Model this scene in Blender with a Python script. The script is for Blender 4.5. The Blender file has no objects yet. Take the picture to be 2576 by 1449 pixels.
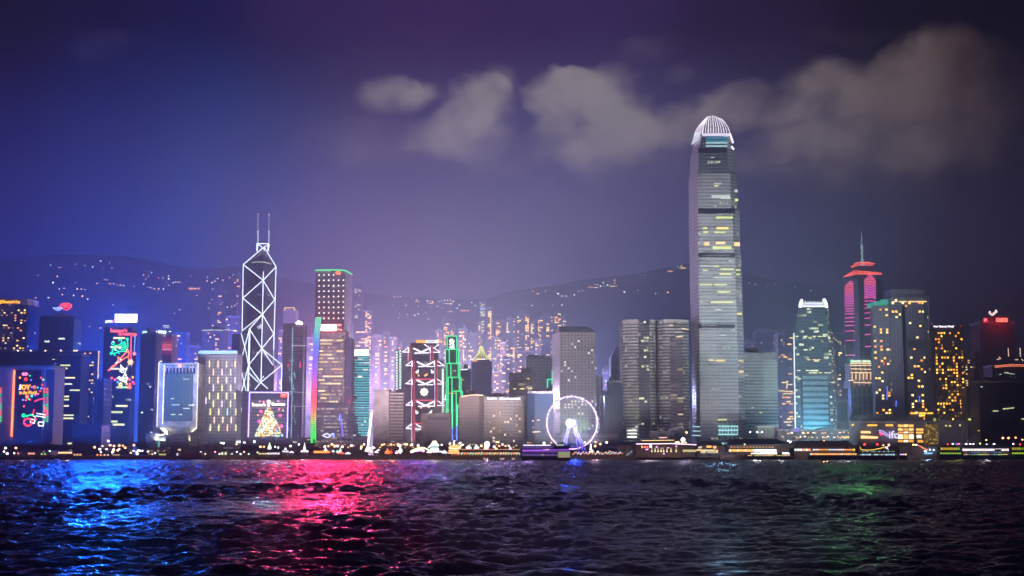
import bpy, math, random
import numpy as np
from mathutils import Vector, Matrix, noise as mnoise
random.seed(7); rng = np.random.default_rng(5)
scene = bpy.context.scene
C = scene.collection

# ------------------------------------------------------------------ camera
CAM_H = 8.0
FPX = 3474.0                      # focal length for a 2576 px wide picture
PITCH = math.atan(410 / FPX)
cam_data = bpy.data.cameras.new('camera')
cam_data.sensor_width = 36.0
cam_data.lens = 36.0 * FPX / 2576
cam_data.clip_start = 1.0
cam_data.clip_end = 20000
cam = bpy.data.objects.new('camera', cam_data)
C.objects.link(cam)
cam.location = (0, 0, CAM_H)
cam.rotation_euler = (math.radians(90) + PITCH, 0, 0)
scene.camera = cam

def ray(px, py):
    a = (px - 1288) / FPX; b = (724.5 - py) / FPX
    c, s = math.cos(PITCH), math.sin(PITCH)
    return (a, c - b * s, s + b * c)

def P(px, py, D):
    """the world point at distance D north of the camera seen in direction (px, py)"""
    dx, dy, dz = ray(px, py)
    t = D / dy
    return (dx * t, D, CAM_H + dz * t)

def srgb(r, g, b):
    f = lambda c: ((c / 255 + 0.055) / 1.055) ** 2.4 if c > 10 else c / 255 / 12.92
    return (f(r), f(g), f(b), 1.0)

# ------------------------------------------------------------------ render settings / exposure
vs = scene.view_settings
vs.view_transform = 'Standard'; vs.look = 'None'; vs.exposure = 0.08; vs.gamma = 1.0
cy = scene.cycles
cy.max_bounces = 5; cy.diffuse_bounces = 1; cy.glossy_bounces = 2; cy.transmission_bounces = 2
cy.volume_bounces = 0; cy.transparent_max_bounces = 4
cy.sample_clamp_indirect = 3.0
cy.use_denoising = True

# ------------------------------------------------------------------ world: night sky lit by the city
world = bpy.data.worlds.new('World'); scene.world = world; world.use_nodes = True
wt = world.node_tree; wt.nodes.clear()
class N:
    """small node helper"""
    def __init__(s, t): s.t = t
    def new(s, kind, **kw):
        n = s.t.nodes.new(kind)
        for k, v in kw.items(): setattr(n, k, v)
        return n
    def put(s, sock, v):
        if hasattr(v, 'is_output') or isinstance(v, bpy.types.NodeSocket): s.t.links.new(v, sock)
        else: sock.default_value = v
    def m(s, op, a, b=0.0, c=0.0, clamp=False):
        n = s.new('ShaderNodeMath', operation=op); n.use_clamp = clamp
        s.put(n.inputs[0], a); s.put(n.inputs[1], b); s.put(n.inputs[2], c)
        return n.outputs[0]
    def mix(s, f, a, b, mode='MIX'):
        n = s.new('ShaderNodeMix', data_type='RGBA', blend_type=mode)
        s.put(n.inputs[0], f); s.put(n.inputs[6], a); s.put(n.inputs[7], b)
        return n.outputs[2]
    def ramp(s, f, stops, interp='EASE'):
        n = s.new('ShaderNodeValToRGB'); r = n.color_ramp; r.interpolation = interp
        while len(r.elements) > 1: r.elements.remove(r.elements[-1])
        r.elements[0].position = stops[0][0]; r.elements[0].color = stops[0][1]
        for p, c in stops[1:]:
            e = r.elements.new(p); e.color = c
        s.put(n.inputs[0], f)
        return n.outputs[0]
W = N(wt)
tc = W.new('ShaderNodeTexCoord')
sep = W.new('ShaderNodeSeparateXYZ'); wt.links.new(tc.outputs['Generated'], sep.inputs[0])
ay = W.m('MAXIMUM', W.m('ABSOLUTE', sep.outputs[1]), 0.12)
U = W.m('DIVIDE', sep.outputs[0], ay)
V = W.m('DIVIDE', sep.outputs[2], ay)
cmb = W.new('ShaderNodeCombineXYZ'); W.put(cmb.inputs[0], U); W.put(cmb.inputs[1], V)
def wnoise(scale, detail=3.0, off=0.0, rough=0.55):
    mp = W.new('ShaderNodeMapping'); mp.inputs['Location'].default_value = (off, off * .7, 0)
    wt.links.new(cmb.outputs[0], mp.inputs[0])
    n = W.new('ShaderNodeTexNoise'); n.inputs['Scale'].default_value = scale
    n.inputs['Detail'].default_value = detail; n.inputs['Roughness'].default_value = rough
    wt.links.new(mp.outputs[0], n.inputs['Vector'])
    return n
n1 = wnoise(5, 3); sepn = W.new('ShaderNodeSeparateColor'); wt.links.new(n1.outputs['Color'], sepn.inputs[0])
# soft wandering of the colour borders
Uw = W.m('ADD', U, W.m('MULTIPLY', W.m('SUBTRACT', sepn.outputs[0], .5), .10))
Vw = W.m('ADD', V, W.m('MULTIPLY', W.m('SUBTRACT', sepn.outputs[1], .5), .06))
S = W.m('ADD', W.m('MULTIPLY', Uw, FPX / 2576), .5, clamp=True)      # 0..1 from west to east over the harbour view
def row(stops): return W.ramp(S, [(p, srgb(*c)) for p, c in stops])
r_top = row([(0, (0, 8, 46)), (.08, (0, 16, 76)), (.17, (16, 26, 96)), (.27, (58, 42, 108)), (.42, (72, 48, 112)), (.58, (60, 44, 100)), (.74, (42, 28, 66)), (.86, (14, 8, 24)), (1, (0, 0, 2))])
r_mid = row([(0, (2, 18, 112)), (.10, (2, 44, 146)), (.19, (4, 66, 162)), (.25, (36, 64, 150)), (.36, (78, 66, 134)), (.52, (78, 70, 136)), (.66, (72, 64, 122)), (.79, (54, 44, 80)), (.90, (28, 22, 34)), (1, (10, 7, 10))])
r_low = row([(0, (0, 24, 134)), (.10, (2, 62, 170)), (.19, (16, 82, 176)), (.25, (60, 82, 160)), (.33, (112, 96, 150)), (.42, (124, 112, 154)), (.52, (108, 104, 152)), (.66, (84, 84, 144)), (.76, (64, 60, 112)), (.86, (50, 40, 70)), (.95, (46, 26, 40)), (1, (36, 16, 26))])
r_hor = row([(0, (3, 26, 130)), (.09, (10, 66, 172)), (.19, (40, 84, 166)), (.25, (92, 88, 156)), (.33, (132, 112, 160)), (.42, (134, 122, 162)), (.52, (114, 110, 158)), (.66, (80, 86, 146)), (.76, (58, 58, 108)), (.86, (44, 38, 64)), (.95, (46, 20, 30)), (1, (36, 12, 20))])
def sstep(x, a, b):
    n = W.new('ShaderNodeMapRange'); n.interpolation_type = 'SMOOTHSTEP'
    W.put(n.inputs[0], x); n.inputs[1].default_value = a; n.inputs[2].default_value = b
    return n.outputs[0]
def uv(px, py):
    d = ray(px, py); return d[0] / d[1], d[2] / d[1]
sky = W.mix(sstep(Vw, uv(0, 1000)[1], uv(0, 700)[1]), r_hor, r_low)
sky = W.mix(sstep(Vw, uv(0, 720)[1], uv(0, 380)[1]), sky, r_mid)
sky = W.mix(sstep(Vw, uv(0, 380)[1], uv(0, 40)[1]), sky, r_top)
sky = W.mix(sstep(V, .38, .95), sky, srgb(10, 9, 22))     # darker overhead
# lit clouds: lobes in the direction of the sky, edges broken by noise
n2 = wnoise(17, 5, 3.1, .58); sep2 = W.new('ShaderNodeSeparateColor'); wt.links.new(n2.outputs['Color'], sep2.inputs[0])
n3 = wnoise(26, 6, 8.1, .62)
Uc = W.m('ADD', U, W.m('MULTIPLY', W.m('SUBTRACT', sep2.outputs[0], .5), .05))
Vc = W.m('ADD', V, W.m('MULTIPLY', W.m('SUBTRACT', sep2.outputs[1], .5), .042))
CLOUD = 1.0
lobes = [  # px, py, half width, half height, tilt, weight
    (992, 240, 62, 32, .10, .8), (1055, 232, 30, 16, .2, .4), (1190, 268, 88, 52, .75, 1.0), (1165, 340, 88, 44, .1, .8), (1243, 205, 34, 16, -.3, .85),
    (1382, 235, 42, 42, .5, .75), (1430, 196, 26, 16, 0, .6), (1490, 262, 92, 58, .2, .95), (1512, 356, 118, 50, .0, .85), (1660, 325, 150, 42, .1, .70),
    (1830, 262, 60, 30, .3, .55), (1700, 195, 30, 24, 0, .22), (1625, 130, 60, 26, .3, .16),
    (2010, 235, 110, 36, .45, .50), (2180, 245, 170, 62, .35, .75), (2330, 195, 130, 66, .45, .90), (2440, 150, 90, 44, 0, .55), (2290, 340, 180, 62, .1, .70),
    (2480, 300, 130, 76, -.3, .55), (2560, 240, 110, 50, .2, .5), (2060, 400, 160, 50, .0, .38), (900, 345, 130, 40, .1, .28), (1120, 400, 200, 36, .0, .25), (1700, 420, 220, 40, .0, .25), (2350, 430, 220, 50, .1, .30), (255, 108, 60, 34, .2, .30), (2150, 90, 90, 20, .0, .14)]
tot = None
for px, py, hw, hh, tilt, wgt in lobes:
    u0, v0 = uv(px, py); a, b = hw * 1.85 / FPX, hh * 1.85 / FPX
    du = W.m('SUBTRACT', Uc, u0); dv = W.m('SUBTRACT', Vc, v0)
    c, s_ = math.cos(tilt), math.sin(tilt)
    p = W.m('MULTIPLY_ADD', du, c / a, W.m('MULTIPLY', dv, s_ / a))
    q = W.m('MULTIPLY_ADD', dv, c / b, W.m('MULTIPLY', du, -s_ / b))
    d2 = W.m('ADD', W.m('MULTIPLY', p, p), W.m('MULTIPLY', q, q))
    e = W.m('MULTIPLY', W.m('SUBTRACT', 1.0, d2, clamp=True), wgt)
    tot = e if tot is None else W.m('SUBTRACT', W.m('ADD', tot, e), W.m('MULTIPLY', tot, e))
front = sstep(sep.outputs[1], 0.0, 0.3)
tot = W.m('MULTIPLY', tot, W.m('MULTIPLY_ADD', n3.outputs[0], 2.3, -.2))
tot = W.m('MULTIPLY', sstep(tot, .0, 1.0), front)
cloudcol = row([(0, (70, 80, 165)), (.15, (110, 95, 160)), (.4, (186, 172, 182)), (.6, (180, 170, 174)), (.75, (166, 150, 150)), (.88, (134, 116, 112)), (.96, (90, 72, 66)), (1, (54, 42, 38))])
sky = W.mix(W.m('MULTIPLY', tot, .92), sky, cloudcol)
n4 = wnoise(3.2, 4, 1.7, .6)
sky = W.mix(1.0, sky, W.ramp(n4.outputs[0], [(0.25, (.72, .72, .74, 1)), (.75, (1.22, 1.2, 1.2, 1))]), 'MULTIPLY')
# behind the camera: the faint glow of the near shore
sky = W.mix(sstep(sep.outputs[1], -.25, .05), srgb(34, 34, 48), sky)
nish = W.new('ShaderNodeTexSky'); nish.sky_type = 'NISHITA'; nish.sun_disc = False
nish.sun_elevation = math.radians(-4); nish.sun_rotation = math.radians(180)
bgA = W.new('ShaderNodeBackground'); bgA.inputs[1].default_value = SKY_GAIN = .94; W.put(bgA.inputs[0], sky)
bgB = W.new('ShaderNodeBackground'); bgB.inputs[1].default_value = 0.05; W.put(bgB.inputs[0], nish.outputs[0])
ad = W.new('ShaderNodeAddShader'); wt.links.new(bgA.outputs[0], ad.inputs[0]); wt.links.new(bgB.outputs[0], ad.inputs[1])
wo = W.new('ShaderNodeOutputWorld'); wt.links.new(ad.outputs[0], wo.inputs[0])

# broad soft light from the lit shore behind the camera
sun_d = bpy.data.lights.new('city_glow', 'SUN'); sun_d.energy = 0.05; sun_d.angle = math.radians(25)
sun_d.color = (.90, .88, 1.0)
sun = bpy.data.objects.new('city_glow', sun_d); C.objects.link(sun)
sun.rotation_euler = (math.radians(68), 0, math.radians(-24))

# ------------------------------------------------------------------ materials
def mat(name, col=(.3, .3, .3, 1), rough=.7, emit=None, strength=0.0, metal=0.0, noise=None):
    m = bpy.data.materials.new(name); m.use_nodes = True
    b = m.node_tree.nodes['Principled BSDF']
    if len(col) == 3: col = (*col, 1)
    b.inputs['Base Color'].default_value = col; b.inputs['Roughness'].default_value = rough
    b.inputs['Metallic'].default_value = metal
    if emit:
        b.inputs['Emission Color'].default_value = emit if len(emit) == 4 else (*emit, 1)
        b.inputs['Emission Strength'].default_value = strength
    if noise:
        h = N(m.node_tree)
        t = h.new('ShaderNodeTexCoord'); n = h.new('ShaderNodeTexNoise'); n.inputs['Scale'].default_value = noise; n.inputs['Detail'].default_value = 4
        m.node_tree.links.new(t.outputs['Object'], n.inputs['Vector'])
        c2 = tuple(x * .55 for x in col[:3]) + (1,); c3 = tuple(min(1, x * 1.35) for x in col[:3]) + (1,)
        h.put(b.inputs['Base Color'], h.ramp(n.outputs[0], [(.3, c2), (.7, c3)], 'LINEAR'))
    m.cycles.emission_sampling = 'NONE'
    return m
_glow = {}
def glow(r, g, b, s=3.0):
    k = (r, g, b, s)
    if k not in _glow:
        _glow[k] = mat('light_%d_%d_%d' % (r, g, b), (.05, .05, .05), .5, srgb(r, g, b), s * 1.6)
    return _glow[k]

# facade group: window grid in metres from the wall's own UV
fg = bpy.data.node_groups.new('facade', 'ShaderNodeTree'); F = N(fg)
def gin(n, t, d):
    s = fg.interface.new_socket(n, in_out='INPUT', socket_type=t); s.default_value = d
for n, t, d in [('W', 'NodeSocketFloat', 3), ('H', 'NodeSocketFloat', 3.6), ('ww', 'NodeSocketFloat', .6), ('wh', 'NodeSocketFloat', .5), ('seed', 'NodeSocketFloat', 0),
                ('p', 'NodeSocketFloat', .1), ('k', 'NodeSocketFloat', 1), ('wall', 'NodeSocketColor', (.3, .3, .3, 1)), ('glass', 'NodeSocketColor', (.02, .03, .05, 1)),
                ('litA', 'NodeSocketColor', (1, .7, .4, 1)), ('litB', 'NodeSocketColor', (1, .9, .7, 1)), ('gain', 'NodeSocketFloat', 1.5), ('rib', 'NodeSocketFloat', 0), ('rowp', 'NodeSocketFloat', 0)]: gin(n, t, d)
fg.interface.new_socket('shader', in_out='OUTPUT', socket_type='NodeSocketShader')
gi = F.new('NodeGroupInput'); go = F.new('NodeGroupOutput'); I = gi.outputs
uvn = F.new('ShaderNodeUVMap'); su = F.new('ShaderNodeSeparateXYZ'); fg.links.new(uvn.outputs[0], su.inputs[0])
fu = F.m('DIVIDE', su.outputs[0], I['W']); fv = F.m('DIVIDE', su.outputs[1], I['H'])
cu = F.m('FLOOR', fu); cv = F.m('FLOOR', fv)
mu = F.m('LESS_THAN', F.m('ABSOLUTE', F.m('SUBTRACT', F.m('FRACT', fu), .5)), F.m('MULTIPLY', I['ww'], .5))
mv = F.m('LESS_THAN', F.m('ABSOLUTE', F.m('SUBTRACT', F.m('FRACT', fv), .5)), F.m('MULTIPLY', I['wh'], .5))
win = F.m('MULTIPLY', mu, mv)
def wn(a, b, c):
    cm = F.new('ShaderNodeCombineXYZ'); F.put(cm.inputs[0], a); F.put(cm.inputs[1], b); F.put(cm.inputs[2], c)
    n = F.new('ShaderNodeTexWhiteNoise'); n.noise_dimensions = '3D'; fg.links.new(cm.outputs[0], n.inputs['Vector'])
    return n
cuk = F.m('FLOOR', F.m('DIVIDE', F.m('ADD', cu, F.m('MULTIPLY', F.m('MODULO', cv, 3.0), .37)), I['k']))
r1 = wn(cuk, cv, I['seed']); r2 = wn(cu, cv, F.m('ADD', I['seed'], 17.3)); r3 = wn(3.0, cv, F.m('ADD', I['seed'], 5.1))
lit = F.m('LESS_THAN', r1.outputs[0], I['p'])
lit = F.m('MAXIMUM', lit, F.m('LESS_THAN', r3.outputs[0], I['rowp']))
lit = F.m('MULTIPLY', lit, F.m('GREATER_THAN', r2.outputs[0], .12))
lc = F.mix(r2.outputs[0], I['litA'], I['litB'])
ls = F.m('MULTIPLY', F.m('MULTIPLY', lit, win), F.m('MULTIPLY', I['gain'], F.m('MULTIPLY_ADD', F.m('POWER', r2.outputs[0], 2.0), 1.6, .35)))
cmn = F.new('ShaderNodeTexNoise'); cmn.inputs['Scale'].default_value = .05; cmn.inputs['Detail'].default_value = 5; fg.links.new(uvn.outputs[0], cmn.inputs['Vector'])
stain = F.m('MULTIPLY_ADD', cmn.outputs[0], .7, .62)
wallc = F.mix(1.0, I['wall'], F.mix(0.0, F.ramp(stain, [(0, (0, 0, 0, 1)), (1, (1, 1, 1, 1))], 'LINEAR'), (1, 1, 1, 1)), 'MULTIPLY')
gl = F.mix(F.m('MULTIPLY', r2.outputs[0], .6), I['glass'], F.mix(.5, I['glass'], I['wall']))
bc = F.mix(win, wallc, gl)
bs = F.new('ShaderNodeBsdfPrincipled'); fg.links.new(bc, bs.inputs['Base Color'])
F.put(bs.inputs['Roughness'], F.m('MULTIPLY_ADD', win, -.45, .75))
fg.links.new(lc, bs.inputs['Emission Color']); F.put(bs.inputs['Emission Strength'], ls)
fg.links.new(bs.outputs[0], go.inputs[0])
_fac = {}
def fac(name, W=3.2, H=3.6, ww=.6, wh=.5, wall=(.3, .3, .3), glass=(.015, .02, .035), p=.06, k=1, A=(255, 170, 80), B=(255, 225, 160), gain=1.6, rowp=0.0, seed=None):
    m = bpy.data.materials.new(name); m.use_nodes = True; t = m.node_tree; t.nodes.clear()
    g = t.nodes.new('ShaderNodeGroup'); g.node_tree = fg; o = t.nodes.new('ShaderNodeOutputMaterial')
    t.links.new(g.outputs[0], o.inputs[0])
    wall = tuple(min(.72, c * 1.4) for c in wall)
    v = dict(W=W, H=H, ww=ww, wh=wh, seed=seed if seed is not None else len(bpy.data.materials) * 3.7, p=p, k=k, wall=(*wall, 1), glass=(*glass, 1), litA=srgb(*A), litB=srgb(*B), gain=gain, rowp=rowp)
    for a, b in v.items(): g.inputs[a].default_value = b
    m.cycles.emission_sampling = 'NONE'
    return m

# ------------------------------------------------------------------ mesh helpers (all in world metres)
class MB:
    def __init__(s): s.v = []; s.f = []; s.uv = []
    def face(s, pts, uvs=None):
        n = len(s.v); s.v += [tuple(p) for p in pts]; s.f.append(list(range(n, n + len(pts))))
        if uvs is None:
            a = Vector(pts[0]); uvs = []
            nrm = (Vector(pts[1]) - a).cross(Vector(pts[2]) - a)
            for p in pts:
                if abs(nrm.z) > .7 * nrm.length: uvs.append((p[0], p[1]))
                elif abs(nrm.x) > abs(nrm.y): uvs.append((p[1], p[2]))
                else: uvs.append((p[0], p[2]))
        s.uv += list(uvs)
    def prism(s, poly, z0, z1, top=None, cap=True, u0=0.0):
        """vertical prism over a footprint (counter-clockwise seen from above); top = scaled footprint"""
        top = top or poly; n = len(poly); u = u0
        for i in range(n):
            a, b = poly[i], poly[(i + 1) % n]; c, d = top[(i + 1) % n], top[i]
            L = math.hypot(b[0] - a[0], b[1] - a[1])
            s.face([(*a, z0), (*b, z0), (*c, z1), (*d, z1)], [(u, z0), (u + L, z0), (u + L, z1), (u, z1)]); u += L
        if cap: s.face([(*p, z1) for p in top], [(0, 0)] * n)
        return s
    def box(s, x0, x1, y0, y1, z0, z1):
        s.prism([(x0, y0), (x1, y0), (x1, y1), (x0, y1)], z0, z1)
        s.face([(x0, y1, z0), (x1, y1, z0), (x1, y0, z0), (x0, y0, z0)])
        return s
    def tube(s, a, b, r, n=6):
        a, b = Vector(a), Vector(b); d = (b - a)
        if d.length < 1e-6: return s
        d.normalize(); e = d.cross(Vector((0, 1, 0)) if abs(d.y) < .9 else Vector((1, 0, 0))).normalized(); g = d.cross(e)
        ra = [a + (e * math.cos(t) + g * math.sin(t)) * r for t in [2 * math.pi * i / n for i in range(n)]]
        rb = [p + (b - a) for p in ra]
        for i in range(n): s.face([ra[i], ra[(i + 1) % n], rb[(i + 1) % n], rb[i]], [(0, 0)] * 4)
        s.face(ra[::-1], [(0, 0)] * n); s.face(rb, [(0, 0)] * n)
        return s
    def line(s, pts, r, n=5):
        for a, b in zip(pts, pts[1:]): s.tube(a, b, r, n)
        return s
    def lathe(s, prof, cx, cy, n=12, axis='z'):
        for (r0, z0), (r1, z1) in zip(prof, prof[1:]):
            for i in range(n):
                t0, t1 = 2 * math.pi * i / n, 2 * math.pi * (i + 1) / n
                q = [(cx + r0 * math.cos(t0), cy + r0 * math.sin(t0), z0), (cx + r0 * math.cos(t1), cy + r0 * math.sin(t1), z0),
                     (cx + r1 * math.cos(t1), cy + r1 * math.sin(t1), z1), (cx + r1 * math.cos(t0), cy + r1 * math.sin(t0), z1)]
                s.face(q, [(r0 * t0, z0), (r0 * t1, z0), (r0 * t1, z1), (r0 * t0, z1)])
        return s
    def disc(s, cx, y0, y1, cz, r, n=20):
        """short cylinder whose axis runs north-south"""
        p = [(cx + r * math.cos(2 * math.pi * i / n), cz + r * math.sin(2 * math.pi * i / n)) for i in range(n)]
        s.face([(a, y0, b) for a, b in p]); s.face([(a, y1, b) for a, b in p[::-1]])
        for i in range(n):
            a, b = p[i], p[(i + 1) % n]; s.face([(a[0], y0, a[1]), (a[0], y1, a[1]), (b[0], y1, b[1]), (b[0], y0, b[1])], [(0, 0)] * 4)
        return s
    def mesh(s, name, off=(0, 0, 0)):
        me = bpy.data.meshes.new(name)
        me.from_pydata([(v[0] - off[0], v[1] - off[1], v[2] - off[2]) for v in s.v], [], s.f)
        l = me.uv_layers.new(name='UVMap'); l.data.foreach_set('uv', [c for q in s.uv for c in q])
        return me

def world_loc(o):
    l = Vector(o.location); p = o.parent
    while p: l += Vector(p.location); p = p.parent
    return l
def put(name, mb, m, parent=None, off=None, label=None):
    """link a builder as ONE mesh object, origin at its parent's origin (or at off)"""
    base = world_loc(parent) if parent else Vector(off or (0, 0, 0))
    me = mb.mesh(name, base) if isinstance(mb, MB) else mb
    if m: me.materials.append(m)
    o = bpy.data.objects.new(name, me); C.objects.link(o)
    if parent: o.parent = parent
    else: o.location = base
    if label: o['label'] = label
    return o
def tag(o, label=None, cat=None, group=None, kind=None):
    if label: o['label'] = label
    if cat: o['category'] = cat
    if group: o['group'] = group
    if kind: o['kind'] = kind
    return o
def thing(name, label, cat, loc, group=None):
    o = bpy.data.objects.new(name, None); o.empty_display_size = 2; C.objects.link(o); o.location = loc
    return tag(o, label, cat, group)
def copy_tree(o, parent=None):
    c = o.copy(); C.objects.link(c); c.parent = parent
    for ch in [x for x in bpy.data.objects if x.parent == o]: copy_tree(ch, c)
    return c

GZ = 3.2     # level of the promenade and streets
SHORE = 1306.0
# ------------------------------------------------------------------ water, ground, hills
def water_mesh():
    nr, ncl = 620, 1300
    q = np.linspace(CAM_H / 58.0, CAM_H / (SHORE - .5), nr); Y = CAM_H / q
    u = np.linspace(-.47, .47, ncl)
    Yg = np.repeat(Y[:, None], ncl, 1); X = Yg * u[None, :]
    Z = np.zeros_like(X)
    mod = np.ones_like(X)
    for i in range(6):
        lam = rng.uniform(25, 90); th = rng.uniform(0, math.pi); k = 2 * math.pi / lam
        mod += .16 * np.sin(k * (X * math.cos(th) + Yg * math.sin(th) * .6) + rng.uniform(0, 6.28))
    for i in range(72):
        lam = math.exp(rng.uniform(math.log(.55), math.log(13))); k = 2 * math.pi / lam
        th = math.pi / 2 + rng.normal(0, .6)
        A = .050 * lam / (2 * math.pi) * (1.0 if lam < 4 else .8)
        ph = k * (X * math.cos(th) + Yg * math.sin(th)) + rng.uniform(0, 6.28)
        s = np.sin(ph)
        Z += A * (s + .25 * np.cos(2 * ph))
    Z *= mod * (1 + 1.0 * np.clip((Yg - 170) / 400, 0, 1))      # the open channel is rougher than the near water
    Z *= np.clip((SHORE - Yg) / 60, 0.15, 1)
    co = np.stack([X, Yg, Z], -1).reshape(-1, 3)
    idx = np.arange(nr * ncl).reshape(nr, ncl)
    # rows run from near to far: counter-clockwise seen from above
    f = np.stack([idx[:-1, :-1], idx[:-1, 1:], idx[1:, 1:], idx[1:, :-1]], -1).reshape(-1, 4)
    # flat sheets around the wave field
    y0, y1, w = 58.0, SHORE - .5, .47
    ex = np.array([(-6000, -3000, 0), (6000, -3000, 0), (6000, y0, 0), (w * y0, y0, 0), (-w * y0, y0, 0), (-6000, y0, 0), (6000, y1, 0), (w * y1, y1, 0), (-w * y1, y1, 0), (-6000, y1, 0)], float)
    n0 = len(co); co = np.concatenate([co, ex])
    extra = [[0, 1, 2, 3, 4, 5], [3, 2, 6, 7], [5, 4, 8, 9]]
    loops = np.concatenate([f.reshape(-1)] + [np.array(e) + n0 for e in extra])
    sizes = np.concatenate([np.full(len(f), 4), [len(e) for e in extra]])
    me = bpy.data.meshes.new('water'); me.vertices.add(len(co)); me.vertices.foreach_set('co', co.ravel())
    me.loops.add(len(loops)); me.loops.foreach_set('vertex_index', loops.astype(np.int32))
    me.polygons.add(len(sizes)); me.polygons.foreach_set('loop_start', np.concatenate([[0], np.cumsum(sizes)[:-1]]).astype(np.int32))
    me.update(calc_edges=True)
    me.polygons.foreach_set('use_smooth', np.ones(len(sizes), bool))
    return me
wm = bpy.data.materials.new('harbour_water'); wm.use_nodes = True; h = N(wm.node_tree)
b = wm.node_tree.nodes['Principled BSDF']; b.inputs['Base Color'].default_value = (.002, .006, .018, 1); b.inputs['Roughness'].default_value = .13; b.inputs['IOR'].default_value = 1.33
t = h.new('ShaderNodeTexCoord'); mp = h.new('ShaderNodeMapping'); mp.inputs['Scale'].default_value = (.5, 1.0, 1); wm.node_tree.links.new(t.outputs['Object'], mp.inputs[0])
na = h.new('ShaderNodeTexNoise'); na.inputs['Scale'].default_value = 1.9; na.inputs['Detail'].default_value = 5; na.inputs['Roughness'].default_value = .6; wm.node_tree.links.new(mp.outputs[0], na.inputs['Vector'])
nb = h.new('ShaderNodeTexNoise'); nb.inputs['Scale'].default_value = .16; nb.inputs['Detail'].default_value = 3; wm.node_tree.links.new(mp.outputs[0], nb.inputs['Vector'])
bp = h.new('ShaderNodeBump'); bp.inputs['Strength'].default_value = 1.0; bp.inputs['Distance'].default_value = .4
h.put(bp.inputs['Height'], h.m('MULTIPLY_ADD', nb.outputs[0], 3.0, na.outputs[0])); wm.node_tree.links.new(bp.outputs[0], b.inputs['Normal'])
# out in the channel the ripples are finer than one can see: they become gloss, not relief
so = h.new('ShaderNodeSeparateXYZ'); wm.node_tree.links.new(t.outputs['Object'], so.inputs[0])
mr = h.new('ShaderNodeMapRange'); mr.inputs[1].default_value = 110; mr.inputs[2].default_value = 620; h.put(mr.inputs[0], so.outputs[1])
h.put(b.inputs['Roughness'], h.m('MULTIPLY_ADD', mr.outputs[0], .26, .15)); h.put(bp.inputs['Strength'], h.m('MULTIPLY_ADD', mr.outputs[0], -.5, 1.0))
wmesh = water_mesh(); wmesh.materials.append(wm)
wobj = bpy.data.objects.new('water', wmesh); C.objects.link(wobj); tag(wobj, 'dark choppy harbour water with coloured reflections', kind='structure')

# ridge of the hills behind the city (direction, height as seen)
RD = 3250.0
ridge_px = [(-900, 800), (-400, 720), (0, 652), (150, 636), (300, 645), (450, 672), (600, 676), (700, 698), (900, 733), (1000, 743), (1200, 750), (1300, 731), (1400, 722), (1500, 702), (1600, 686), (1700, 664), (1770, 652), (1850, 668), (1900, 692), (2000, 712), (2100, 728), (2250, 770), (2400, 840), (2576, 905), (2900, 960), (3600, 1000)]
rx = [P(px, py, RD)[0] for px, py in ridge_px]; rz = [P(px, py, RD)[2] for px, py in ridge_px]
def hill(x, y):
    zr = np.interp(x * RD / max(y, 1800.0) if y < RD else x, rx, rz)
    if y <= 1980: return GZ - 1
    t = (y - 1980) / (RD - 1980)
    if t <= 1: s = t * t * (3 - 2 * t) * .55 + t * .45
    else: s = max(0.0, 1 - (t - 1) * 1.6)
    w = mnoise.noise(Vector((x * .004, y * .004, 0))) * 26 + mnoise.noise(Vector((x * .013, y * .013, 4))) * 9
    return GZ - 1 + (zr - GZ) * s + w * min(1, t * 2) * (1 - .6 * min(1, t))
def hill_hit(px, py):
    d = ray(px, py); y = 2000.0
    while y < 3400:
        z = CAM_H + d[2] / d[1] * y
        if hill(d[0] / d[1] * y, y) >= z: return (d[0] / d[1] * y, y, z)
        y += 8
    return None
ys = np.linspace(1960, 4300, 118); xs = np.linspace(-2600, 2600, 260)
hv = [(x, y, hill(x, y)) for y in ys for x in xs]; n = len(xs)
hf = [[j * n + i, j * n + i + 1, (j + 1) * n + i + 1, (j + 1) * n + i] for j in range(len(ys) - 1) for i in range(n - 1)]
hm = bpy.data.meshes.new('hills'); hm.from_pydata(hv, [], hf); hm.polygons.foreach_set('use_smooth', [True] * len(hf))
hm.materials.append(mat('wooded_hillside', (.03, .045, .03), .95, noise=.02))
ho = bpy.data.objects.new('hills', hm); C.objects.link(ho); tag(ho, 'dark wooded hillside fading into low cloud behind the city', kind='structure')

g = MB(); g.face([(-6000, SHORE, GZ), (6000, SHORE, GZ), (6000, 9000, GZ), (-6000, 9000, GZ)])
tag(put('ground', g, mat('street_asphalt', (.06, .06, .065), .85, noise=.05)), 'dark paved ground of the far shore', kind='structure')
g = MB(); g.box(-3000, 3000, SHORE - 1.2, SHORE - .02, -3, GZ - .35).box(-3000, 3000, SHORE - .9, SHORE + .6, GZ - .35, GZ + .45)
for i in range(220): g.box(-1100 + i * 10, -1100 + i * 10 + 1.1, SHORE - 1.8, SHORE - 1.2, -3, GZ - .5)
tag(put('seawall', g, mat('seawall_concrete', (.16, .15, .15), .9, noise=.4)), 'long dark concrete seawall at the edge of the far shore', 'seawall')

# haze over the whole harbour
hz = MB(); hz.box(-3400, 3400, -260, 4600, -4, 485)
hzm = bpy.data.materials.new('haze'); hzm.use_nodes = True; tt = hzm.node_tree; tt.nodes.clear()
pv = tt.nodes.new('ShaderNodeVolumePrincipled'); pv.inputs['Color'].default_value = (.58, .68, .86, 1); pv.inputs['Density'].default_value = HAZE = .0005
pv.inputs['Anisotropy'].default_value = -.1
oo = tt.nodes.new('ShaderNodeOutputMaterial'); tt.links.new(pv.outputs[0], oo.inputs['Volume'])
tag(put('haze', hz, hzm), 'thin bright haze over the harbour and city', kind='stuff')
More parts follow.
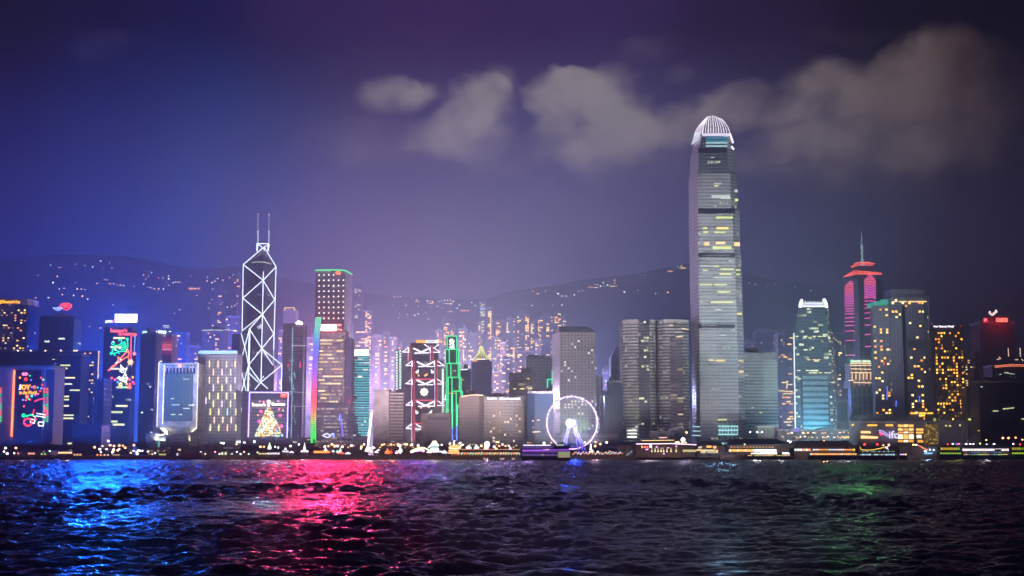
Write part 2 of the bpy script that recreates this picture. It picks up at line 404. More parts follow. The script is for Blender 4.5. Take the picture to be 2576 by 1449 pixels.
# ------------------------------------------------------------------ builders for the city
WARM = [glow(255, 186, 90, 2.2), glow(255, 214, 140, 2.6), glow(255, 236, 190, 1.6), glow(255, 160, 70, 1.8)]
COOL = [glow(220, 240, 225, 2.0), glow(235, 240, 190, 2.2), glow(190, 215, 235, 1.6)]
OFFICE = [glow(240, 232, 170, 1.9), glow(235, 238, 205, 1.5), glow(215, 225, 150, 1.7)]
AMBER = [glow(255, 178, 60, 3.0), glow(255, 200, 90, 2.6), glow(250, 150, 40, 2.2), glow(255, 222, 140, 2.8)]
roofm = mat('roof_concrete', (.10, .10, .11), .9, noise=.3)
darkm = mat('dark_metal', (.03, .03, .035), .5)
greym = mat('grey_render', (.30, .29, .30), .8, noise=.2)
_wm = {}
def winmesh(w, h):
    k = (round(w, 2), round(h, 2))
    if k not in _wm: _wm[k] = MB().box(-w / 2, w / 2, -.25, .05, -h / 2, h / 2).mesh('window')
    return _wm[k]
_wms = {}
def add_windows(parent, x0, W, H, ww, wh, nx, z0, z1, y, count, mats, rows=None, span=1, seed=1):
    """lit windows as parts on the cells of the facade grid"""
    r = random.Random(seed); base = world_loc(parent); cells = set()
    j0, j1 = int(z0 / H) + 1, int(z1 / H) - 1
    if j1 <= j0 or nx < 1: return
    tries = 0
    while len(cells) < count and tries < count * 8:
        tries += 1
        j = r.choice(rows) if rows else r.randint(j0, j1)
        i = r.randint(0, max(0, nx - span))
        if any((i + q, j) in cells for q in range(span)): continue
        cells.add((i, j))
        w = W * span - W * (1 - ww) if span > 1 else W * ww
        mt = r.choice(mats); key = (round(w, 2), round(H * wh, 2), mt.name)
        if key not in _wms:
            me = winmesh(w, H * wh).copy(); me.materials.append(mt); _wms[key] = me
        o = bpy.data.objects.new('window', _wms[key]); C.objects.link(o); o.parent = parent
        o.location = Vector((x0 + (i + span / 2) * W, y, (j + .5) * H)) - base
def tower(label, x0, x1, yt, D, m, side=None, dep=34, yb=None, name='office_tower', cat='tower', group=None, plant=True, wins=0, grid=None, wmats=WARM, span=1, poly=None, rows=None, parapet=1.4):
    zt = P((x0 + x1) / 2, yt, D)[2]; z0 = P(0, yb, D)[2] if yb else GZ
    if poly: fp = [(P(px, yt, d)[0], d) for px, d in poly]
    else:
        a, b_ = P(x0, yt, D)[0], P(x1, yt, D)[0]
        if side is None: fp = [(a, D), (b_, D), (b_, D + dep), (a, D + dep)]
        elif side > 0:
            f1 = P(x1 - side, yt, D)[0]; b1 = P(x1, yt, D + dep)[0]; fp = [(a, D), (f1, D), (b1, D + dep), (a + b1 - f1, D + dep)]
        else:
            f0 = P(x0 - side, yt, D)[0]; b0 = P(x0, yt, D + dep)[0]; fp = [(f0, D), (b_, D), (b_ + b0 - f0, D + dep), (b0, D + dep)]
    cx = sum(p[0] for p in fp) / len(fp); cyy = sum(p[1] for p in fp) / len(fp)
    t = thing(name, label, cat, (cx, cyy, z0), group)
    g = MB().prism(fp, z0, zt); put('facade', g, m, t)
    if parapet:
        q = [(cx + (x - cx) * 1.012, cyy + (y - cyy) * 1.012) for x, y in fp]
        put('parapet', MB().prism(q, zt - parapet * .5, zt + parapet), greym, t)
    if plant:
        r = random.Random(int(x0 * 7 + yt)); w = fp[1][0] - fp[0][0]
        for i in range(r.choice([1, 2, 2])):
            pw = w * r.uniform(.18, .4); px0 = fp[0][0] + w * r.uniform(.05, .55); ph = r.uniform(3, 7)
            put('plant_room', MB().box(px0, px0 + pw, D + 6, D + dep - 6 if dep > 16 else D + 9, zt + parapet, zt + parapet + ph), roofm, t)
        if r.random() < .4:
            xx = fp[0][0] + w * r.uniform(.2, .8); put('aerial', MB().tube((xx, D + 12, zt), (xx, D + 12, zt + r.uniform(10, 18)), .35), darkm, t)
    if wins:
        Wd, Hh, ww, wh = grid
        add_windows(t, fp[0][0], Wd, Hh, ww, wh, int((fp[1][0] - fp[0][0]) / Wd), z0 + 4, zt, D, wins, wmats, rows, span, int(x0))
    t['_x0'] = fp[0][0]; t['_x1'] = fp[1][0]; t['_zt'] = zt; t['_D'] = D
    return t
def rect(name, x0, x1, y0, y1, D, m, parent, th=1.0, label=None):
    """thin slab facing the harbour, given by its outline as seen, front face at distance D"""
    a = P((x0), (y0 + y1) / 2, D)[0]; b_ = P(x1, (y0 + y1) / 2, D)[0]
    return put(name, MB().box(a, b_, D, D + th, P(0, y1, D)[2], P(0, y0, D)[2]), m, parent, label=label)
def rects(name, L, D, m, parent, th=1.0):
    g = MB()
    for x0, x1, y0, y1 in L:
        ym = (y0 + y1) / 2; g.box(P(x0, ym, D)[0], P(x1, ym, D)[0], D, D + th, P(0, y1, D)[2], P(0, y0, D)[2])
    return put(name, g, m, parent)
def neon(name, lines, D, r, m, parent=None, **kw):
    g = MB()
    for L in lines: g.line([P(x, y, D) for x, y in L], r, 5)
    return put(name, g, m, parent, **kw)
def circ(cx, cyy, r, n=14, r2=None): return [(cx + r * math.cos(6.2832 * i / n), cyy + (r2 or r) * math.sin(6.2832 * i / n)) for i in range(n + 1)]
def star(cx, cyy, r, n=8): return [[(cx - r * math.cos(math.pi * i / n * 2), cyy - r * math.sin(math.pi * i / n * 2)), (cx, cyy)] for i in range(n)]
def text(s, x0, x1, yc, hpx, D, m, parent, name='lettering', tilt=0, bold=.0):
    cu = bpy.data.curves.new('lettering', 'FONT'); cu.body = s; cu.size = 1; cu.extrude = .02; cu.offset = bold; cu.align_x = 'LEFT'
    cu.resolution_u = 3
    o = bpy.data.objects.new('tmp', cu); C.objects.link(o); bpy.context.view_layer.update()
    me = bpy.data.meshes.new_from_object(o.evaluated_get(bpy.context.evaluated_depsgraph_get())); C.objects.unlink(o); bpy.data.objects.remove(o)
    v = np.empty(len(me.vertices) * 3); me.vertices.foreach_get('co', v); v = v.reshape(-1, 3)
    mn, mx = v.min(0), v.max(0); a, b_ = P(x0, yc, D), P(x1, yc, D)
    w = b_[0] - a[0]; h = P(0, yc - hpx / 2, D)[2] - P(0, yc + hpx / 2, D)[2]
    X = (v[:, 0] - mn[0]) / (mx[0] - mn[0]) * w; Z = (v[:, 1] - mn[1]) / (mx[1] - mn[1]) * h + tilt * X
    base = world_loc(parent)
    out = np.stack([X + a[0] - base[0], np.full_like(X, D - base[1]) - v[:, 2] * 12, Z + a[2] - h / 2 - base[2]], -1)
    me.vertices.foreach_set('co', out.ravel()); me.update()
    return put(name, me, m, parent)
NEW = [0]
def lamp(kind, loc, col, power, rad=1.0, size=None, size_y=None, rot=None, spread=None, name='lamp_light'):
    l = bpy.data.lights.new(name, kind); l.energy = power; l.color = srgb(*col)[:3]
    if kind == 'AREA':
        l.shape = 'RECTANGLE'; l.size = size; l.size_y = size_y or size
        if spread: l.spread = math.radians(spread)
    elif kind == 'SPOT': l.spot_size = math.radians(spread or 60); l.shadow_soft_size = rad; l.spot_blend = .8
    else: l.shadow_soft_size = rad
    o = bpy.data.objects.new(name, l); C.objects.link(o); o.location = loc
    if rot: o.rotation_euler = [math.radians(a) for a in rot]
    return o
# added point lights hidden behind the front rows to colour the haze
for px, py, D, col, pw in [(-60, 1030, 2050, (5, 70, 255), 4.5e6), (120, 1030, 1960, (5, 70, 255), 3.0e6), (320, 960, 2080, (5, 95, 255), 6e6), (548, 1000, 2190, (50, 100, 255), 4e6), (760, 985, 2185, (180, 150, 225), 2.6e6),
                           (905, 980, 2000, (235, 175, 220), 5.5e6), (1090, 1000, 1960, (220, 195, 222), 6e6), (1215, 1000, 2168, (210, 195, 222), 6e6), (1440, 1000, 1980, (160, 165, 225), 3.2e6), (1550, 1000, 2110, (120, 135, 225), 1.0e6),
                           (1800, 1000, 2050, (80, 105, 210), 1.1e6), (2050, 1000, 1990, (80, 100, 170), 4e5), (2260, 950, 1900, (120, 90, 130), 2.5e5)]:
    lamp('POINT', P(px, py, D), col, pw * 1.05, 8, name='haze_fill_light')

# ------------------------------------------------------------------ WEST END OF THE PICTURE (left)
blueglass = (.010, .03, .07)
# hotel with gold lettering
m = fac('hotel_wall_ribbed', W=3.4, H=3.5, ww=.75, wh=.42, wall=(.30, .27, .30), glass=(.03, .04, .08), p=.16, A=(255, 180, 110), B=(255, 220, 170), gain=.9)
t = tower('tall pale hotel tower with gold lettering near its top, cut by the left edge', -28, 36, 766, 1900, m, name='hotel_tower', cat='hotel', plant=False, wins=34, grid=(3.4, 3.5, .75, .42), parapet=0)
m2 = fac('hotel_wing_wall', W=4.2, H=3.5, ww=.55, wh=.5, wall=(.03, .06, .12), glass=(.01, .02, .05), p=.02)
g = MB(); zt = P(0, 766, 1900)[2]; a, b_ = P(36, 766, 1900)[0], P(66, 766, 1900)[0]
put('wing', MB().prism([(a, 1900), (b_, 1906), (b_ + 3, 1930), (a, 1930)], GZ, zt), m2, t)
add_windows(t, a, 4.2, 3.5, .6, .5, 4, zt - 95, zt - 4, 1900.5, 34, AMBER[1:], seed=4)
top = MB().prism([(P(-28, 750, 1900)[0], 1899), (b_ - 6, 1899), (b_ + 1, 1903), (b_ + 5, 1912), (b_ + 5, 1936), (P(-28, 750, 1900)[0], 1936)], zt, P(0, 751, 1900)[2])
put('sign_band', top, mat('hotel_sign_band', (.36, .32, .35), .8, noise=.2), t)
text('Shangri-La', 4, 50, 760, 10, 1898, glow(255, 170, 0, 3), t, 'gold_lettering', bold=.02)
neon('gold_emblem', [circ(-2, 760, 4, 8), circ(-2, 760, 2, 6)], 1898, .7, glow(255, 170, 0, 3), t)

# dark tower with gabled crown and flame-like sign
m = fac('teal_office_glass', W=3, H=3.9, ww=.9, wh=.5, wall=(.02, .05, .09), glass=(.01, .03, .06), p=.015, k=6, A=(215, 235, 170), B=(230, 250, 220))
t = tower('dark teal office tower with a low gabled top under the red and blue leaf-shaped sign', 99, 206, 812, 1900, m, side=25, dep=44, plant=False, parapet=0, wins=10, grid=(3, 3.9, .9, .5), wmats=COOL, span=3)
fr = mat('teal_frame', (.04, .09, .12), .6)
rects('frame', [(99, 108, 795, 1112), (176, 181, 799, 1112), (99, 181, 797, 806)], 1899, fr, t)
g = MB(); g.prism([(P(100, 800, 1902)[0], 1902), (P(180, 800, 1902)[0], 1902), (P(205, 800, 1944)[0], 1944), (P(125, 800, 1944)[0], 1944)], P(0, 812, 1900)[2], P(0, 800, 1900)[2]); c0 = P(146, 787, 1920)
b4 = [P(100, 799, 1902), P(180, 799, 1902), P(205, 799, 1944), P(125, 799, 1944)]
for i in range(4): g.face([b4[i], b4[(i + 1) % 4], c0])
put('gabled_crown', g, fr, t)
s = thing('rooftop_sign', 'leaf-shaped rooftop sign, pale blue at one end and flame red at the other', 'sign', P(156, 784, 1915))
neon('blue_outline', [[(133, 774), (141, 780), (150, 781), (157, 774), (150, 772), (140, 775), (133, 774)], [(141, 777), (150, 775)], [(146, 779), (154, 774)]], 1915, .55, glow(140, 160, 255, 3), s)
neon('red_outline', [[(150, 772), (155, 765), (163, 763), (166, 766), (170, 762), (174, 765), (179, 766), (180, 771), (176, 775), (171, 779), (163, 779), (157, 775)], [(155, 769), (168, 768), (176, 770)], [(160, 773), (172, 773)], [(158, 766), (165, 771)]], 1915, .75, glow(255, 70, 60, 3), s)
neon('post', [[(146, 780), (146, 790)]], 1916, .4, darkm, s); neon('post', [[(166, 778), (166, 794)]], 1916, .4, darkm, s)

# long dark blocks
m = fac('dark_slab_wall', W=4, H=4, ww=.8, wh=.4, wall=(.008, .02, .05), glass=(.006, .012, .03), p=.004, k=3)
t = tower('long dark low-rise block with a string of eight lamps along its roof', -40, 196, 884, 1790, m, dep=60, plant=False, name='office_block', cat='building')
g = MB()
for px in (45, 77, 114, 153, 187, 193, 221, 240):
    q = P(px, 882, 1788)
    if px < 200: put('roof_lamp', MB().lathe([(0, q[2] - 1), (1.3, q[2]), (0, q[2] + 1)], q[0], q[1], 8), glow(255, 225, 200, 4), t)
neon('lit_strip', [[(131, 904), (152, 905)]], 1788, .4, glow(200, 235, 190, 2), t)
m = fac('blue_office_wall', W=3.2, H=3.8, ww=.85, wh=.45, wall=(.012, .03, .07), glass=(.01, .02, .045), p=.01, k=4, A=(230, 230, 150), B=(255, 220, 170), gain=1.8)
t = tower('dark blue office block right beside the neon greeting building', 139, 205, 892, 1690, m, plant=False, wins=12, grid=(3.2, 3.8, .85, .45), wmats=OFFICE + WARM[:1], span=4)
g = MB()
for k in range(24): q = P(139.5, 915 + k * 8.2, 1689); g.box(q[0] - .6, q[0] + .6, 1688.4, 1689, q[2] - .5, q[2] + .5)
put('corner_lights', g, glow(150, 190, 230, 1.2), t)
m = fac('blue_corner_wall', W=3.4, H=3.8, ww=.7, wh=.45, wall=(.015, .035, .08), glass=(.008, .018, .04), p=.03, A=(255, 190, 120), B=(240, 230, 170), gain=1.8)
t = tower('dark blue block with a column of orange-lit windows at its left edge', 204, 252, 884, 1750, m, side=14, dep=40, plant=False, wins=22, grid=(3.4, 3.8, .7, .45), wmats=WARM)
g = MB()
for k in range(22): q = P(249 - k * .12, 884 + k * 3.4, 1748); g.box(q[0] - .7, q[0] + .7, 1747.4, 1748, q[2] - .45, q[2] + .45)
put('corner_lights', g, glow(255, 215, 190, 2.4), t)
pl = mat('pale_blue_pier', (.10, .10, .16), .8)
t = tower('narrow blue block with stubby balconies left of the reindeer light display', 238, 262, 955, 1640, fac('blue_balcony_wall', W=4, H=6, ww=.8, wh=.3, wall=(.012, .03, .07), glass=(.005, .01, .03), p=0), plant=False)
rects('corner_pier', [(236, 242, 955, 1112)], 1638, pl, t)

# greeting building with neon
m = fac('cream_slot_wall', W=30, H=4.6, ww=.0, wh=.5, wall=(.32, .29, .31), glass=(.01, .015, .04), p=0)
t = tower('low building with JOY to the World in neon on its black screen', -30, 134, 922, 1500, m, dep=40, plant=False, name='office_block', cat='building')
slate = mat('slate_wall', (.09, .10, .14), .8, noise=.2)
rects('wall_panel', [(112, 134, 930, 1112)], 1499.4, slate, t)
g = MB()
for k in range(21):
    z = P(0, 934 + k * 7.1, 1499)[2]; g.box(P(8, 0, 1499)[0], P(25, 0, 1499)[0], 1498.9, 1499.6, z - 1.0, z + 1.0)
put('window_slot', g, mat('slot_glass', (.01, .02, .05), .3), t)
rect('screen', 36, 107, 930, 1112, 1499, mat('black_screen', (.004, .012, .03), .5), t)
neon('orange_neon', [[(36, 931), (29, 1098)]], 1497.5, 1.0, glow(255, 120, 50, 3.5), t)
g = [(255, 110, 90)] * 2 + [(0, 190, 120)] + [(200, 110, 140)] * 2 + [(110, 200, 150)] * 2 + [(230, 130, 130)] * 2 + [(110, 210, 130)] * 2
for i, c in enumerate(g):
    y0 = 975 + i * 8
    rects('light_strip', [(108, 113.5, y0, y0 + 7), (116, 121, y0, y0 + 7)], 1498.2, glow(*c, 1.1), t)
    rects('light_strip', [(-2, 3, y0, y0 + 7)], 1498.2, glow(*c, 1.1), t)
rects('frame', [(2, 128, 922, 926), (36, 112, 929, 931), (104, 107.5, 930, 975)], 1498.5, mat('pink_frame', (.40, .25, .28), .7), t)
text('J', 47, 53, 974, 13, 1497.6, glow(235, 235, 255, 3), t, bold=.04); text('OY', 54, 77, 974, 13, 1497.6, glow(255, 150, 0, 3), t, bold=.05)
text('to the World', 48, 92, 987.5, 9, 1497.6, glow(255, 150, 0, 3), t, bold=.03)
neon('neon_bar', [[(78, 974), (86, 974)]], 1497.6, .7, glow(150, 150, 190, 2), t)
rr = random.Random(3)
for (cx, cyy, r, col) in [(50, 950, 2.5, (255, 150, 20)), (65, 954, 4, (255, 50, 60)), (75, 945, 1.8, (0, 220, 120)), (78, 956, 1.5, (120, 130, 255)), (103, 950, 2.2, (255, 60, 90)), (109, 955, 2, (170, 230, 160)), (106, 968, 2.4, (255, 50, 60)), (87, 974, 4, (255, 70, 60)), (95, 975, 2, (0, 210, 180)),
                          (104, 977, 2.4, (110, 130, 255)), (101, 984, 2.2, (255, 80, 50)), (96, 991, 2.2, (255, 80, 80)), (68, 998, 4.2, (255, 110, 40)), (80, 996, 3, (60, 220, 190)), (89, 994, 1.8, (210, 80, 220)), (72, 1004, 2, (0, 210, 100)), (58, 1006, 2.4, (120, 120, 255)), (65, 1007, 2, (255, 90, 80)), (76, 1005, 2, (255, 70, 70)), (60, 1022, 2.4, (255, 70, 60)), (59, 941, 4, (240, 110, 150)), (66, 941, 4, (240, 110, 150))]:
    neon('neon_bauble', [circ(cx, cyy, r * .62, 7)], 1497.6, max(.45, r * .22), glow(*col, 3), t)
neon('neon_gift_sack', [circ(70, 1062, 10, 14, 9)], 1497.6, .9, glow(255, 50, 60, 3.2), t)
neon('neon_gift_sack_tie', [circ(59, 1045, 3.4, 8), [(63, 1048), (80, 1043), (90, 1050)]], 1497.6, .7, glow(20, 220, 130, 3), t)
neon('neon_gift_parcel', [[(78, 1054), (88, 1057), (86, 1065), (76, 1062), (78, 1054)], [(96, 1062), (110, 1062), (109, 1071), (97, 1071), (96, 1062)], [(90, 1046), (114, 1050)], [(92, 1040), (116, 1044)]], 1497.6, .42, glow(245, 245, 255, 3), t)
neon('neon_ribbon', [[(86, 1010), (98, 1005), (110, 1003)], [(112, 1048), (118, 1040), (112, 1022)], [(86, 1030), (82, 1044), (92, 1056)]], 1497.6, .6, glow(255, 50, 60, 3), t)

# framed dark box in front
t = tower('low square dark box framed in pale metal on the left waterfront', 182, 254, 1069, 1500, fac('box_glass', W=3, H=4, ww=.9, wh=.8, wall=(.012, .03, .06), glass=(.01, .02, .045), p=0), plant=False, name='office_block', cat='building', parapet=0)
rects('frame', [(181, 184, 1067, 1125), (252, 255, 1067, 1125), (181, 255, 1066, 1069)], 1499, mat('pale_blue_frame', (.12, .15, .26), .6), t)

# tower with reindeer lights
m = fac('indigo_glass_wall', W=3, H=3.9, ww=.92, wh=.6, wall=(.02, .03, .06), glass=(.008, .022, .05), p=.012, k=5, A=(210, 225, 150), B=(220, 230, 200), gain=1.2)
t = tower('dark office tower with neon reindeer and angels under a glowing white panel', 262, 345, 824, 1745, m, side=12, dep=40, plant=False, wins=9, grid=(3, 3.9, .92, .6), wmats=OFFICE, span=5)
put('lower_wall', MB().box(P(262, 0, 1744)[0], P(338, 0, 1744)[0], 1743.6, 1745, GZ, P(0, 1075, 1744)[2]), fac('dusky_podium_wall', W=5, H=4, ww=.8, wh=.4, wall=(.16, .12, .14), glass=(.02, .03, .06), p=.05), t)
rect('light_panel', 289, 344.5, 790, 811, 1744, glow(238, 244, 255, 4.5), t)
rects('panel_post', [(300, 301, 811, 824), (333, 334, 811, 824)], 1745, darkm, t)
text('LIPPO', 265, 283, 809, 6.5, 1743.5, glow(225, 240, 255, 3), t, bold=.03); text('CN', 284, 294, 808, 6, 1743.5, glow(230, 90, 220, 3), t, bold=.03)
text("Season's", 277, 320, 831, 10, 1742.8, glow(255, 95, 95, 3), t, bold=.015); text('Greetings', 297, 344, 841, 11, 1742.8, glow(255, 95, 95, 3), t, bold=.015)
q = 1742.8
neon('green_antlers', [[(290, 895), (284, 888), (282, 880), (288, 876), (296, 882), (300, 890)], circ(284, 864, 3.5, 9), circ(309, 871, 8, 12, 9), circ(309, 871, 4, 9), [(286, 890), (300, 884), (316, 884), (322, 872), (321, 858), (318, 851)], [(281, 874), (290, 870), (300, 868)], [(298, 858), (304, 852), (306, 862)], [(312, 858), (316, 866)], circ(320, 853, 2.6, 7), [(278, 893), (284, 884)], circ(279, 889, 2.5, 7)], q, .5, glow(40, 240, 170, 3), t)
neon('reindeer_outline', [[(296, 897), (303, 902), (310, 894), (320, 884), (325, 888), (322, 897), (316, 899), (308, 905), (300, 912), (296, 908), (298, 902), (296, 897)], [(318, 884), (320, 878), (325, 886)], [(322, 897), (323, 902)]], q, .65, glow(255, 120, 60, 3), t)
neon('white_berry', [circ(x, y, 1.3, 6) for x, y in [(285, 860), (280, 873), (290, 880), (301, 876), (297, 910), (303, 905)]], q, .5, glow(250, 230, 255, 3), t)
for i, (x, y, c) in enumerate([(274, 931, (255, 80, 80)), (281, 925, (255, 130, 60)), (285, 921, (255, 110, 90)), (290, 918, (255, 90, 80)), (293, 913, (255, 200, 180)), (281, 951, (255, 90, 90)), (289, 955, (255, 90, 150)), (296, 961, (60, 160, 240)), (303, 967, (250, 240, 120)), (312, 974, (30, 220, 130)), (326, 974, (255, 100, 60)), (337, 965, (255, 60, 70)), (334, 961, (230, 60, 200)), (326, 955, (255, 90, 120)), (334, 949, (240, 170, 60)), (319, 966, (255, 160, 70)), (327, 966, (255, 110, 60))]):
    neon('neon_bauble', [circ(x, y, 1.9 if i not in (10, 8) else 3.6, 7)] + (star(x, y, 5, 8) if i == 10 else []), q, .6, glow(*c, 3), t)
neon('angel_outline', [[(303, 918), (308, 932), (314, 928), (320, 925), (315, 935), (307, 937), (301, 933), (308, 932)], [(303, 918), (310, 926), (313, 930)]], q, .5, glow(250, 250, 255, 3), t)
neon('angel_outline', [[(315, 938), (309, 950), (310, 960), (317, 963), (320, 952), (315, 938)], [(299, 947), (305, 952), (310, 958), (302, 957), (299, 947)], [(313, 955), (318, 961)]], q, .5, glow(250, 250, 255, 3), t)
neon('pink_pendant', [[(330, 845), (329, 903)]], q, .8, glow(240, 70, 120, 2.5), t); neon('blue_pendant', [[(340, 845), (338, 884)]], q, .5, glow(120, 170, 255, 2.5), t)
neon('neon_snowflake', star(328, 911, 8, 6) + [circ(328, 911, 5, 8)], q, .6, glow(255, 170, 130, 3.5), t); neon('neon_snowflake', star(338, 890, 5, 6), q, .5, glow(255, 130, 140, 3), t)

m = fac('navy_tower_wall', W=3.2, H=3.7, ww=.8, wh=.5, wall=(.015, .03, .07), glass=(.008, .02, .05), p=.006, A=(160, 200, 240), B=(220, 230, 250))
t = tower('unlit navy tower between the reindeer tower and the pink-topped tower', 354, 392, 838, 1790, m, name='office_tower', wins=4, grid=(3.2, 3.7, .8, .5), wmats=COOL)
text('po', 359, 370, 836, 7, 1788, glow(190, 230, 240, 2.5), t, bold=.03)
t = tower('slim tower with a pink and red lit head and white lettering, behind the inverted-cone block', 388, 432, 843, 1850, fac('pink_lit_head_wall', W=4, H=3.8, ww=.8, wh=.4, wall=(.10, .05, .10), glass=(.03, .02, .05), p=.02), plant=False, yb=None)
text('LIPPO', 393, 418, 836, 9, 1848, glow(225, 245, 255, 3.4), t, bold=.04)
neon('sign_bar', [[(425, 834), (431, 834)]], 1848, .5, glow(240, 240, 220, 3), t); rects('lit_strip', [(410, 425, 818, 821), (411, 426, 823.5, 825)], 1860, glow(210, 215, 235, 1.2), t)
for i, (y, c, s) in enumerate([(848, (150, 60, 140), .45), (853, (170, 70, 140), .5), (859, (210, 90, 130), .7), (865, (255, 120, 120), .9), (871, (255, 90, 120), 1.0), (877, (255, 140, 160), 1.1), (884, (200, 60, 130), .6), (890, (150, 60, 130), .45), (898, (110, 50, 120), .35), (906, (90, 45, 110), .3)]):
    rects('led_band', [(389 + (i > 6) * 3, 432, y, y + 4.2)], 1848.5, glow(*c, s), t)
# ------------------------------------------------------------------ inverted-cone headquarters
t = thing('office_tower', 'pale square tower with lit edges, tapering foot and a red star', 'tower', (P(445, 0, 1480)[0], 1500, GZ))
D = 1480; x0, x1 = P(398, 1000, D)[0], P(496, 1000, D)[0]; zt, zb = P(0, 913, D)[2], P(0, 1074, D)[2]
sp = mat('pale_spandrel', (.52, .50, .46), .8, noise=.15)
put('shell', MB().box(x0, x1, D, D + 40, zb, zt), sp, t)
put('window_wall', MB().box(x0 + 6.5, x1 - 4.5, D - .5, D + .3, zb + 6, zt - 10), fac('green_fin_glazing', W=1.9, H=60, ww=.62, wh=1.0, wall=(.15, .21, .18), glass=(.02, .05, .05), p=0), t)
g = MB()
for i in range(9): xx = x0 + 8 + i * 3.6; g.box(xx, xx + 2.1, D - .6, D + .2, zt - 11.5, zt - 5.5)
put('top_window', g, mat('purple_dark_glass', (.04, .03, .07), .3), t)
g = MB()
for i in range(10): xx = x0 + 7 + i * 3.4; g.box(xx, xx + 1.5, D - .55, D + .2, zt - 3.6, zt - 2.4)
put('vent_slot', g, darkm, t)
rects('lit_office_row', [(450, 458, 1042, 1043.5), (461, 477, 1026.5, 1028), (430, 441, 1042, 1043.6), (474, 495 - 7, 1018, 1020), (432, 452, 1018, 1019), (430, 438, 1002, 1003.5), (460, 475, 953, 954)], D - .9, glow(225, 240, 220, 1.6), t)
q = [(x0 - .3, D - .3), (x1 + .3, D - .3), (x1 + .3, D + 40), (x0 - .3, D + 40)]; xm = (x0 + x1) / 2
w2 = 12.5; q2 = [(xm - w2, D + 9), (xm + w2, D + 9), (xm + w2, D + 32), (xm - w2, D + 32)]; zc = P(0, 1092, D)[2]
g = MB(); g.prism(q2, zc, zb, top=q); put('tapered_neck', g, sp, t)
put('podium_core', MB().box(xm - w2 - 1, xm + w2 + 1.5, D + 6, D + 36, GZ, zc), fac('podium_wall', W=4.2, H=3.8, ww=.7, wh=.4, wall=(.34, .31, .32), glass=(.04, .04, .07), p=.05), t)
put('edge_light', MB().box(x0 - .6, x0 - .1, D - 1, D, zb, zt).box(x0 + 5.4, x0 + 5.9, D - 1.4, D - .4, zb + 3, zt - 2), glow(255, 240, 205, 1.9), t)
put('edge_light', MB().box(x1 + .1, x1 + .6, D - 1, D, zb, zt), glow(255, 235, 200, 1.9), t)
neon('soffit_light', [[(404, 1076), (414, 1086), (416, 1092)], [(410, 1076), (419, 1084), (420, 1094)], [(494, 1076), (482, 1086)]], D + 1, 1.0, glow(255, 246, 215, 1.7), t)
neon('corner_post', [[(399, 914), (403, 909), (408, 909)], [(496, 914), (492, 911)]], D + 1, .6, glow(255, 240, 225, 1.4), t)
neon('star', star(453, 919, 4.5, 5) + [circ(453, 919, 2, 6)], D - 1, .8, glow(255, 130, 110, 4), t)
lamp('AREA', (xm, D - 10, zb - 14), (255, 240, 205), 3e4, size=40, size_y=6, rot=(160, 0, 0), name='soffit_flood')
t = tower('white low annex with a curved green-lit side left of the tapered tower', 367, 400, 1092, 1470, mat('annex_white', (.5, .48, .46), .7, noise=.2), name='office_block', cat='building', dep=20, plant=False)
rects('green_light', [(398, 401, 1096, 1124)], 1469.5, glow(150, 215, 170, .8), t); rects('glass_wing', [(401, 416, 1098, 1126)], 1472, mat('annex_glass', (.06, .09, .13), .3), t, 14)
neon('roof_light', [[(392, 1093), (404, 1095), (413, 1093)]], 1468, .7, glow(225, 210, 255, 3), t)
t = tower('low brown front block at the foot of the tapered tower', 419, 466, 1099, 1462, fac('maroon_grid_wall', W=4, H=3.7, ww=.8, wh=.55, wall=(.26, .22, .24), glass=(.05, .04, .08), p=.12, gain=.8), name='office_block', cat='building', dep=14, plant=False)
rects('white_wall', [(464, 473, 1093, 1122)], 1463, greym, t, 10)

# slab tower with coloured light sticks
m = fac('punched_grid_wall', W=3.55, H=3.45, ww=.62, wh=.36, wall=(.40, .37, .39), glass=(.02, .02, .04), p=.012)
t = tower('pale slab tower with rows of coloured light sticks and a blue-white neon roof line', 497, 597, 892, 1555, m, dep=30, plant=False, name='office_tower')
zt = t['_zt']
neon('neon_roof_line', [[(499, 889), (504, 884), (597, 884)], [(504, 888), (597, 888)]], 1553, .75, glow(150, 190, 255, 2.6), t)
rects('side_wall', [(497, 515, 893, 1108)], 1554.4, mat('plain_grey_side', (.36, .33, .35), .85, noise=.2), t)
cols = [(255, 225, 180), (235, 215, 245), (190, 225, 250), (240, 240, 160), (170, 235, 245), (255, 200, 190)]
rr = random.Random(8); k = 0
for j in range(9):
    for i in range(4):
        px = 524 + i * 21.5 - (j % 2) * 11.5 + (j > 5) * 2; py = 898 + j * 20 + 4
        if px < 518 or px > 594: continue
        c = cols[rr.choice([0, 0, 1] if j < 3 else ([0, 1, 2, 3] if j < 6 else [3, 4, 5, 0]))]
        neon('light_stick', [[(px + 3, py + 6), (px + 2.6, py + 22)]], 1553.4, .55, glow(*c, 2.2), t)
neon('light_stick', [[(518, 1000), (518, 1016)]], 1553.4, .55, glow(235, 215, 245, 2.2), t)

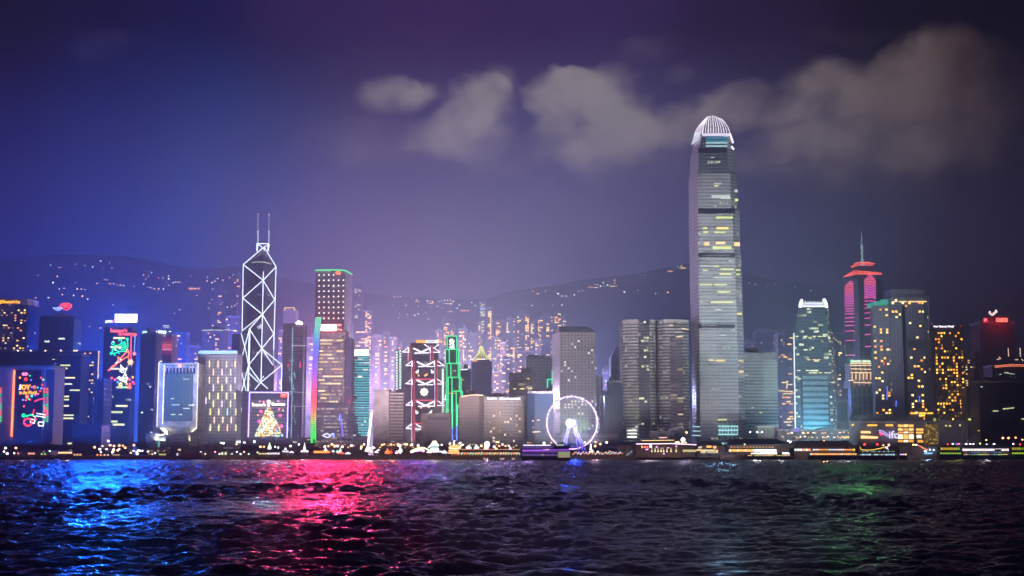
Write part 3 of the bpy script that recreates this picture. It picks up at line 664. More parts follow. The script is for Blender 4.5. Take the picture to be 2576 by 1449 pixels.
# ------------------------------------------------------------------ triangular-braced tower with two masts
t = thing('skyscraper', 'tall dark tower outlined in white crossed neon with two masts', 'skyscraper', (P(652, 0, 1850)[0], 1875, GZ))
D = 1850; gl = mat('dim_blue_glass', (.025, .04, .08), .25)
def w(px, py, d=D): return P(px, py, d)
g = MB()
L0, L1 = w(609, 1105, D + 22), w(612, 666, D + 22); F0, F1 = w(654, 1105, D), w(661, 700, D); R0, R1 = w(689, 1105, D + 22), w(694.5, 672, D + 22); B0, B1 = w(650, 1105, D + 48), w(664, 700, D + 48); A = w(664.5, 621, D + 24)
F1 = (F1[0], F1[1], w(662, 640, D)[2])
for a0, a1, b0, b1 in ((L0, L1, F0, F1), (F0, F1, R0, R1), (R0, R1, B0, B1), (B0, B1, L0, L1)):
    u = math.hypot(b0[0] - a0[0], b0[1] - a0[1]); g.face([a0, b0, b1, a1], [(0, a0[2]), (u, b0[2]), (u, b1[2]), (0, a1[2])])
g.face([L1, F1, A]); g.face([F1, R1, A]); g.face([R1, B1, A]); g.face([B1, L1, A])
bocm = fac('dark_braced_glass', W=2.6, H=3.9, ww=.9, wh=.75, wall=(.05, .06, .10), glass=(.02, .03, .06), p=.012, k=5, A=(200, 220, 220), B=(255, 240, 200), gain=.9)
put('shaft', g, bocm, t)
g = MB(); g.prism([(w(601, 0)[0], D + 8), (w(626, 0)[0], D - 8), (w(650, 0)[0], D + 6), (w(630, 0)[0], D + 26)], GZ, w(0, 840)[2]); put('shaft_wing', g, bocm, t)
g = MB(); xa, xb = w(657, 0)[0], w(709, 0)[0]; za, zb_ = w(0, 876)[2], w(0, 918)[2]
g.face([(xa, D - 9, GZ), (xb, D - 2, GZ), (xb, D - 2, zb_), (xa, D - 9, za)], [(0, GZ), (27, GZ), (27, zb_), (0, za)]); g.face([(xb, D - 2, GZ), (xb, D + 24, GZ), (xb, D + 24, zb_), (xb, D - 2, zb_)]); g.face([(xa, D - 9, za), (xb, D - 2, zb_), (xb, D + 24, zb_), (xa, D + 20, za)]); g.face([(xa, D - 9, GZ), (xa, D - 9, za), (xa, D + 20, za), (xa, D + 20, GZ)])
put('shaft_wing', g, bocm, t)
wh = glow(225, 238, 255, 2.4); N1 = D - 3; r = .52
def z3(L, name='neon_brace', rr_=.52, mt=wh):
    g = MB()
    for a, b_ in L:
        g.tube(P(a[0], a[1], a[2] if len(a) > 2 else N1), P(b_[0], b_[1], b_[2] if len(b_) > 2 else N1), rr_)
    return put(name, g, mt, t)
s = D + 19; f = D - 4
z3([((664.5, 621, D + 20), (612, 665.5, s)), ((664.5, 621, D + 20), (694.5, 671, s))], 'neon_roof_edge')
z3([((612, 665.5, s), (609, 831, s))], 'neon_corner_line'); z3([((694.5, 671, s), (688.5, 880, s))], 'neon_corner_line'); z3([((688.5, 880, s), (686.5, 978, s))], 'neon_corner_line', .45, glow(200, 220, 240, 1.2))
z3([((664.5, 622, D + 16), (662, 705, f)), ((662, 705, f), (656.5, 961, D - 12))], 'neon_corner_line')
for a, b_ in [((612, 665.5, s), (662, 705, f)), ((694.5, 671, s), (662, 705, f)), ((662, 705, f), (610.5, 750, s)), ((662, 705, f), (691, 754, s)), ((610.5, 750, s), (660, 791, f)), ((691, 754, s), (660, 791, f)), ((660, 791, f), (609, 832, s)), ((660, 791, f), (689, 840, s)), ((689, 840, s), (658.5, 877, f)), ((660, 791, f), (628, 827, D - 10)), ((628, 828, D - 10), (658.5, 877, D - 10)),
              ((658.5, 877, D - 11), (625, 919, D - 11)), ((658.5, 877, D - 11), (709.5, 918, D - 4)), ((658.5, 877, D - 8), (687, 919, D - 5)), ((625, 919, D - 11), (656, 962, D - 12)), ((709.5, 918, D - 4), (656, 962, D - 12)), ((656, 962, D - 12), (641, 980, D - 12)), ((656, 962, D - 12), (674, 978, D - 12)), ((689, 919, s), (660, 950, D - 8)), ((628, 940, D - 11), (650, 962, D - 12))]:
    z3([(a, b_)])
z3([((606, 838, D + 4), (604, 917, D + 4)), ((604, 917, D + 4), (601.5, 1060, D + 4))], 'neon_corner_line', .6); z3([((628, 827, D - 10), (624, 984, D - 10))], 'neon_corner_line', 1.0); z3([((709.5, 918, D - 4), (707, 988, D - 4))], 'neon_corner_line')
for a, b_ in [((606.5, 838), (618, 880)), ((627, 830), (604, 917)), ((618, 880), (625, 919)), ((625, 920), (603, 1004)), ((604, 917), (619, 984)), ((603, 1004), (609, 1040))]:
    z3([((*a, D - 6), (*b_, D - 6))], 'neon_brace', .5)
z3([((646.5, 632, D + 24), (649, 613, D + 24)), ((649, 613, D + 24), (677, 613, D + 24)), ((677, 613, D + 24), (675, 632, D + 24)), ((649, 615, D + 24), (660, 622, D + 24)), ((676, 615, D + 24), (664, 622, D + 24)), ((646, 612, D + 24), (646, 630, D + 24)), ((674, 614, D + 24), (674, 631, D + 24))], 'mast_frame', .55)
for px in (649, 676.5):
    z3([((px, 614, D + 24), (px, 580, D + 24))], 'mast', .55, glow(205, 215, 245, 1.6)); z3([((px, 580, D + 24), (px + .3, 537, D + 24))], 'mast', .42, glow(190, 195, 230, .8))
    z3([((px, 584, D + 24), (px, 582, D + 24)), ((px, 538, D + 24), (px, 540, D + 24))], 'mast_light', 1.0, glow(255, 190, 180, 1.5))
z3([((632, 661, D + 14), (645, 659, D + 4)), ((645, 659, D + 4), (664, 659, D - 1)), ((664, 659, D - 1), (682, 664, D + 12))], 'lit_floor', .5, glow(220, 225, 205, 1.0)); z3([((652, 641, D + 10), (661, 643, D + 4)), ((661, 643, D + 4), (670, 641, D + 10))], 'lit_floor', .5, glow(215, 225, 225, .9))
z3([((646, 741, D), (656, 741, D)), ((672, 741, D + 6), (680, 744, D + 12))], 'lit_floor', .35, glow(190, 200, 225, .9))
neon('rooftop_mark', [circ(651, 823, 3, 8), circ(657, 821, 2.5, 8), [(655, 815), (656, 826)]], D - 12, .45, glow(230, 225, 250, 1.8), t)
# block with the tree of lights
m = fac('ribbed_screen_wall', W=80, H=4.1, ww=1, wh=.5, wall=(.20, .19, .24), glass=(.03, .03, .06), p=0)
t = tower('block with a glittering tree of lights and a looping greeting framed by violet neon', 609, 726, 987, 1600, m, dep=30, plant=False, name='office_block', cat='building', side=-14)
rects('top_panel', [(628, 725, 988, 1003)], 1598.8, mat('plum_panel', (.08, .07, .12), .6), t)
neon('violet_neon', [[(624.5, 1099), (628, 987), (725, 988), (722, 1103)]], 1598, .62, glow(200, 170, 255, 3), t)
rect('red_sign', 706, 720.5, 988.5, 1000, 1597.6, glow(255, 70, 50, 1.8), t); text('9号', 710, 717, 994, 4.5, 1596.8, glow(255, 170, 120, 2.5), t) if 0 else text('88', 709, 718, 994, 4.5, 1596.8, glow(255, 180, 130, 2.5), t)
q = 1597.4; rr = random.Random(21)
text("Season's", 634, 668, 1017.5, 9, q, glow(255, 245, 205, 3.2), t, 'neon_script', bold=.02); text('Greetings', 683, 717, 1017.5, 10, q, glow(255, 240, 215, 3.2), t, 'neon_script', bold=.02)
tc_ = [(255, 215, 130), (255, 225, 160), (200, 235, 215), (255, 170, 80), (225, 225, 130), (255, 240, 200), (255, 130, 60), (110, 200, 230)]
for L in [[(676, 1015), (676, 1024)]]: neon('tree_top', [[(671, 1012), (676, 1006), (681, 1012), (673, 1018), (679, 1008), (676, 1020)]], q, .5, glow(255, 220, 230, 3), t)
for row_ in range(13):
    y = 1022 + row_ * 6.1; half = 3 + row_ * 2.75; n = 1 + int(half / 3.6)
    for i in range(n):
        x = 676 - half + (2 * half) * (i + .5) / n + rr.uniform(-.8, .8); c = rr.choice(tc_[:6] if row_ < 9 else tc_)
        rad = rr.uniform(1.2, 2.2); a0 = rr.uniform(0, 6.28); arc = [(x + rad * math.cos(a0 + a) * (1 + a * .06), y + rad * math.sin(a0 + a)) for a in np.linspace(0, rr.uniform(3.2, 6.0), 7)]
        neon('tree_curl', [arc], q, rr.uniform(.42, .6), glow(*c, 2.6), t)
neon('tree_garland', [[(672, 1040), (680, 1046), (684, 1054), (676, 1062), (668, 1068), (672, 1078), (684, 1076), (692, 1068)], [(662, 1062), (668, 1054), (676, 1056)], [(668, 1068), (662, 1082), (652, 1088)]], q, .5, glow(255, 230, 190, 2.6), t)
for x, y, r_, c in [(657, 1035, 5, (255, 90, 160)), (652, 1048 + 12, 5.2, (255, 90, 190)), (705, 1045, 5, (255, 100, 170)), (708, 1062 + 10, 5, (255, 80, 160)), (700, 1009, 3, (250, 120, 200)), (654, 1010, 2.2, (250, 120, 200)), (663, 1011, 2.2, (250, 120, 190)), (702, 1030, 3, (250, 120, 160)), (649, 1044, 2, (255, 150, 140)), (712, 1032, 2, (230, 200, 130))]:
    neon('pink_snowflake', star(x, y, r_, 8), q, .3, glow(*c, 2.2), t)
t = tower('long grey podium below the tree-of-lights block', 650, 800, 1104, 1570, fac('grey_podium_wall', W=9, H=6, ww=.8, wh=.2, wall=(.20, .19, .21), glass=(.10, .09, .10), p=.02), name='podium', cat='building', dep=22, plant=False)
text('Bank', 737, 748, 1112, 2.2, 1569, glow(240, 235, 225, 2), t)

# ------------------------------------------------------------------ towers right of the braced tower
m = fac('grey_slat_tower_wall', W=30, H=3.7, ww=.94, wh=.5, wall=(.17, .15, .19), glass=(.05, .045, .07), p=.0)
t = tower('grey slatted tower crowned by a white bubble-shaped sign', 712, 772, 815, 1720, m, side=8, plant=False, dep=36)
g = MB()
for cx, cz, r_ in [(747, 811, 3), (752, 809, 4.5), (757, 811, 4)]:
    q_ = P(cx, cz + 2, 1718); g.disc(q_[0], 1717, 1719, q_[2], r_ * .5, 12)
put('bubble_sign', g, glow(255, 235, 240, 3.6), t); 
neon('led_streak', [[(736, 823), (735, 900), (733, 960), (735, 1000), (733, 1030), (734, 1060), (732, 1090)]], 1718, .32, glow(165, 215, 225, 1.5), t)
for i in range(22):
    x = 734 + rr.uniform(-9, 9); y = 925 + rr.random() * 165; neon('led_streak', [[(x, y), (x + rr.uniform(-3, 3), y + rr.uniform(5, 14))]], 1718, .3, glow(165, 215, 225, 1.2), t)
neon('lit_floor', [[(733, 869), (772, 870)]], 1718, .4, glow(220, 215, 225, 1.0), t); neon('lit_floor', [[(726, 907), (740, 908)]], 1718, .35, glow(220, 215, 225, .9), t); neon('lit_floor', [[(728, 986), (772, 988)], [(732, 1021), (772, 1023)]], 1718, .35, glow(220, 215, 225, .8), t)
rects('red_banner', [(753, 757, 911, 924), (723, 727, 915, 923)], 1717.6, glow(220, 60, 90, 1.3), t)
t = tower('far apartment tower with an amber-lit crown, above the slatted grey tower', 713, 743, 781, 2150, fac('far_flat_wall_a', W=3.2, H=3.2, ww=.6, wh=.5, wall=(.12, .11, .15), glass=(.02, .02, .04), p=.07, gain=1.3), name='apartment_tower', plant=False)
rects('crown', [(715, 742, 773, 775.5), (715, 718, 773, 781), (739, 742, 773, 781)], 2149, glow(235, 190, 80, 1.6), t)

# tall slab tower with a green neon roof line
m = fac('lit_rows_wall', W=5.2, H=4.0, ww=.9, wh=.36, wall=(.20, .17, .22), glass=(.07, .06, .10), p=.20, k=4, A=(225, 200, 200), B=(240, 225, 200), gain=.35)
t = tower('tall slab tower studded with rows of white light spots under a green neon roof line', 794, 886, 681, 1800, m, side=18, dep=46, plant=False)
neon('green_neon', [[(793.5, 680), (836, 679), (867, 680), (886, 690)]], 1797, .75, glow(70, 225, 130, 2.2), t)
g = MB()
for j in range(9):
    for i in range(6):
        if j == 0 and i > 3: continue
        q_ = P(802.5 + i * 12.2, 691.5 + j * 13.7 + i * -.2, 1798.6); a = 1.15
        g.face([(q_[0] - a, 1798.6, q_[2] - a * .8), (q_[0] + a, 1798.6, q_[2] - a * .8), (q_[0] + a * .2, 1798.6, q_[2] + a * 1.2)])
put('spotlight', g, glow(250, 230, 215, 2.6), t)
neon('roof_emblem', [circ(848, 687, 3.4, 8), circ(853, 687, 3.4, 8)], 1797, .6, glow(255, 130, 100, 2.4), t)
g = MB()
for j in range(9): q_ = P(796, 694.5 + j * 13.7, 1799); g.box(q_[0], P(866, 694, 1799)[0], 1798.8, 1799.9, q_[2] - 1.9, q_[2] - 1.3)
put('ledge', g, greym, t)

# gold-lit office tower with the rainbow sail
m = fac('gold_office_wall', W=2.5, H=4.05, ww=.94, wh=.42, wall=(.16, .13, .15), glass=(.05, .045, .07), p=.80, k=3, A=(225, 185, 100), B=(235, 205, 150), gain=.62)
t = tower('office tower with gold-lit floors and a white and red sign, beside the rainbow sail', 797, 868, 832, 1550, m, dep=34, plant=False)
rr = random.Random(5); xw, Z0, Z1 = t['_x0'], 30, t['_zt'] - 8
add_windows(t, xw, 2.5, 4.05, .94, .42, 12, Z0, Z1, 1550, 46, [glow(240, 215, 140, 1.3), glow(250, 230, 170, 1.5), glow(225, 195, 110, 1.1)], span=3, seed=9)
g = MB()
for j in range(66): z = GZ + 8 + j * 4.05; 
rects('dark_band', [(797, 879, 988 + 24, 1026)], 1549.2, mat('dim_band_glass', (.05, .05, .08), .4), t)
rects('side_wing', [(868, 884, 850, 1104)], 1553, fac('violet_side_wall', W=5, H=4.05, ww=.8, wh=.3, wall=(.07, .06, .11), glass=(.03, .03, .06), p=.03), t, 26)
rects('lower_bay', [(797, 874, 1026, 1104)], 1549.4, fac('gold_lower_wall', W=2.5, H=4.05, ww=.94, wh=.4, wall=(.14, .12, .15), glass=(.05, .05, .08), p=.6, k=3, A=(230, 195, 120), B=(235, 215, 160), gain=.6), t, .5)
rect('red_sign_board', 804, 860, 813, 838, 1549, glow(200, 60, 70, .55), t); rect('sign_panel', 806.5, 846, 816.5, 832, 1548, glow(255, 238, 225, 4.5), t)
neon('sign_flare', [[(847, 818), (858, 817)], [(848, 828), (860, 830)]], 1548, .6, glow(255, 150, 130, 2.5), t)
neon('fish_lights', [[(812, 1096), (822, 1090), (832, 1097), (824, 1101), (812, 1096)], [(832, 1094), (838, 1090)]], 1547, .45, glow(225, 225, 255, 2.4), t)
neon('blue_led_column', [[(856, 1042), (858, 1060), (860, 1078), (862, 1098)]], 1547, 1.0, glow(110, 100, 240, 1.5), t); rects('blue_led', [(853, 858, 1044, 1058), (836, 841, 1090, 1099)], 1547, glow(120, 140, 255, 2.2), t)
# sail: a curved screen of coloured bars, cell by cell up its height
s = thing('rainbow_sail', 'tall curved light sail running from teal through violet and red to green at its foot', 'light display', P(790, 1112, 1545))
def lx(y): tt_ = (y - 797) / (1113 - 797); return 794.5 - 13.0 * math.sin(min(1, tt_ * 1.08) * math.pi / 2) ** .8 - 0 * tt_
stops = [(797, (70, 225, 170)), (835, (60, 190, 190)), (870, (80, 110, 235)), (910, (120, 90, 235)), (945, (190, 80, 225)), (975, (240, 70, 160)), (1000, (250, 70, 90)), (1025, (250, 110, 70)), (1050, (220, 190, 70)), (1075, (90, 235, 90)), (1115, (30, 240, 90))]
def rc(y):
    for (a, ca), (b_, cb) in zip(stops, stops[1:]):
        if y <= b_: f_ = (y - a) / (b_ - a); return tuple(int(round((ca[i] + (cb[i] - ca[i]) * f_) / 6) * 6) for i in range(3))
    return stops[-1][1]
y = 798.0; back = MB()
while y < 1112:
    xl = lx(y); wd = 13.0 - .6 * (y - 797) / 316; yn = y + 5.2; c = rc(y)
    g = MB()
    for i in range(4):
        x = xl + i * wd / 4 * 1.18
        a, b_, c2, d2 = P(x, y, 1545), P(x + wd / 4 * .72, y, 1545), P(lx(yn) + i * wd / 4 * 1.18 + wd / 4 * .72, yn - 1.2, 1545), P(lx(yn) + i * wd / 4 * 1.18, yn - 1.2, 1545)
        if y > 1100 and i == 2: continue
        g.face([d2, c2, b_, a]); g.face([(p[0], 1545.6, p[2]) for p in (a, b_, c2, d2)])
    put('light_bar', g, glow(*c, 2.2), s); y = yn
g = MB(); yy = np.linspace(798, 1113, 16)
for a, b_ in zip(yy, yy[1:]):
    q4 = [P(lx(b_) - .6, b_, 1546), P(lx(b_) + 15.6, b_, 1546), P(lx(a) + 15.6, a, 1546), P(lx(a) - .6, a, 1546)]
    g.face(q4); g.face([(p[0], 1550, p[2]) for p in q4[::-1]]); g.face([q4[0], q4[3], (q4[3][0], 1550, q4[3][2]), (q4[0][0], 1550, q4[0][2])])
put('screen', g, mat('sail_backing', (.05, .05, .06), .5), s)

# teal-striped tower and its cranes of neon
m = fac('dark_plum_wall', W=3, H=4, ww=.8, wh=.4, wall=(.07, .06, .10), glass=(.03, .03, .06), p=.03, A=(180, 220, 235), B=(255, 230, 190))
t = tower('tower striped with thin teal light lines under a white and blue screen', 873, 930, 880, 1610, m, plant=False, side=-12)
g2 = MB()
for i, y in enumerate(np.arange(893, 1098, 6.3)):
    a = rr.choice([0, 4, 10, 0]); q_ = [(889 + a + (8 if y > 1050 else 0), y), (930, y)]
    neon('teal_line', [q_], 1608, .32, glow(70, 215, 220, 2.0), t)
    if i % 2: neon('teal_line', [[(900, y + 2.6), (926, y + 2.6)]], 1608, .25, glow(60, 170, 190, 1.4), t)
add_windows(t, P(893, 950, 1610)[0], 3, 4, .8, .4, 5, 80, 160, 1609.5, 12, [glow(255, 215, 190, 1.6), glow(255, 170, 150, 1.4)], span=2, seed=3)
rect('screen', 889, 928, 879, 895, 1608, glow(235, 245, 255, 2.6), t); neon('screen_picture', [[(900, 892), (905, 886), (912, 889), (920, 884)], [(894, 884), (902, 882)]], 1607, .8, glow(120, 190, 220, 1.8), t)
c = thing('rooftop_crane', 'pale lattice mast rising beside the teal-striped tower', 'mast', P(876, 878, 1625))
neon('mast_post', [[(873.5, 872), (876, 818)], [(886, 873), (888, 818)]], 1625, .45, glow(190, 195, 235, .8), c); neon('stay', [[(875, 850), (886, 872)], [(888, 848), (902, 872)], [(874, 872), (902, 872)], [(876, 858), (873, 870)]], 1625, .32, glow(190, 195, 235, .7), c)
# pale hall with ribbed balconies
t = tower('pale hall with a stack of curved balconies on its right half, low on the waterfront', 940, 979, 983, 1490, mat('warm_pale_render', (.46, .40, .40), .85, noise=.12), plant=False, name='office_block', cat='building', dep=30)
g = MB()
for k in range(11): q_ = P(965 + 0, 990 + k * 10.5, 1489); g.box(q_[0], q_[0] + 1.2, 1489.4, 1490.2, q_[2] - .3, q_[2] + .3)
put('window', g, darkm, t)
rects('balcony_bay', [(979, 1016, 984, 1108)], 1493, mat('dark_recess', (.04, .03, .06), .6), t, 20)
g = MB()
for k in range(15):
    q_ = P(980, 990 + k * 8.1, 1491); x_ = P(1015, 990, 1491)[0]; mid = (q_[0] + x_) / 2
    g.prism([(q_[0], 1492.6), (mid, 1490.4), (x_, 1492.6), (x_, 1493.2), (q_[0], 1493.2)], q_[2] - .85, q_[2] + .85)
put('balcony', g, mat('balcony_cream', (.55, .47, .45), .8), t)
# ------------------------------------------------------------------ bank tower hung on red-lit masts
t = thing('bank_tower', 'tower hung from five tiers of white-lit coat-hanger trusses between red lattice masts', 'tower', (P(1066, 0, 1750)[0], 1775, GZ))
D = 1750
def bx(name, x0, x1, y0, y1, m, d=D, th=30, n=None): return rect(name, x0, x1, y0, y1, d, m, t, th)
bx('glass_body', 1037, 1101, 870, 1112, fac('striped_bank_glass', W=2.4, H=3.9, ww=.95, wh=.6, wall=(.08, .08, .11), glass=(.02, .035, .05), p=.10, k=6, A=(190, 220, 170), B=(210, 225, 200), gain=.55))
cw = mat('bank_grey_cladding', (.36, .33, .36), .75, noise=.15)
bx('service_wall', 1013, 1030, 878, 1112, cw, D + 4); bx('service_wall', 1030, 1037, 869, 1112, cw, D + 6); bx('service_wall', 1101, 1113, 905, 1112, cw, D + 6)
bx('top_floor', 1033, 1096, 862, 872, mat('bank_top_glass', (.07, .06, .09), .5), D + 2)
sg = rects('roof_banner', [(1047, 1071, 855.5, 862.5)], D - 2, glow(255, 180, 70, 1.7), t); rects('roof_banner', [(1071, 1103, 855.5, 862.5)], D - 2, glow(235, 235, 240, 2.2), t); rects('roof_banner', [(1103, 1112, 855.5, 862.5)], D - 2, glow(255, 170, 70, 1.7), t)
text('HSBC', 1074, 1098, 859, 4.2, D - 2.6, glow(70, 120, 150, .8), t, bold=.03); rects('banner_bracket', [(1050, 1052, 862, 872), (1106, 1108, 862, 872)], D, darkm, t)
red = glow(205, 75, 100, 1.1); vio = glow(215, 205, 255, 1.6); wht = glow(245, 230, 255, 3.0)
def mast(xa, xb, y0, y1):
    L = [[(xa, y0), (xa, y1)], [(xb, y0), (xb, y1)]]; y = y0; k = 0
    while y < y1 - 5: L.append([(xa, y + 4), (xb, y)]); y += 4.6
    neon('lattice_mast', L, D - 3, .42, red, t)
    rects('mast_core', [(xa, xb, y0, y1)], D - 2, mat('mast_core_' + str(xa), (.16, .09, .11), .6), t, 2)
    neon('mast_edge_light', [[(xa - 1, y0), (xa - 1, y1)]], D - 4, .3, vio, t)
mast(1027.5, 1034, 870, 908); mast(1083, 1090, 870, 908); mast(1036, 1043, 906, 1111); mast(1094.5, 1101, 906, 1048)
def truss(xl, xr, y, flip=0):
    a, b_ = (xl, xr)
    neon('hanger_truss', [[(a - 3, y), (a - 19, y + 11.5)], [(a - 19, y + 11.5), (a - 2, y + 11.5)], [(b_ + 3, y), (b_ + 20, y + 12)], [(b_ + 20, y + 12), (b_ + 3, y + 12)]], D - 5, .45, wht, t)
    neon('hanger_truss', [[(a + 9, y + 2), (a + 29, y + 12)], [(b_ - 7, y + 2), (b_ - 27, y + 12)]], D - 5, .95, wht, t)
    neon('hanger_truss', [[(a + 12, y + 14), (a + 29, y + 14)], [(b_ - 25, y + 14), (b_ - 8, y + 14)], [(a - 3, y), (a - 3, y + 14)], [(b_ - 5, y), (b_ - 5, y + 14)]], D - 5, .5, wht, t)
truss(1031, 1087, 874); truss(1039.5, 1097.5, 908)
for y in (954, 1008): truss(1039.5, 1097.5, y)
neon('hanger_truss', [[(1036, 1066), (1021, 1078)], [(1021, 1078), (1035, 1078)], [(1046, 1067), (1060, 1075)], [(1045, 1080), (1059, 1080)]], D - 5, .6, wht, t)
neon('top_truss', [[(1067, 866), (1078, 873)], [(1104, 866), (1094, 874)]], D - 5, .45, wht, t)
neon('red_light_bar', [[(1044, 954), (1090, 954)], [(1044, 1007), (1090, 1007)], [(1044, 1065), (1059, 1065)]], D - 5, .7, glow(235, 70, 100, 1.8), t)
neon('round_light_motif', [circ(1067, 986, 7, 10), circ(1067, 986, 4, 8), circ(1067, 986, 1.5, 6)] + star(1067, 986, 10, 8), D - 5, .85, glow(255, 240, 190, 3), t)
for cx, cyy, s_ in [(1050, 934, 1), (1087, 934, -1), (1048, 1036, -1), (1084, 1036, 1)]:
    g = MB(); pts = [P(cx - 5 * s_, cyy + 2, D - 4), P(cx + 3 * s_, cyy - 5, D - 4), P(cx + 2 * s_, cyy + 5, D - 4), P(cx - 2 * s_, cyy + 5, D - 4)]; g.face(pts); g.face([(p[0], p[1] + .5, p[2]) for p in pts[::-1]]); put('white_light_panel', g, glow(245, 240, 240, 2.6), t)
neon('orange_light', [[(1051, 944), (1055, 945)], [(1068, 946), (1072, 943), (1076, 942)], [(1057, 1026), (1062, 1025)], [(1077, 1025), (1080, 1025)]], D - 4, 1.1, glow(255, 165, 90, 2.4), t)
g = MB()
for xx, y0, y1, st in [(998, 886, 981, 6.6), (1007, 883, 981, 6.6), (1114, 930, 1040, 5)]:
    y = y0
    while y < y1: q_ = P(xx, y, D + 4); put('stair_light', MB().box(q_[0] - 1.1, q_[0] + 1.1, D + 3, D + 4, q_[2] - .9, q_[2] + .9), glow(215, 245, 235, 2.2), t); y += st
bx('stair_tower', 993, 1013, 880, 1112, fac('stair_tower_wall', W=4, H=4, ww=.5, wh=.4, wall=(.14, .15, .17), glass=(.03, .04, .05), p=.1), D + 5); bx('stair_tower', 1110, 1119, 925, 1112, fac('stair_tower_wall_b', W=4, H=4, ww=.5, wh=.4, wall=(.16, .18, .17), glass=(.03, .04, .05), p=.1), D + 5)

# stepped tower outlined in green
t = thing('bank_tower', 'slim stepped tower outlined in green neon with a white looped emblem', 'tower', (P(1140, 0, 1740)[0], 1760, GZ)); D = 1740
gm = fac('green_tower_wall', W=3.2, H=3.8, ww=.8, wh=.45, wall=(.06, .08, .09), glass=(.02, .03, .04), p=.05, A=(220, 200, 180), B=(230, 230, 200), gain=.7)
for i, (a, b_, y0) in enumerate([(1121.5, 1149, 846), (1121, 1153.5, 880), (1121, 1156.5, 914), (1126, 1159.5, 949), (1137, 1163, 984)]): rect('tier', a, b_, y0, 1112, D + 3 - i * 1.2, gm, t, 24)
gn = glow(50, 235, 140, 2.3)
neon('green_neon', [[(1120, 845.5), (1149, 845.5), (1149, 877)], [(1125, 846), (1125, 877)], [(1121, 879), (1154, 879), (1153, 914)], [(1120.5, 879), (1120.5, 914)], [(1130, 880), (1130, 914)], [(1149, 880), (1149, 914)], [(1123.5, 1040), (1124.5, 914), (1156.5, 914), (1156.5, 950)], [(1134, 914), (1134, 950)], [(1152.5, 914), (1152.5, 950)],
                    [(1127, 1040), (1127.5, 949), (1159.5, 949), (1159, 1018)], [(1137, 949), (1137, 1078)], [(1155.5, 949), (1155.5, 984)], [(1139, 984), (1162.5, 984), (1162, 1013)], [(1147.5, 984), (1148.5, 1078)], [(1148.5, 1019), (1157, 1019)]], D - 4, .5, gn, t)
neon('green_neon', [[(1137, 990), (1137, 1078)], [(1149, 1020), (1149, 1072)]], D - 4, .95, glow(60, 240, 150, 2.6), t); neon('blue_neon', [[(1137, 1078), (1137, 1108)], [(1149, 1072), (1149, 1108)]], D - 4, .95, glow(90, 120, 250, 2.3), t)
neon('emblem', [[(1140, 856), (1135, 853), (1131, 858), (1136, 863), (1141, 866), (1140, 873), (1134, 871)], [(1131, 868), (1137, 862), (1143, 858)], [(1130, 874), (1143, 875)]], D - 4, 1.0, glow(215, 245, 240, 2.8), t)
neon('orange_strip', [[(1128, 989), (1148, 989)]], D - 4, .5, glow(255, 160, 90, 1.5), t)

t = tower('low brown block with a deep-set purple window grid behind the carousel lights', 1059, 1134, 1042, 1500, mat('taupe_cladding', (.33, .27, .27), .85, noise=.12), name='office_block', cat='building', dep=28)
rects('window_grid', [(1074, 1128, 1049, 1118)], 1499.2, fac('purple_grid_wall', W=2.55, H=3.6, ww=.52, wh=.62, wall=(.24, .20, .24), glass=(.06, .05, .10), p=.004), t, .6); rects('top_recess', [(1074, 1128, 1048, 1055)], 1498.8, mat('recess_violet', (.07, .06, .13), .5), t, .3)

# hotel pair
m = fac('taupe_hotel_wall', W=30, H=3.5, ww=.95, wh=.14, wall=(.36, .31, .30), glass=(.16, .14, .16), p=0)
t = tower('plain taupe block with a lit rim along its sloping roof, left of the white-signed hotel', 1155, 1232, 998, 1525, m, name='hotel_block', cat='building', poly=[(1155, 1525), (1205, 1519), (1232, 1532), (1232, 1556), (1155, 1556)], plant=True)
neon('rim_light', [[(1160, 998), (1172, 996), (1196, 993), (1216, 995)]], 1517, .6, glow(255, 205, 170, 2.2), t)
m = fac('hotel_grid_wall', W=3.1, H=3.4, ww=.66, wh=.46, wall=(.38, .35, .35), glass=(.06, .06, .09), p=.07, A=(255, 205, 150), B=(255, 240, 220), gain=1.6)
t = tower('broad pale hotel with a white sign strip and a gold-lit pier at its middle', 1217, 1316, 1003, 1500, m, name='hotel_block', cat='hotel', dep=34, wins=14, grid=(3.1, 3.4, .66, .46), wmats=[glow(255, 225, 190, 1.6)])
rects('cornice', [(1216, 1317, 997.5, 1005)], 1498.6, mat('hotel_cornice', (.28, .25, .26), .8), t); rects('corner_pier', [(1310.5, 1317.5, 1003, 1115), (1245, 1257, 1012, 1115)], 1498.2, mat('hotel_pier', (.44, .38, .32), .8), t, 1.5)
rects('stair_bay', [(1217, 1232, 1010, 1112)], 1499.2, fac('hotel_bay_wall', W=2.6, H=3.4, ww=.5, wh=.5, wall=(.34, .31, .32), glass=(.05, .05, .08), p=.02), t, .5)
text('Mandarin', 1226, 1249, 1002, 3.6, 1497.5, glow(245, 240, 255, 3.2), t, bold=.03); text('Oriental', 1257, 1308, 1002, 3.2, 1497.5, glow(245, 240, 255, 3.2), t, bold=.03)
neon('neon_sign_underline', [[(1225, 1003.6), (1250, 1003.6)], [(1256, 1003.8), (1309, 1003.8)]], 1497.5, .35, glow(245, 235, 255, 2.6), t)
lamp('SPOT', P(1251, 1117, 1494), (255, 180, 70), 2.2e4, .4, rot=(172, 0, 0), spread=34, name='pier_uplight'); lamp('SPOT', P(1314, 1117, 1494), (255, 180, 70), 9e3, .4, rot=(174, 0, 0), spread=26, name='pier_uplight')
rects('uplight_box', [(1247, 1256, 1110, 1116)], 1495, glow(255, 225, 150, 2.2), t, 1)

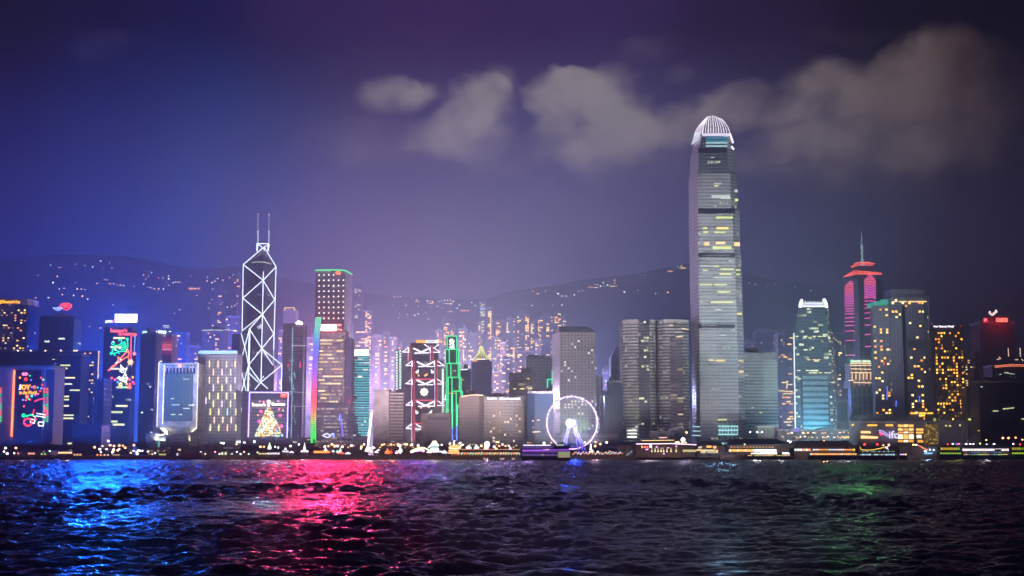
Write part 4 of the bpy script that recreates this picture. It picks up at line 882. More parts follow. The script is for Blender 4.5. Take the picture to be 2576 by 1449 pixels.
# cone-roofed tower
t = tower('round-shouldered tower under a glowing gold cone roof with a fine spire', 1186, 1237, 912, 1900, fac('shoulder_wall', W=3, H=3.9, ww=.7, wh=.5, wall=(.11, .12, .17), glass=(.03, .035, .06), p=.02), plant=False, dep=40)
cx = P(1213, 0, 1915)[0]; cz0, cz1, cz2 = P(0, 905, 1915)[2], P(0, 878, 1915)[2], P(0, 862, 1915)[2]
g = MB(); g.prism([(cx - 11 + 0, 1904), (cx + 12, 1904), (cx + 12, 1926), (cx - 11, 1926)], P(0, 912, 1900)[2], cz0); put('drum', g, mat('drum_stone', (.10, .10, .15), .7), t)
prof = [(12.5, cz0), (8, cz0 + 4), (4.5, cz0 + 9), (3, cz0 + 13), (2.7, cz1), (.9, cz1 + 4), (.3, cz2)]
put('cone_roof', MB().lathe(prof, cx, 1915, 16), mat('gilded_roof', (.35, .30, .14), .45), t)
g = MB()
for i in range(9):
    a = math.pi + math.pi * i / 8
    for (r0, z0), (r1, z1) in zip(prof[:-2], prof[1:-1]): g.tube((cx + (r0 + .2) * math.cos(a), 1915 + (r0 + .2) * math.sin(a), z0), (cx + (r1 + .2) * math.cos(a), 1915 + (r1 + .2) * math.sin(a), z1), .36, 4)
put('lit_rib', g, glow(240, 240, 150, 1.7), t); put('lit_eave', MB().lathe([(12.6, cz0 - .7), (12.9, cz0), (12.6, cz0 + .7)], cx, 1915, 16), glow(255, 235, 210, 2), t)
put('lit_drum_panel', MB().box(cx - 11, cx - 5, 1903.3, 1904, cz0 - 5, cz0 - 1), glow(255, 170, 90, 1.5), t); put('spire', MB().tube((cx, 1915, cz1), (cx, 1915, P(0, 852, 1915)[2]), .35), glow(235, 215, 170, 1.2), t)
rects('setback_bay', [(1188, 1214, 932, 1000)], 1898.5, fac('arched_bay_wall', W=3.6, H=12, ww=.7, wh=.8, wall=(.15, .16, .21), glass=(.04, .045, .08), p=0), t, 1.5); rects('setback', [(1195, 1230, 926, 932)], 1896, mat('setback_stone', (.16, .17, .22), .8), t, 30)
t = tower('small teal glass block with a bright roof edge behind the taupe hotel', 1156, 1184, 931, 1810, fac('teal_small_glass', W=3, H=3.8, ww=.9, wh=.5, wall=(.03, .05, .08), glass=(.02, .04, .07), p=.02), name='office_block', cat='building')
neon('roof_light', [[(1157, 930), (1177, 929)], [(1158, 1001), (1166, 1001)]], 1808, .6, glow(225, 245, 240, 2.2), t); put('aerial', MB().tube(P(1172, 931, 1815), P(1172, 912, 1815), .3), darkm, t)

# striped office with piers and the grid block
t = tower('striped office slab with tall concrete piers left of the low blue block', 1283, 1346, 940, 1660, fac('striped_pier_wall', W=9, H=3.9, ww=.9, wh=.48, wall=(.30, .27, .31), glass=(.05, .045, .09), p=.05, k=1, A=(255, 215, 120), B=(245, 225, 170), gain=1.2), dep=30)
rects('pier', [(1280, 1290, 938, 1112), (1301, 1304, 938, 1112), (1321, 1324.5, 938, 1112), (1340, 1350, 938, 1112)], 1658, mat('pale_pier', (.40, .36, .38), .8, noise=.1), t, 2)
neon('lit_window_row', [[(1292, 978), (1297, 978)], [(1309, 978), (1319, 978)], [(1328, 978), (1338, 978)], [(1327, 952), (1331, 953)]], 1658.6, .6, glow(255, 225, 120, 1.8), t)
t = tower('pale cubic-grid block behind the striped office slab', 1322, 1392, 901, 1790, fac('cubic_grid_wall', W=3.7, H=3.9, ww=.55, wh=.55, wall=(.40, .38, .40), glass=(.04, .04, .08), p=.06, A=(230, 230, 160), B=(245, 235, 220), gain=1.1), name='office_block', cat='building')
t = tower('low deep-blue glass block with a dark roof behind the ferry', 1327, 1392, 988, 1440, fac('deep_blue_wall', W=3, H=3.8, ww=.95, wh=.6, wall=(.012, .03, .075), glass=(.01, .025, .06), p=.006, k=2, A=(255, 220, 190), B=(255, 240, 230)), name='office_block', cat='building', side=None, poly=[(1327, 1446), (1345, 1440), (1392, 1440), (1392, 1470), (1327, 1470)], plant=True)
neon('lit_window_row', [[(1340, 1112 - 25), (1359, 1112 - 26)], [(1338, 1059), (1343, 1059)], [(1351, 1057), (1358, 1057)]], 1438.6, .5, glow(255, 225, 195, 2), t)
t = tower('sliver of a dark tower edged in green neon beside the round-windowed tower', 1375, 1393, 930, 1760, fac('green_sliver_wall', W=3, H=3.8, ww=.8, wh=.5, wall=(.02, .07, .09), glass=(.01, .04, .05), p=0), plant=False)
neon('green_neon', [[(1389, 931), (1389, 968)], [(1376, 955), (1388, 954)], [(1377, 955), (1377, 975)], [(1381, 989), (1389, 988)], [(1384, 990), (1384, 998)]], 1758, .7, glow(30, 230, 160, 2.3), t)

# round-windowed tower
t = thing('skyscraper', 'tall pale tower pierced by rows of small round windows, behind the big wheel', 'skyscraper', (P(1444, 0, 1650)[0], 1675, GZ)); D = 1650
xa, xb, xc = P(1391, 838, D)[0], P(1408, 838, D)[0], P(1497, 838, D)[0]; zt = P(0, 836, D)[2]
jm = mat('round_window_cladding', (.44, .42, .43), .8, noise=.12)
# circular windows live in the wall material
jw = bpy.data.materials.new('round_window_wall'); jw.use_nodes = True; h = N(jw.node_tree); bsd = jw.node_tree.nodes['Principled BSDF']
uvn_ = h.new('ShaderNodeUVMap'); s_ = h.new('ShaderNodeSeparateXYZ'); jw.node_tree.links.new(uvn_.outputs[0], s_.inputs[0])
a_ = h.m('SUBTRACT', h.m('FRACT', h.m('DIVIDE', s_.outputs[0], 4.05)), .5); b2 = h.m('SUBTRACT', h.m('FRACT', h.m('DIVIDE', s_.outputs[1], 3.6)), .5)
inside = h.m('LESS_THAN', h.m('ADD', h.m('MULTIPLY', h.m('MULTIPLY', a_, a_), 1.27), h.m('MULTIPLY', b2, b2)), .075)
n_ = h.new('ShaderNodeTexNoise'); n_.inputs['Scale'].default_value = .06; n_.inputs['Detail'].default_value = 4; jw.node_tree.links.new(uvn_.outputs[0], n_.inputs['Vector'])
h.put(bsd.inputs['Base Color'], h.mix(inside, h.ramp(n_.outputs[0], [(.3, (.36, .34, .36, 1)), (.7, (.50, .48, .48, 1))], 'LINEAR'), (.03, .03, .05, 1))); bsd.inputs['Roughness'].default_value = .8; jw.cycles.emission_sampling = 'NONE'
g = MB(); m0 = (xc - xb) * 0 
g.face([(xb, D, GZ), (xc, D, GZ), (xc, D, zt), (xb, D, zt)], [(-.3, GZ), (xc - xb, GZ), (xc - xb, zt), (-.3, zt)]); g.face([(xc, D, GZ), (xc, D + 45, GZ), (xc, D + 45, zt), (xc, D, zt)], [(0, 0)] * 4)
put('front_wall', g, jw, t)
g = MB(); g.face([(xa, D + 36, GZ), (xb, D, GZ), (xb, D, zt), (xa, D + 36, zt)], [(0, GZ), (37, GZ), (37, zt), (0, zt)]); g.face([(xa, D + 36, GZ), (xa, D + 36, zt), (xa + 5, D + 45, zt), (xa + 5, D + 45, GZ)])
put('side_wall', g, fac('round_tower_side', W=5, H=3.6, ww=.7, wh=.4, wall=(.38, .36, .38), glass=(.12, .12, .16), p=0), t)
q8 = [(xb, D), (xc, D), (xc, D + 45), (xa + 5, D + 45), (xa, D + 36)]; cxx = (xa + xc) / 2
put('attic_band', MB().prism([(cxx + (x - cxx) * 1.004, y) for x, y in q8], zt, zt + 1.2), mat('attic_dark', (.08, .08, .14), .6), t)
zr = P(0, 819, D)[2]; q9 = [(P(1408, 819, D)[0], D + 12), (P(1481, 819, D)[0], D + 12), (P(1481, 819, D)[0], D + 34), (P(1405, 819, D)[0], D + 34)]
q7 = [(xb - 1, D), (xc, D), (xc, D + 45), (xa, D + 45)]
put('sloping_roof', MB().prism(q7, zt + 1.2, zr, top=q9), mat('roof_cladding', (.34, .33, .35), .8, noise=.1), t)
lits = [(5, 2), (3, 3), (9, 5), (4, 4), (1, 9), (1, 10), (2, 11), (3, 12), (0, 12), (8, 6), (10, 11), (4, 14), (9, 9), (2, 15)] + [(i, 22) for i in (3, 4, 5, 6, 9)] + [(i, 23) for i in (1, 2, 3, 4, 6, 7, 10)] + [(i, 24) for i in (1, 2, 3, 5, 9)] + [(5, 26), (6, 26), (9, 30), (8, 31), (3, 33), (6, 35), (2, 28)]
rm = bpy.data.meshes.new('round_window'); dm = MB().disc(0, -.3, 0, 0, 1.0, 10).mesh('window'); dm.materials.append(glow(255, 240, 215, 2.0)); dm2 = dm.copy(); dm2.materials[0] = glow(215, 225, 245, 1.5)
base = world_loc(t); jt = int(zt / 3.6)
for i, j in lits:
    o = bpy.data.objects.new('window', dm if (i + j) % 3 else dm2); C.objects.link(o); o.parent = t; o.location = Vector((xb - .0 + .3 + (i + .5) * 4.05 - .0, D, (jt - j - .5) * 3.6)) - base
lamp('SPOT', P(1478, 1100, 1628), (200, 255, 190), 6e4, 1, rot=(118, 0, 30), spread=80, name='garden_flood'); lamp('SPOT', P(1400, 1100, 1630), (190, 220, 255), 4e4, 1, rot=(140, 0, 12), spread=50, name='garden_flood')
t = tower('long low pale podium with brown bands under the round-windowed tower', 1392, 1556, 1093, 1520, fac('banded_podium_wall', W=60, H=6.2, ww=1, wh=.28, wall=(.38, .33, .34), glass=(.10, .07, .11), p=0), name='podium', cat='building', dep=30)
t = tower('narrow pale ladder-fronted slab squeezed right of the round-windowed tower', 1498, 1516, 947, 1700, fac('ladder_wall', W=5.5, H=10, ww=.5, wh=.86, wall=(.34, .32, .36), glass=(.05, .05, .10), p=0), plant=False)
t = tower('short blue-grey block with strip windows right of the narrow ladder-fronted slab', 1512, 1530, 985, 1680, fac('strip_blue_wall', W=20, H=4, ww=.9, wh=.4, wall=(.10, .13, .20), glass=(.03, .05, .10), p=.03), plant=False, name='office_block', cat='building')
t = tower('stone tower with a steep pyramid roof peeping from behind the twin banded towers', 1537, 1576, 900, 1870, fac('pyramid_stone_wall', W=5, H=12, ww=.6, wh=.75, wall=(.26, .24, .28), glass=(.08, .07, .12), p=.0), plant=False, dep=36)
a_, b2 = P(1537, 897, 1868)[0], P(1577, 897, 1868)[0]; zz = P(0, 899, 1870)[2]; put('pyramid_roof', MB().prism([(a_, 1868), (b2, 1868), (b2, 1908), (a_, 1908)], zz, P(0, 870, 1880)[2], top=[(a_ + 9, 1884), (b2, 1884), (b2, 1892), (a_ + 9, 1892)]), mat('slate_pyramid', (.24, .23, .28), .7), t)
t = tower('far grey flats between the pyramid-roofed tower and the round-windowed tower', 1517, 1540, 930, 2250, fac('far_flat_wall_b', W=3.2, H=3.2, ww=.6, wh=.5, wall=(.12, .11, .15), glass=(.02, .02, .04), p=.12, gain=1.3), name='apartment_tower')
t = tower('dark blue mirrored block with a pale left strip, left of the twin banded towers', 1531, 1566, 961, 1610, fac('mirror_blue_wall', W=3, H=5.2, ww=.95, wh=.9, wall=(.03, .07, .12), glass=(.015, .04, .09), p=.008), name='office_block', cat='building')
rects('pale_strip', [(1521, 1533, 992, 1085)], 1612, fac('pale_glass_strip', W=3, H=4, ww=.9, wh=.8, wall=(.12, .17, .22), glass=(.07, .11, .16), p=0), t, 20)

# twin banded towers: rounded bays with balcony bands
band = mat('banded_spandrel', (.64, .60, .60), .8, noise=.12)
def banded(label, x0, x1, yt, D, bays, pents, lower=0):
    zt = P(0, yt, D)[2]; t = thing('office_tower', label, 'tower', (P((x0 + x1) / 2, yt, D)[0], D + 20, GZ), 'banded harbour towers')
    gl_ = fac('banded_glass', W=3, H=3.7, ww=.95, wh=.8, wall=(.12, .12, .16), glass=(.05, .055, .08), p=.07, k=2, A=(240, 235, 150), B=(235, 230, 210), gain=.9)
    for bi, (a, b_, kind) in enumerate(bays):
        xa, xb = P(a, yt, D)[0], P(b_, yt, D)[0]; n = 9; pts = []
        if kind == 'L': cc = [(xa + (xb - xa) * (1 - math.cos(u)), D + 14 - 14 * math.sin(u)) for u in np.linspace(0, math.pi / 2, n)]; pts = cc + [(xb, D + 40), (xa, D + 40)]
        elif kind == 'R': cc = [(xa + (xb - xa) * math.sin(u), D + 14 - 14 * math.cos(u)) for u in np.linspace(0, math.pi / 2, n)]; pts = cc + [(xb, D + 40), (xa, D + 40)]
        else: pts = [(xa, D + 3), (xb, D + 3), (xb, D + 40), (xa, D + 40)]
        put('glass_bay', MB().prism(pts, GZ, zt), gl_, t)
        cx = sum(p[0] for p in pts) / len(pts); cyy = sum(p[1] for p in pts) / len(pts)
        q = [(cx + (x - cx) * 1.02, cyy + (y - cyy) * 1.02) for x, y in pts]
        if kind != 'G':
            g = MB(); z = GZ + 8
            while z < zt: g.prism(q, z, z + 1.75); z += 3.7
            g.prism(q, zt - 1, zt + 4); put('balcony_bands', g, band, t)
        else:
            g = MB(); x = xa
            while x < xb: g.box(x, x + .5, D + 2, D + 3, GZ, zt); x += 3.2
            z = GZ + 8
            while z < zt: g.box(xa, xb, D + 2.2, D + 2.9, z, z + .9); z += 3.7
            put('mullion_screen', g, mat('screen_grey', (.28, .27, .32), .7), t)
    for a, b_, y in pents: rects('penthouse', [(a, b_, y, yt)], D + 8, mat('penthouse_render', (.36, .30, .31), .85), t, 22)
    return t
t = banded('left twin tower with rounded balcony-banded bays, nearest the wheel', 1565, 1650, 812, 1600, [(1565, 1605, 'L'), (1605, 1634, 'G'), (1634, 1652, 'R')], [(1582, 1608, 805), (1619, 1638, 806)])
rects('lower_light', [(1578, 1602, 1081, 1084), (1578, 1602, 1089, 1092), (1578, 1602, 1097, 1101)], 1598, glow(235, 240, 225, 1.8), t)
add_windows(t, P(1607, 900, 1600)[0], 3, 3.7, .9, .5, 4, 60, 160, 1601.5, 10, OFFICE, seed=2)
t = banded('right twin tower with rounded balcony-banded bays, half hidden by the tallest tower', 1656, 1736, 812, 1600, [(1656, 1685, 'L'), (1685, 1736, 'R')], [(1673, 1718, 803), (1657, 1668, 807)])
rects('plain_bay', [(1686, 1718, 850, 1104)], 1598.5, fac('brown_strip_wall', W=8, H=3.7, ww=.9, wh=.45, wall=(.20, .16, .20), glass=(.06, .05, .09), p=.09, k=1, A=(240, 220, 130), B=(235, 215, 170), gain=.9), t, 5)
neon('lit_floor', [[(1715, 826), (1733, 829)], [(1702, 847), (1718, 847)], [(1683, 818), (1693, 817)]], 1596, .55, glow(245, 215, 170, 1.5), t)
lamp('SPOT', P(1590, 1118, 1572), (225, 255, 190), 8e4, 1, rot=(160, 0, -5), spread=60, name='forecourt_flood'); lamp('SPOT', P(1668, 1118, 1572), (210, 240, 220), 5e4, 1, rot=(163, 0, 0), spread=50, name='forecourt_flood')
t = tower('low stone block with a tall dark arch, in front of the right twin tower', 1680, 1722, 1078, 1480, mat('arch_stone', (.30, .27, .27), .85, noise=.15), name='office_block', cat='building', dep=24, plant=False)
g = MB(); q_ = P(1703, 1090, 1479); g.disc(q_[0], 1478.6, 1479.8, q_[2], 2.6, 16); g.box(q_[0] - 2.6, q_[0] + 2.6, 1478.6, 1479.8, GZ, q_[2]); put('arch', g, mat('arch_dark', (.04, .05, .09), .5), t)
t = tower('low stone wing with three small square windows beside the arched block', 1636, 1680, 1088, 1484, mat('wing_stone', (.28, .25, .26), .85, noise=.15), name='office_block', cat='building', dep=24, plant=False)
rects('window', [(1658, 1661, 1092, 1095), (1664, 1667, 1092, 1095), (1670, 1673, 1092, 1095)], 1483.6, darkm, t, .5)
# ------------------------------------------------------------------ the tallest tower
D = 1600
t = thing('skyscraper', 'tallest tower, tapering grey shaft with a white-lit crown of curved fins', 'skyscraper', (P(1805, 0, D)[0], D + 25, GZ))
secs = [(1120, 1743, 1763, 1877), (900, 1739, 1760, 1872), (640, 1734, 1757, 1865), (632, 1734, 1757, 1862), (528, 1732, 1755.5, 1860), (520, 1732.5, 1755, 1855.5), (437, 1732, 1755, 1853), (430, 1734.5, 1756, 1849), (377, 1737, 1758, 1845), (372, 1740, 1760, 1842), (340, 1745, 1766, 1837)]
def section(y, a, b_, c):
    z = P(0, y, D)[2]; A = P(a, y, D + 36)[0]; B = P(b_, y, D)[0]; Cx = P(c - 16, y, D)[0]; Dx = P(c, y, D + 9)[0]; E = P(c - 1, y, D + 44)[0]
    return z, [(A, D + 36), (B, D), (Cx, D), (Dx, D + 9), (E, D + 44), (A + 6, D + 50)]
S_ = [section(*s) for s in secs]
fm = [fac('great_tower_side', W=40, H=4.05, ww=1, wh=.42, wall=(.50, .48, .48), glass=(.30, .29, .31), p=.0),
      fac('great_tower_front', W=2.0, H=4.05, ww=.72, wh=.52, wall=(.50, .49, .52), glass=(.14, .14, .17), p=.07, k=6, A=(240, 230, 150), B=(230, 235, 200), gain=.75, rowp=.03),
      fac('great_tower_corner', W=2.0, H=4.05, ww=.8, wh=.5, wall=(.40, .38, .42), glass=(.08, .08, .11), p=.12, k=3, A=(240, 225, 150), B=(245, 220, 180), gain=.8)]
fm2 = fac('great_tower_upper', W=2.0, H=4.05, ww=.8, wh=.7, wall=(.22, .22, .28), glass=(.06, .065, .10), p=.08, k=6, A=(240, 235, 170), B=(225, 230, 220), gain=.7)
def wall(name, i0, i1, secr, m):
    g = MB()
    for k in range(secr[0], secr[1]):
        (z0, p0), (z1, p1) = S_[k], S_[k + 1]; c0, c1 = p0[i0], p0[i1]; d0, d1 = p1[i0], p1[i1]; L = math.hypot(c1[0] - c0[0], c1[1] - c0[1])
        g.face([(*c0, z0), (*c1, z0), (*d1, z1), (*d0, z1)], [(0, z0), (L, z0), (L, z1), (0, z1)])
    put(name, g, m, t)
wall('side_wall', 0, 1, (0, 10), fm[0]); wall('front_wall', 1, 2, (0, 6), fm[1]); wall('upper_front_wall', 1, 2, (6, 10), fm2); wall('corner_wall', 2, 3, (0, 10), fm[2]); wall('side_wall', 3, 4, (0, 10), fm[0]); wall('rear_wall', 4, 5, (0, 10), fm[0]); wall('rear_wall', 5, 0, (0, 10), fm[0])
# floors catch light: bands proud of the front, like the photo's bright spandrels
g = MB()
for y in np.arange(540, 1085, 6.8): q_ = P(1766, y, D); q2_ = P(1803 if y > 650 else 1842, y, D); g.box(q_[0], q2_[0], D - .35, D, q_[2] - .5, q_[2] + .5)
put('spandrel_band', g, mat('spandrel_pale', (.66, .64, .66), .6), t)
for y0, y1 in [(524, 537), (636, 646), (816, 826), (372, 384)]:
    q0, q1 = P(1757, (y0 + y1) / 2, D), P(1848 if y0 > 500 else 1829, (y0 + y1) / 2, D); put('plant_floor', MB().box(q0[0], q1[0], D - .25, D + 3, P(0, y1, D)[2], P(0, y0, D)[2]), mat('louvre_dark', (.05, .05, .09), .5), t)
ln = [(1801, 1843, 547, 4.5, 0), (1803, 1832, 574, 5, 1), (1768, 1779, 574, 4, 0), (1770, 1781, 584, 4, 0), (1797, 1825, 584, 3, 0), (1773, 1784, 613, 8, 2), (1801, 1824, 611, 5, 2), (1793, 1840, 623, 6, 0), (1846, 1861, 614, 9, 2), (1790, 1836, 494, 7, 3), (1812, 1837, 497, 6, 3), (1848, 1856, 480, 6, 3), (1849, 1857, 503, 5, 0), (1796, 1808, 467, 2.5, 0), (1797, 1815, 461, 2, 3),
      (1806, 1812, 407, 2.5, 0), (1788, 1797, 396, 2, 3), (1812, 1845, 677, 3, 0), (1796, 1808, 670, 3, 0), (1768, 1780, 680, 2.4, 0), (1845, 1862, 679, 3.5, 0), (1810, 1840, 689, 3.5, 0), (1846, 1862, 690, 3.5, 0), (1760, 1792, 716, 3, 0), (1796, 1842, 688 + 10, 2.6, 3), (1797, 1828, 716, 3, 0), (1788, 1845, 760, 3.5, 0), (1762, 1795, 669, 2.5, 3), (1805, 1838, 734, 3, 0), (1849, 1866, 789, 4, 1), (1800, 1815, 779, 3, 3), (1802, 1823, 907, 3.5, 1), (1783, 1797, 906, 2.5, 2), (1852, 1870, 935, 4.5, 2), (1856, 1868, 907, 3, 2), (1834, 1852, 1039, 3.5, 2), (1812, 1825, 843, 2.5, 3), (1806, 1828, 1056, 2.4, 0)]
lm = [glow(225, 235, 150, 1.5), glow(250, 225, 130, 1.8), glow(255, 215, 150, 1.7), glow(215, 225, 220, 1.1)]
for a, b_, y, hh, k in ln: rects('lit_window_row', [(a, b_, y - hh / 2, y + hh / 2)], D - .8 if b_ < 1847 else D + 1, lm[k], t, .6)
# podium lobby glow
rects('lobby_screen', [(1806, 1856, 1059, 1105)], D - 1.2, fac('lobby_grid', W=5.5, H=6.5, ww=.55, wh=.6, wall=(.30, .42, .42), glass=(.02, .03, .05), p=0), t, .8)
rects('lobby_light', [(1807, 1856, 1071, 1073), (1807, 1856, 1081.5, 1083.5), (1807, 1856, 1092, 1094)], D - 1.8, glow(170, 245, 240, 1.5), t); neon('lobby_post_light', [[(1811 + i * 7.3, 1073), (1811 + i * 7.3, 1093)] for i in range(7)], D - 1.8, .28, glow(190, 240, 245, 1.3), t)
neon('podium_light', [[(1742, 1073), (1761, 1074)], [(1741, 1095), (1762, 1096)], [(1742, 1084), (1762, 1085)]], D - 2, .55, glow(170, 225, 225, 1.4), t)
# crown
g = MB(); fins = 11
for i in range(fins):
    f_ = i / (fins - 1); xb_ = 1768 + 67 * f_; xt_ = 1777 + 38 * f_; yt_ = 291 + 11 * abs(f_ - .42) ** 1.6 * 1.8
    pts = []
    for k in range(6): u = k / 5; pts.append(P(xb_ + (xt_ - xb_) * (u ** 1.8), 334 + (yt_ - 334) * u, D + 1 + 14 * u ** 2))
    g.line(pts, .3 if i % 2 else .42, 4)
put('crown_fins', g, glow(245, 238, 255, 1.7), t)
g = MB()
for i in range(5):
    f_ = i / 4; pts = [P(1746 + (20) * f_ + (28 - 12 * f_) * (u ** 1.7), 345 - 7 * f_ - (46) * u, D + 30 - 28 * f_) for u in np.linspace(0, 1, 6)]; g.line(pts, .42, 4)
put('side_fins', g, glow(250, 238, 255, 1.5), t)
put('inner_drum', MB().prism([(P(1772, 325, D + 12)[0], D + 12), (P(1829, 325, D + 12)[0], D + 12), (P(1827, 325, D + 40)[0], D + 40), (P(1770, 325, D + 40)[0], D + 40)], P(0, 342, D)[2], P(0, 314, D)[2], top=[(P(1782, 315, D + 14)[0], D + 16), (P(1816, 315, D + 14)[0], D + 16), (P(1815, 315, D + 36)[0], D + 36), (P(1782, 315, D + 36)[0], D + 36)]), mat('drum_white', (.35, .34, .38), .6), t)
lamp('AREA', P(1800, 341, D + 5), (245, 235, 255), 1.2e3, size=26, size_y=8, rot=(180, 0, 0), name='crown_flood')
rects('crown_ledge', [(1767, 1836, 335, 342)], D - .6, glow(225, 215, 240, 1.3), t, 2); rects('teal_lit_floor', [(1776, 1830, 344, 350), (1776, 1830, 352, 356)], D - .6, glow(60, 140, 170, .9), t, .5); rects('lit_floor', [(1776, 1830, 357, 361), (1776, 1830, 365, 369)], D - .6, glow(170, 215, 220, 1.0), t, .5)
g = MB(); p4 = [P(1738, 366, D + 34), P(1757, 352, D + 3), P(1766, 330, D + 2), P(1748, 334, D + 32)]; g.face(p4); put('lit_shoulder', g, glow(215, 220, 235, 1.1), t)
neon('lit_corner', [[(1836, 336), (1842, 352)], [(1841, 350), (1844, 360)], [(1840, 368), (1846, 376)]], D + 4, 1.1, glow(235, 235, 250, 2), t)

# ------------------------------------------------------------------ right of the tallest tower
t = tower('pale banded slab with a blank top wall, just right of the tallest tower', 1871, 1955, 889, 1660, fac('wide_band_wall', W=60, H=3.9, ww=1, wh=.48, wall=(.40, .38, .36), glass=(.08, .08, .09), p=0), side=None, dep=34, parapet=.6)
rects('blank_wall', [(1871, 1955, 887, 905)], 1659.4, mat('blank_concrete', (.38, .34, .34), .85, noise=.15), t, .5); rects('grid_bay', [(1920, 1955, 905, 1000)], 1659.2, fac('fine_grid_bay', W=2.2, H=3.9, ww=.5, wh=.4, wall=(.42, .42, .38), glass=(.18, .18, .18), p=0), t, .7)
neon('lit_slot', [[(1876, 943), (1882, 943)], [(1890, 1026), (1896, 1026)], [(1910, 1038), (1918, 1038)]], 1659, .5, glow(250, 225, 180, 1.3), t)
t = tower('glass box pavilion in a pale frame below the banded slab', 1906, 1957, 1073, 1500, mat('pavilion_glass', (.22, .24, .22), .4, noise=.1), name='pavilion', cat='building', dep=24, plant=False, parapet=0)
rects('frame', [(1904, 1958, 1071, 1074), (1954, 1958, 1074, 1100)], 1499, mat('pavilion_frame', (.50, .48, .44), .7), t, 1)
t = tower('dim apartment tower seen behind the banded slab, few yellow windows', 1902, 1957, 833, 2300, fac('dim_flat_wall', W=3.4, H=3.2, ww=.6, wh=.5, wall=(.06, .05, .09), glass=(.02, .02, .04), p=.03), name='apartment_tower', wins=12, grid=(3.4, 3.2, .6, .5), wmats=AMBER)
t = tower('apartment tower with warm lit rows and a lit treetop terrace, left of the arched-crown tower', 1957, 1997, 841, 2080, fac('warm_flat_wall', W=3.4, H=3.2, ww=.7, wh=.5, wall=(.07, .05, .08), glass=(.02, .02, .04), p=.08, gain=1.4), name='apartment_tower', wins=22, grid=(3.4, 3.2, .7, .5), wmats=AMBER + WARM, span=2)
neon('terrace_light', [[(1958, 983), (1994, 985)], [(1970, 990), (1990, 991)], [(1980, 958), (1979, 978)], [(1974, 962), (1984, 960)]], 2078, .8, glow(235, 205, 120, 1.8), t)
rects('lit_floor', [(1972, 1993, 1060, 1063)], 2070, glow(240, 215, 160, 1.6), t)

# arched-crown tower
t = thing('skyscraper', 'teal-lit tower with a small white spiked crown between two corner horns', 'skyscraper', (P(2050, 0, 1650)[0], 1672, GZ)); D = 1650
secs1 = [(1120, 2002, 2106), (880, 1998, 2099), (835, 1998, 2094), (800, 2004, 2087), (772, 2008, 2084)]
fmt = [fac('teal_tower_upper', W=3, H=3.9, ww=.94, wh=.55, wall=(.10, .14, .17), glass=(.03, .06, .09), p=.22, k=2, A=(225, 235, 150), B=(240, 245, 210), gain=1.1), fac('teal_tower_lower', W=40, H=6.8, ww=1, wh=.42, wall=(.26, .36, .38), glass=(.03, .08, .12), p=0)]
for k in range(4):
    (y0, a0, b0), (y1, a1, b1) = secs1[k], secs1[k + 1]; z0, z1 = P(0, y0, D)[2], P(0, y1, D)[2]
    bot = [(P(a0, y0, D)[0], D), (P(b0 - 8, y0, D)[0], D), (P(b0, y0, D + 20)[0], D + 20), (P(b0 - 2, y0, D + 40)[0], D + 40), (P(a0, y0, D + 40)[0] + 3, D + 40)]
    top = [(P(a1, y1, D)[0], D), (P(b1 - 8, y1, D)[0], D), (P(b1, y1, D + 20)[0], D + 20), (P(b1 - 2, y1, D + 40)[0], D + 40), (P(a1, y1, D + 40)[0] + 3, D + 40)]
    put('facade', MB().prism(bot, z0, z1, top=top), fmt[0], t)
rects('lower_screen', [(2020, 2084, 945, 1108)], D - 1.5, fmt[1], t, 1.2); rects('dark_reveal', [(2018, 2020.5, 945, 1108), (2084, 2087, 945, 1108)], D - 1.6, mat('reveal_navy', (.02, .04, .08), .5), t, 1.4)
neon('edge_neon', [[(2001, 1082), (1998, 900), (1997, 838)]], D - 1, .75, glow(215, 230, 240, 1.6), t)
for y, a, b_ in [(905, 2030, 2078), (932, 2005, 2070), (938, 2035, 2090), (953, 2006, 2020), (962, 2030, 2102), (973, 2018, 2090), (846, 2000, 2086), (850, 2020, 2050), (880, 2022, 2040)]:
    x = a
    while x < b_: rects('lit_window_row', [(x, min(b_, x + 9), y - 1, y + 1)], D - 1.0, OFFICE[int(x) % 3] if y != 905 else glow(240, 200, 140, 1.6), t, .5); x += rr.choice([11, 14, 22])
g = MB(); g.line([P(x, y, D + 1) for x, y in [(2012, 774), (2014, 762), (2018, 754)]], 1.6, 5); g.line([P(x, y, D + 1) for x, y in [(2080, 774), (2078, 762), (2072, 752)]], 1.6, 5)
put('crown_horn', g, glow(250, 245, 255, 3), t)
g = MB()
for i in range(11): g.tube(P(2020 + i * 5.4, 772, D + 1), P(2020 + i * 5.4, 759 - (i % 2) * 2, D + 1), .4, 4)
g.tube(P(2018, 764, D + 1), P(2078, 764, D + 1), .35, 4); g.tube(P(2016, 771, D + 1), P(2080, 771, D + 1), .9, 4); put('crown_fins', g, glow(235, 240, 255, 2.2), t)
lamp('AREA', P(2050, 1112, 1625), (120, 220, 255), 7e4, size=40, size_y=4, rot=(155, 0, 0), name='base_flood')
t = tower('dark teal block in the gap right of the arched-crown tower', 2105, 2130, 1010, 1700, fac('navy_gap_wall', W=3, H=3.9, ww=.8, wh=.5, wall=(.02, .05, .08), glass=(.01, .03, .06), p=.01), plant=False, name='office_block', cat='building')
t = tower('distant flats with a strip of amber windows right of the arched-crown tower', 2090, 2131, 839, 2200, fac('amber_flat_wall', W=3.4, H=3.2, ww=.6, wh=.5, wall=(.07, .07, .10), glass=(.02, .02, .04), p=.03), name='apartment_tower', wins=40, grid=(3.4, 3.2, .6, .5), wmats=[glow(230, 210, 110, 1.6), glow(240, 190, 90, 1.6)])

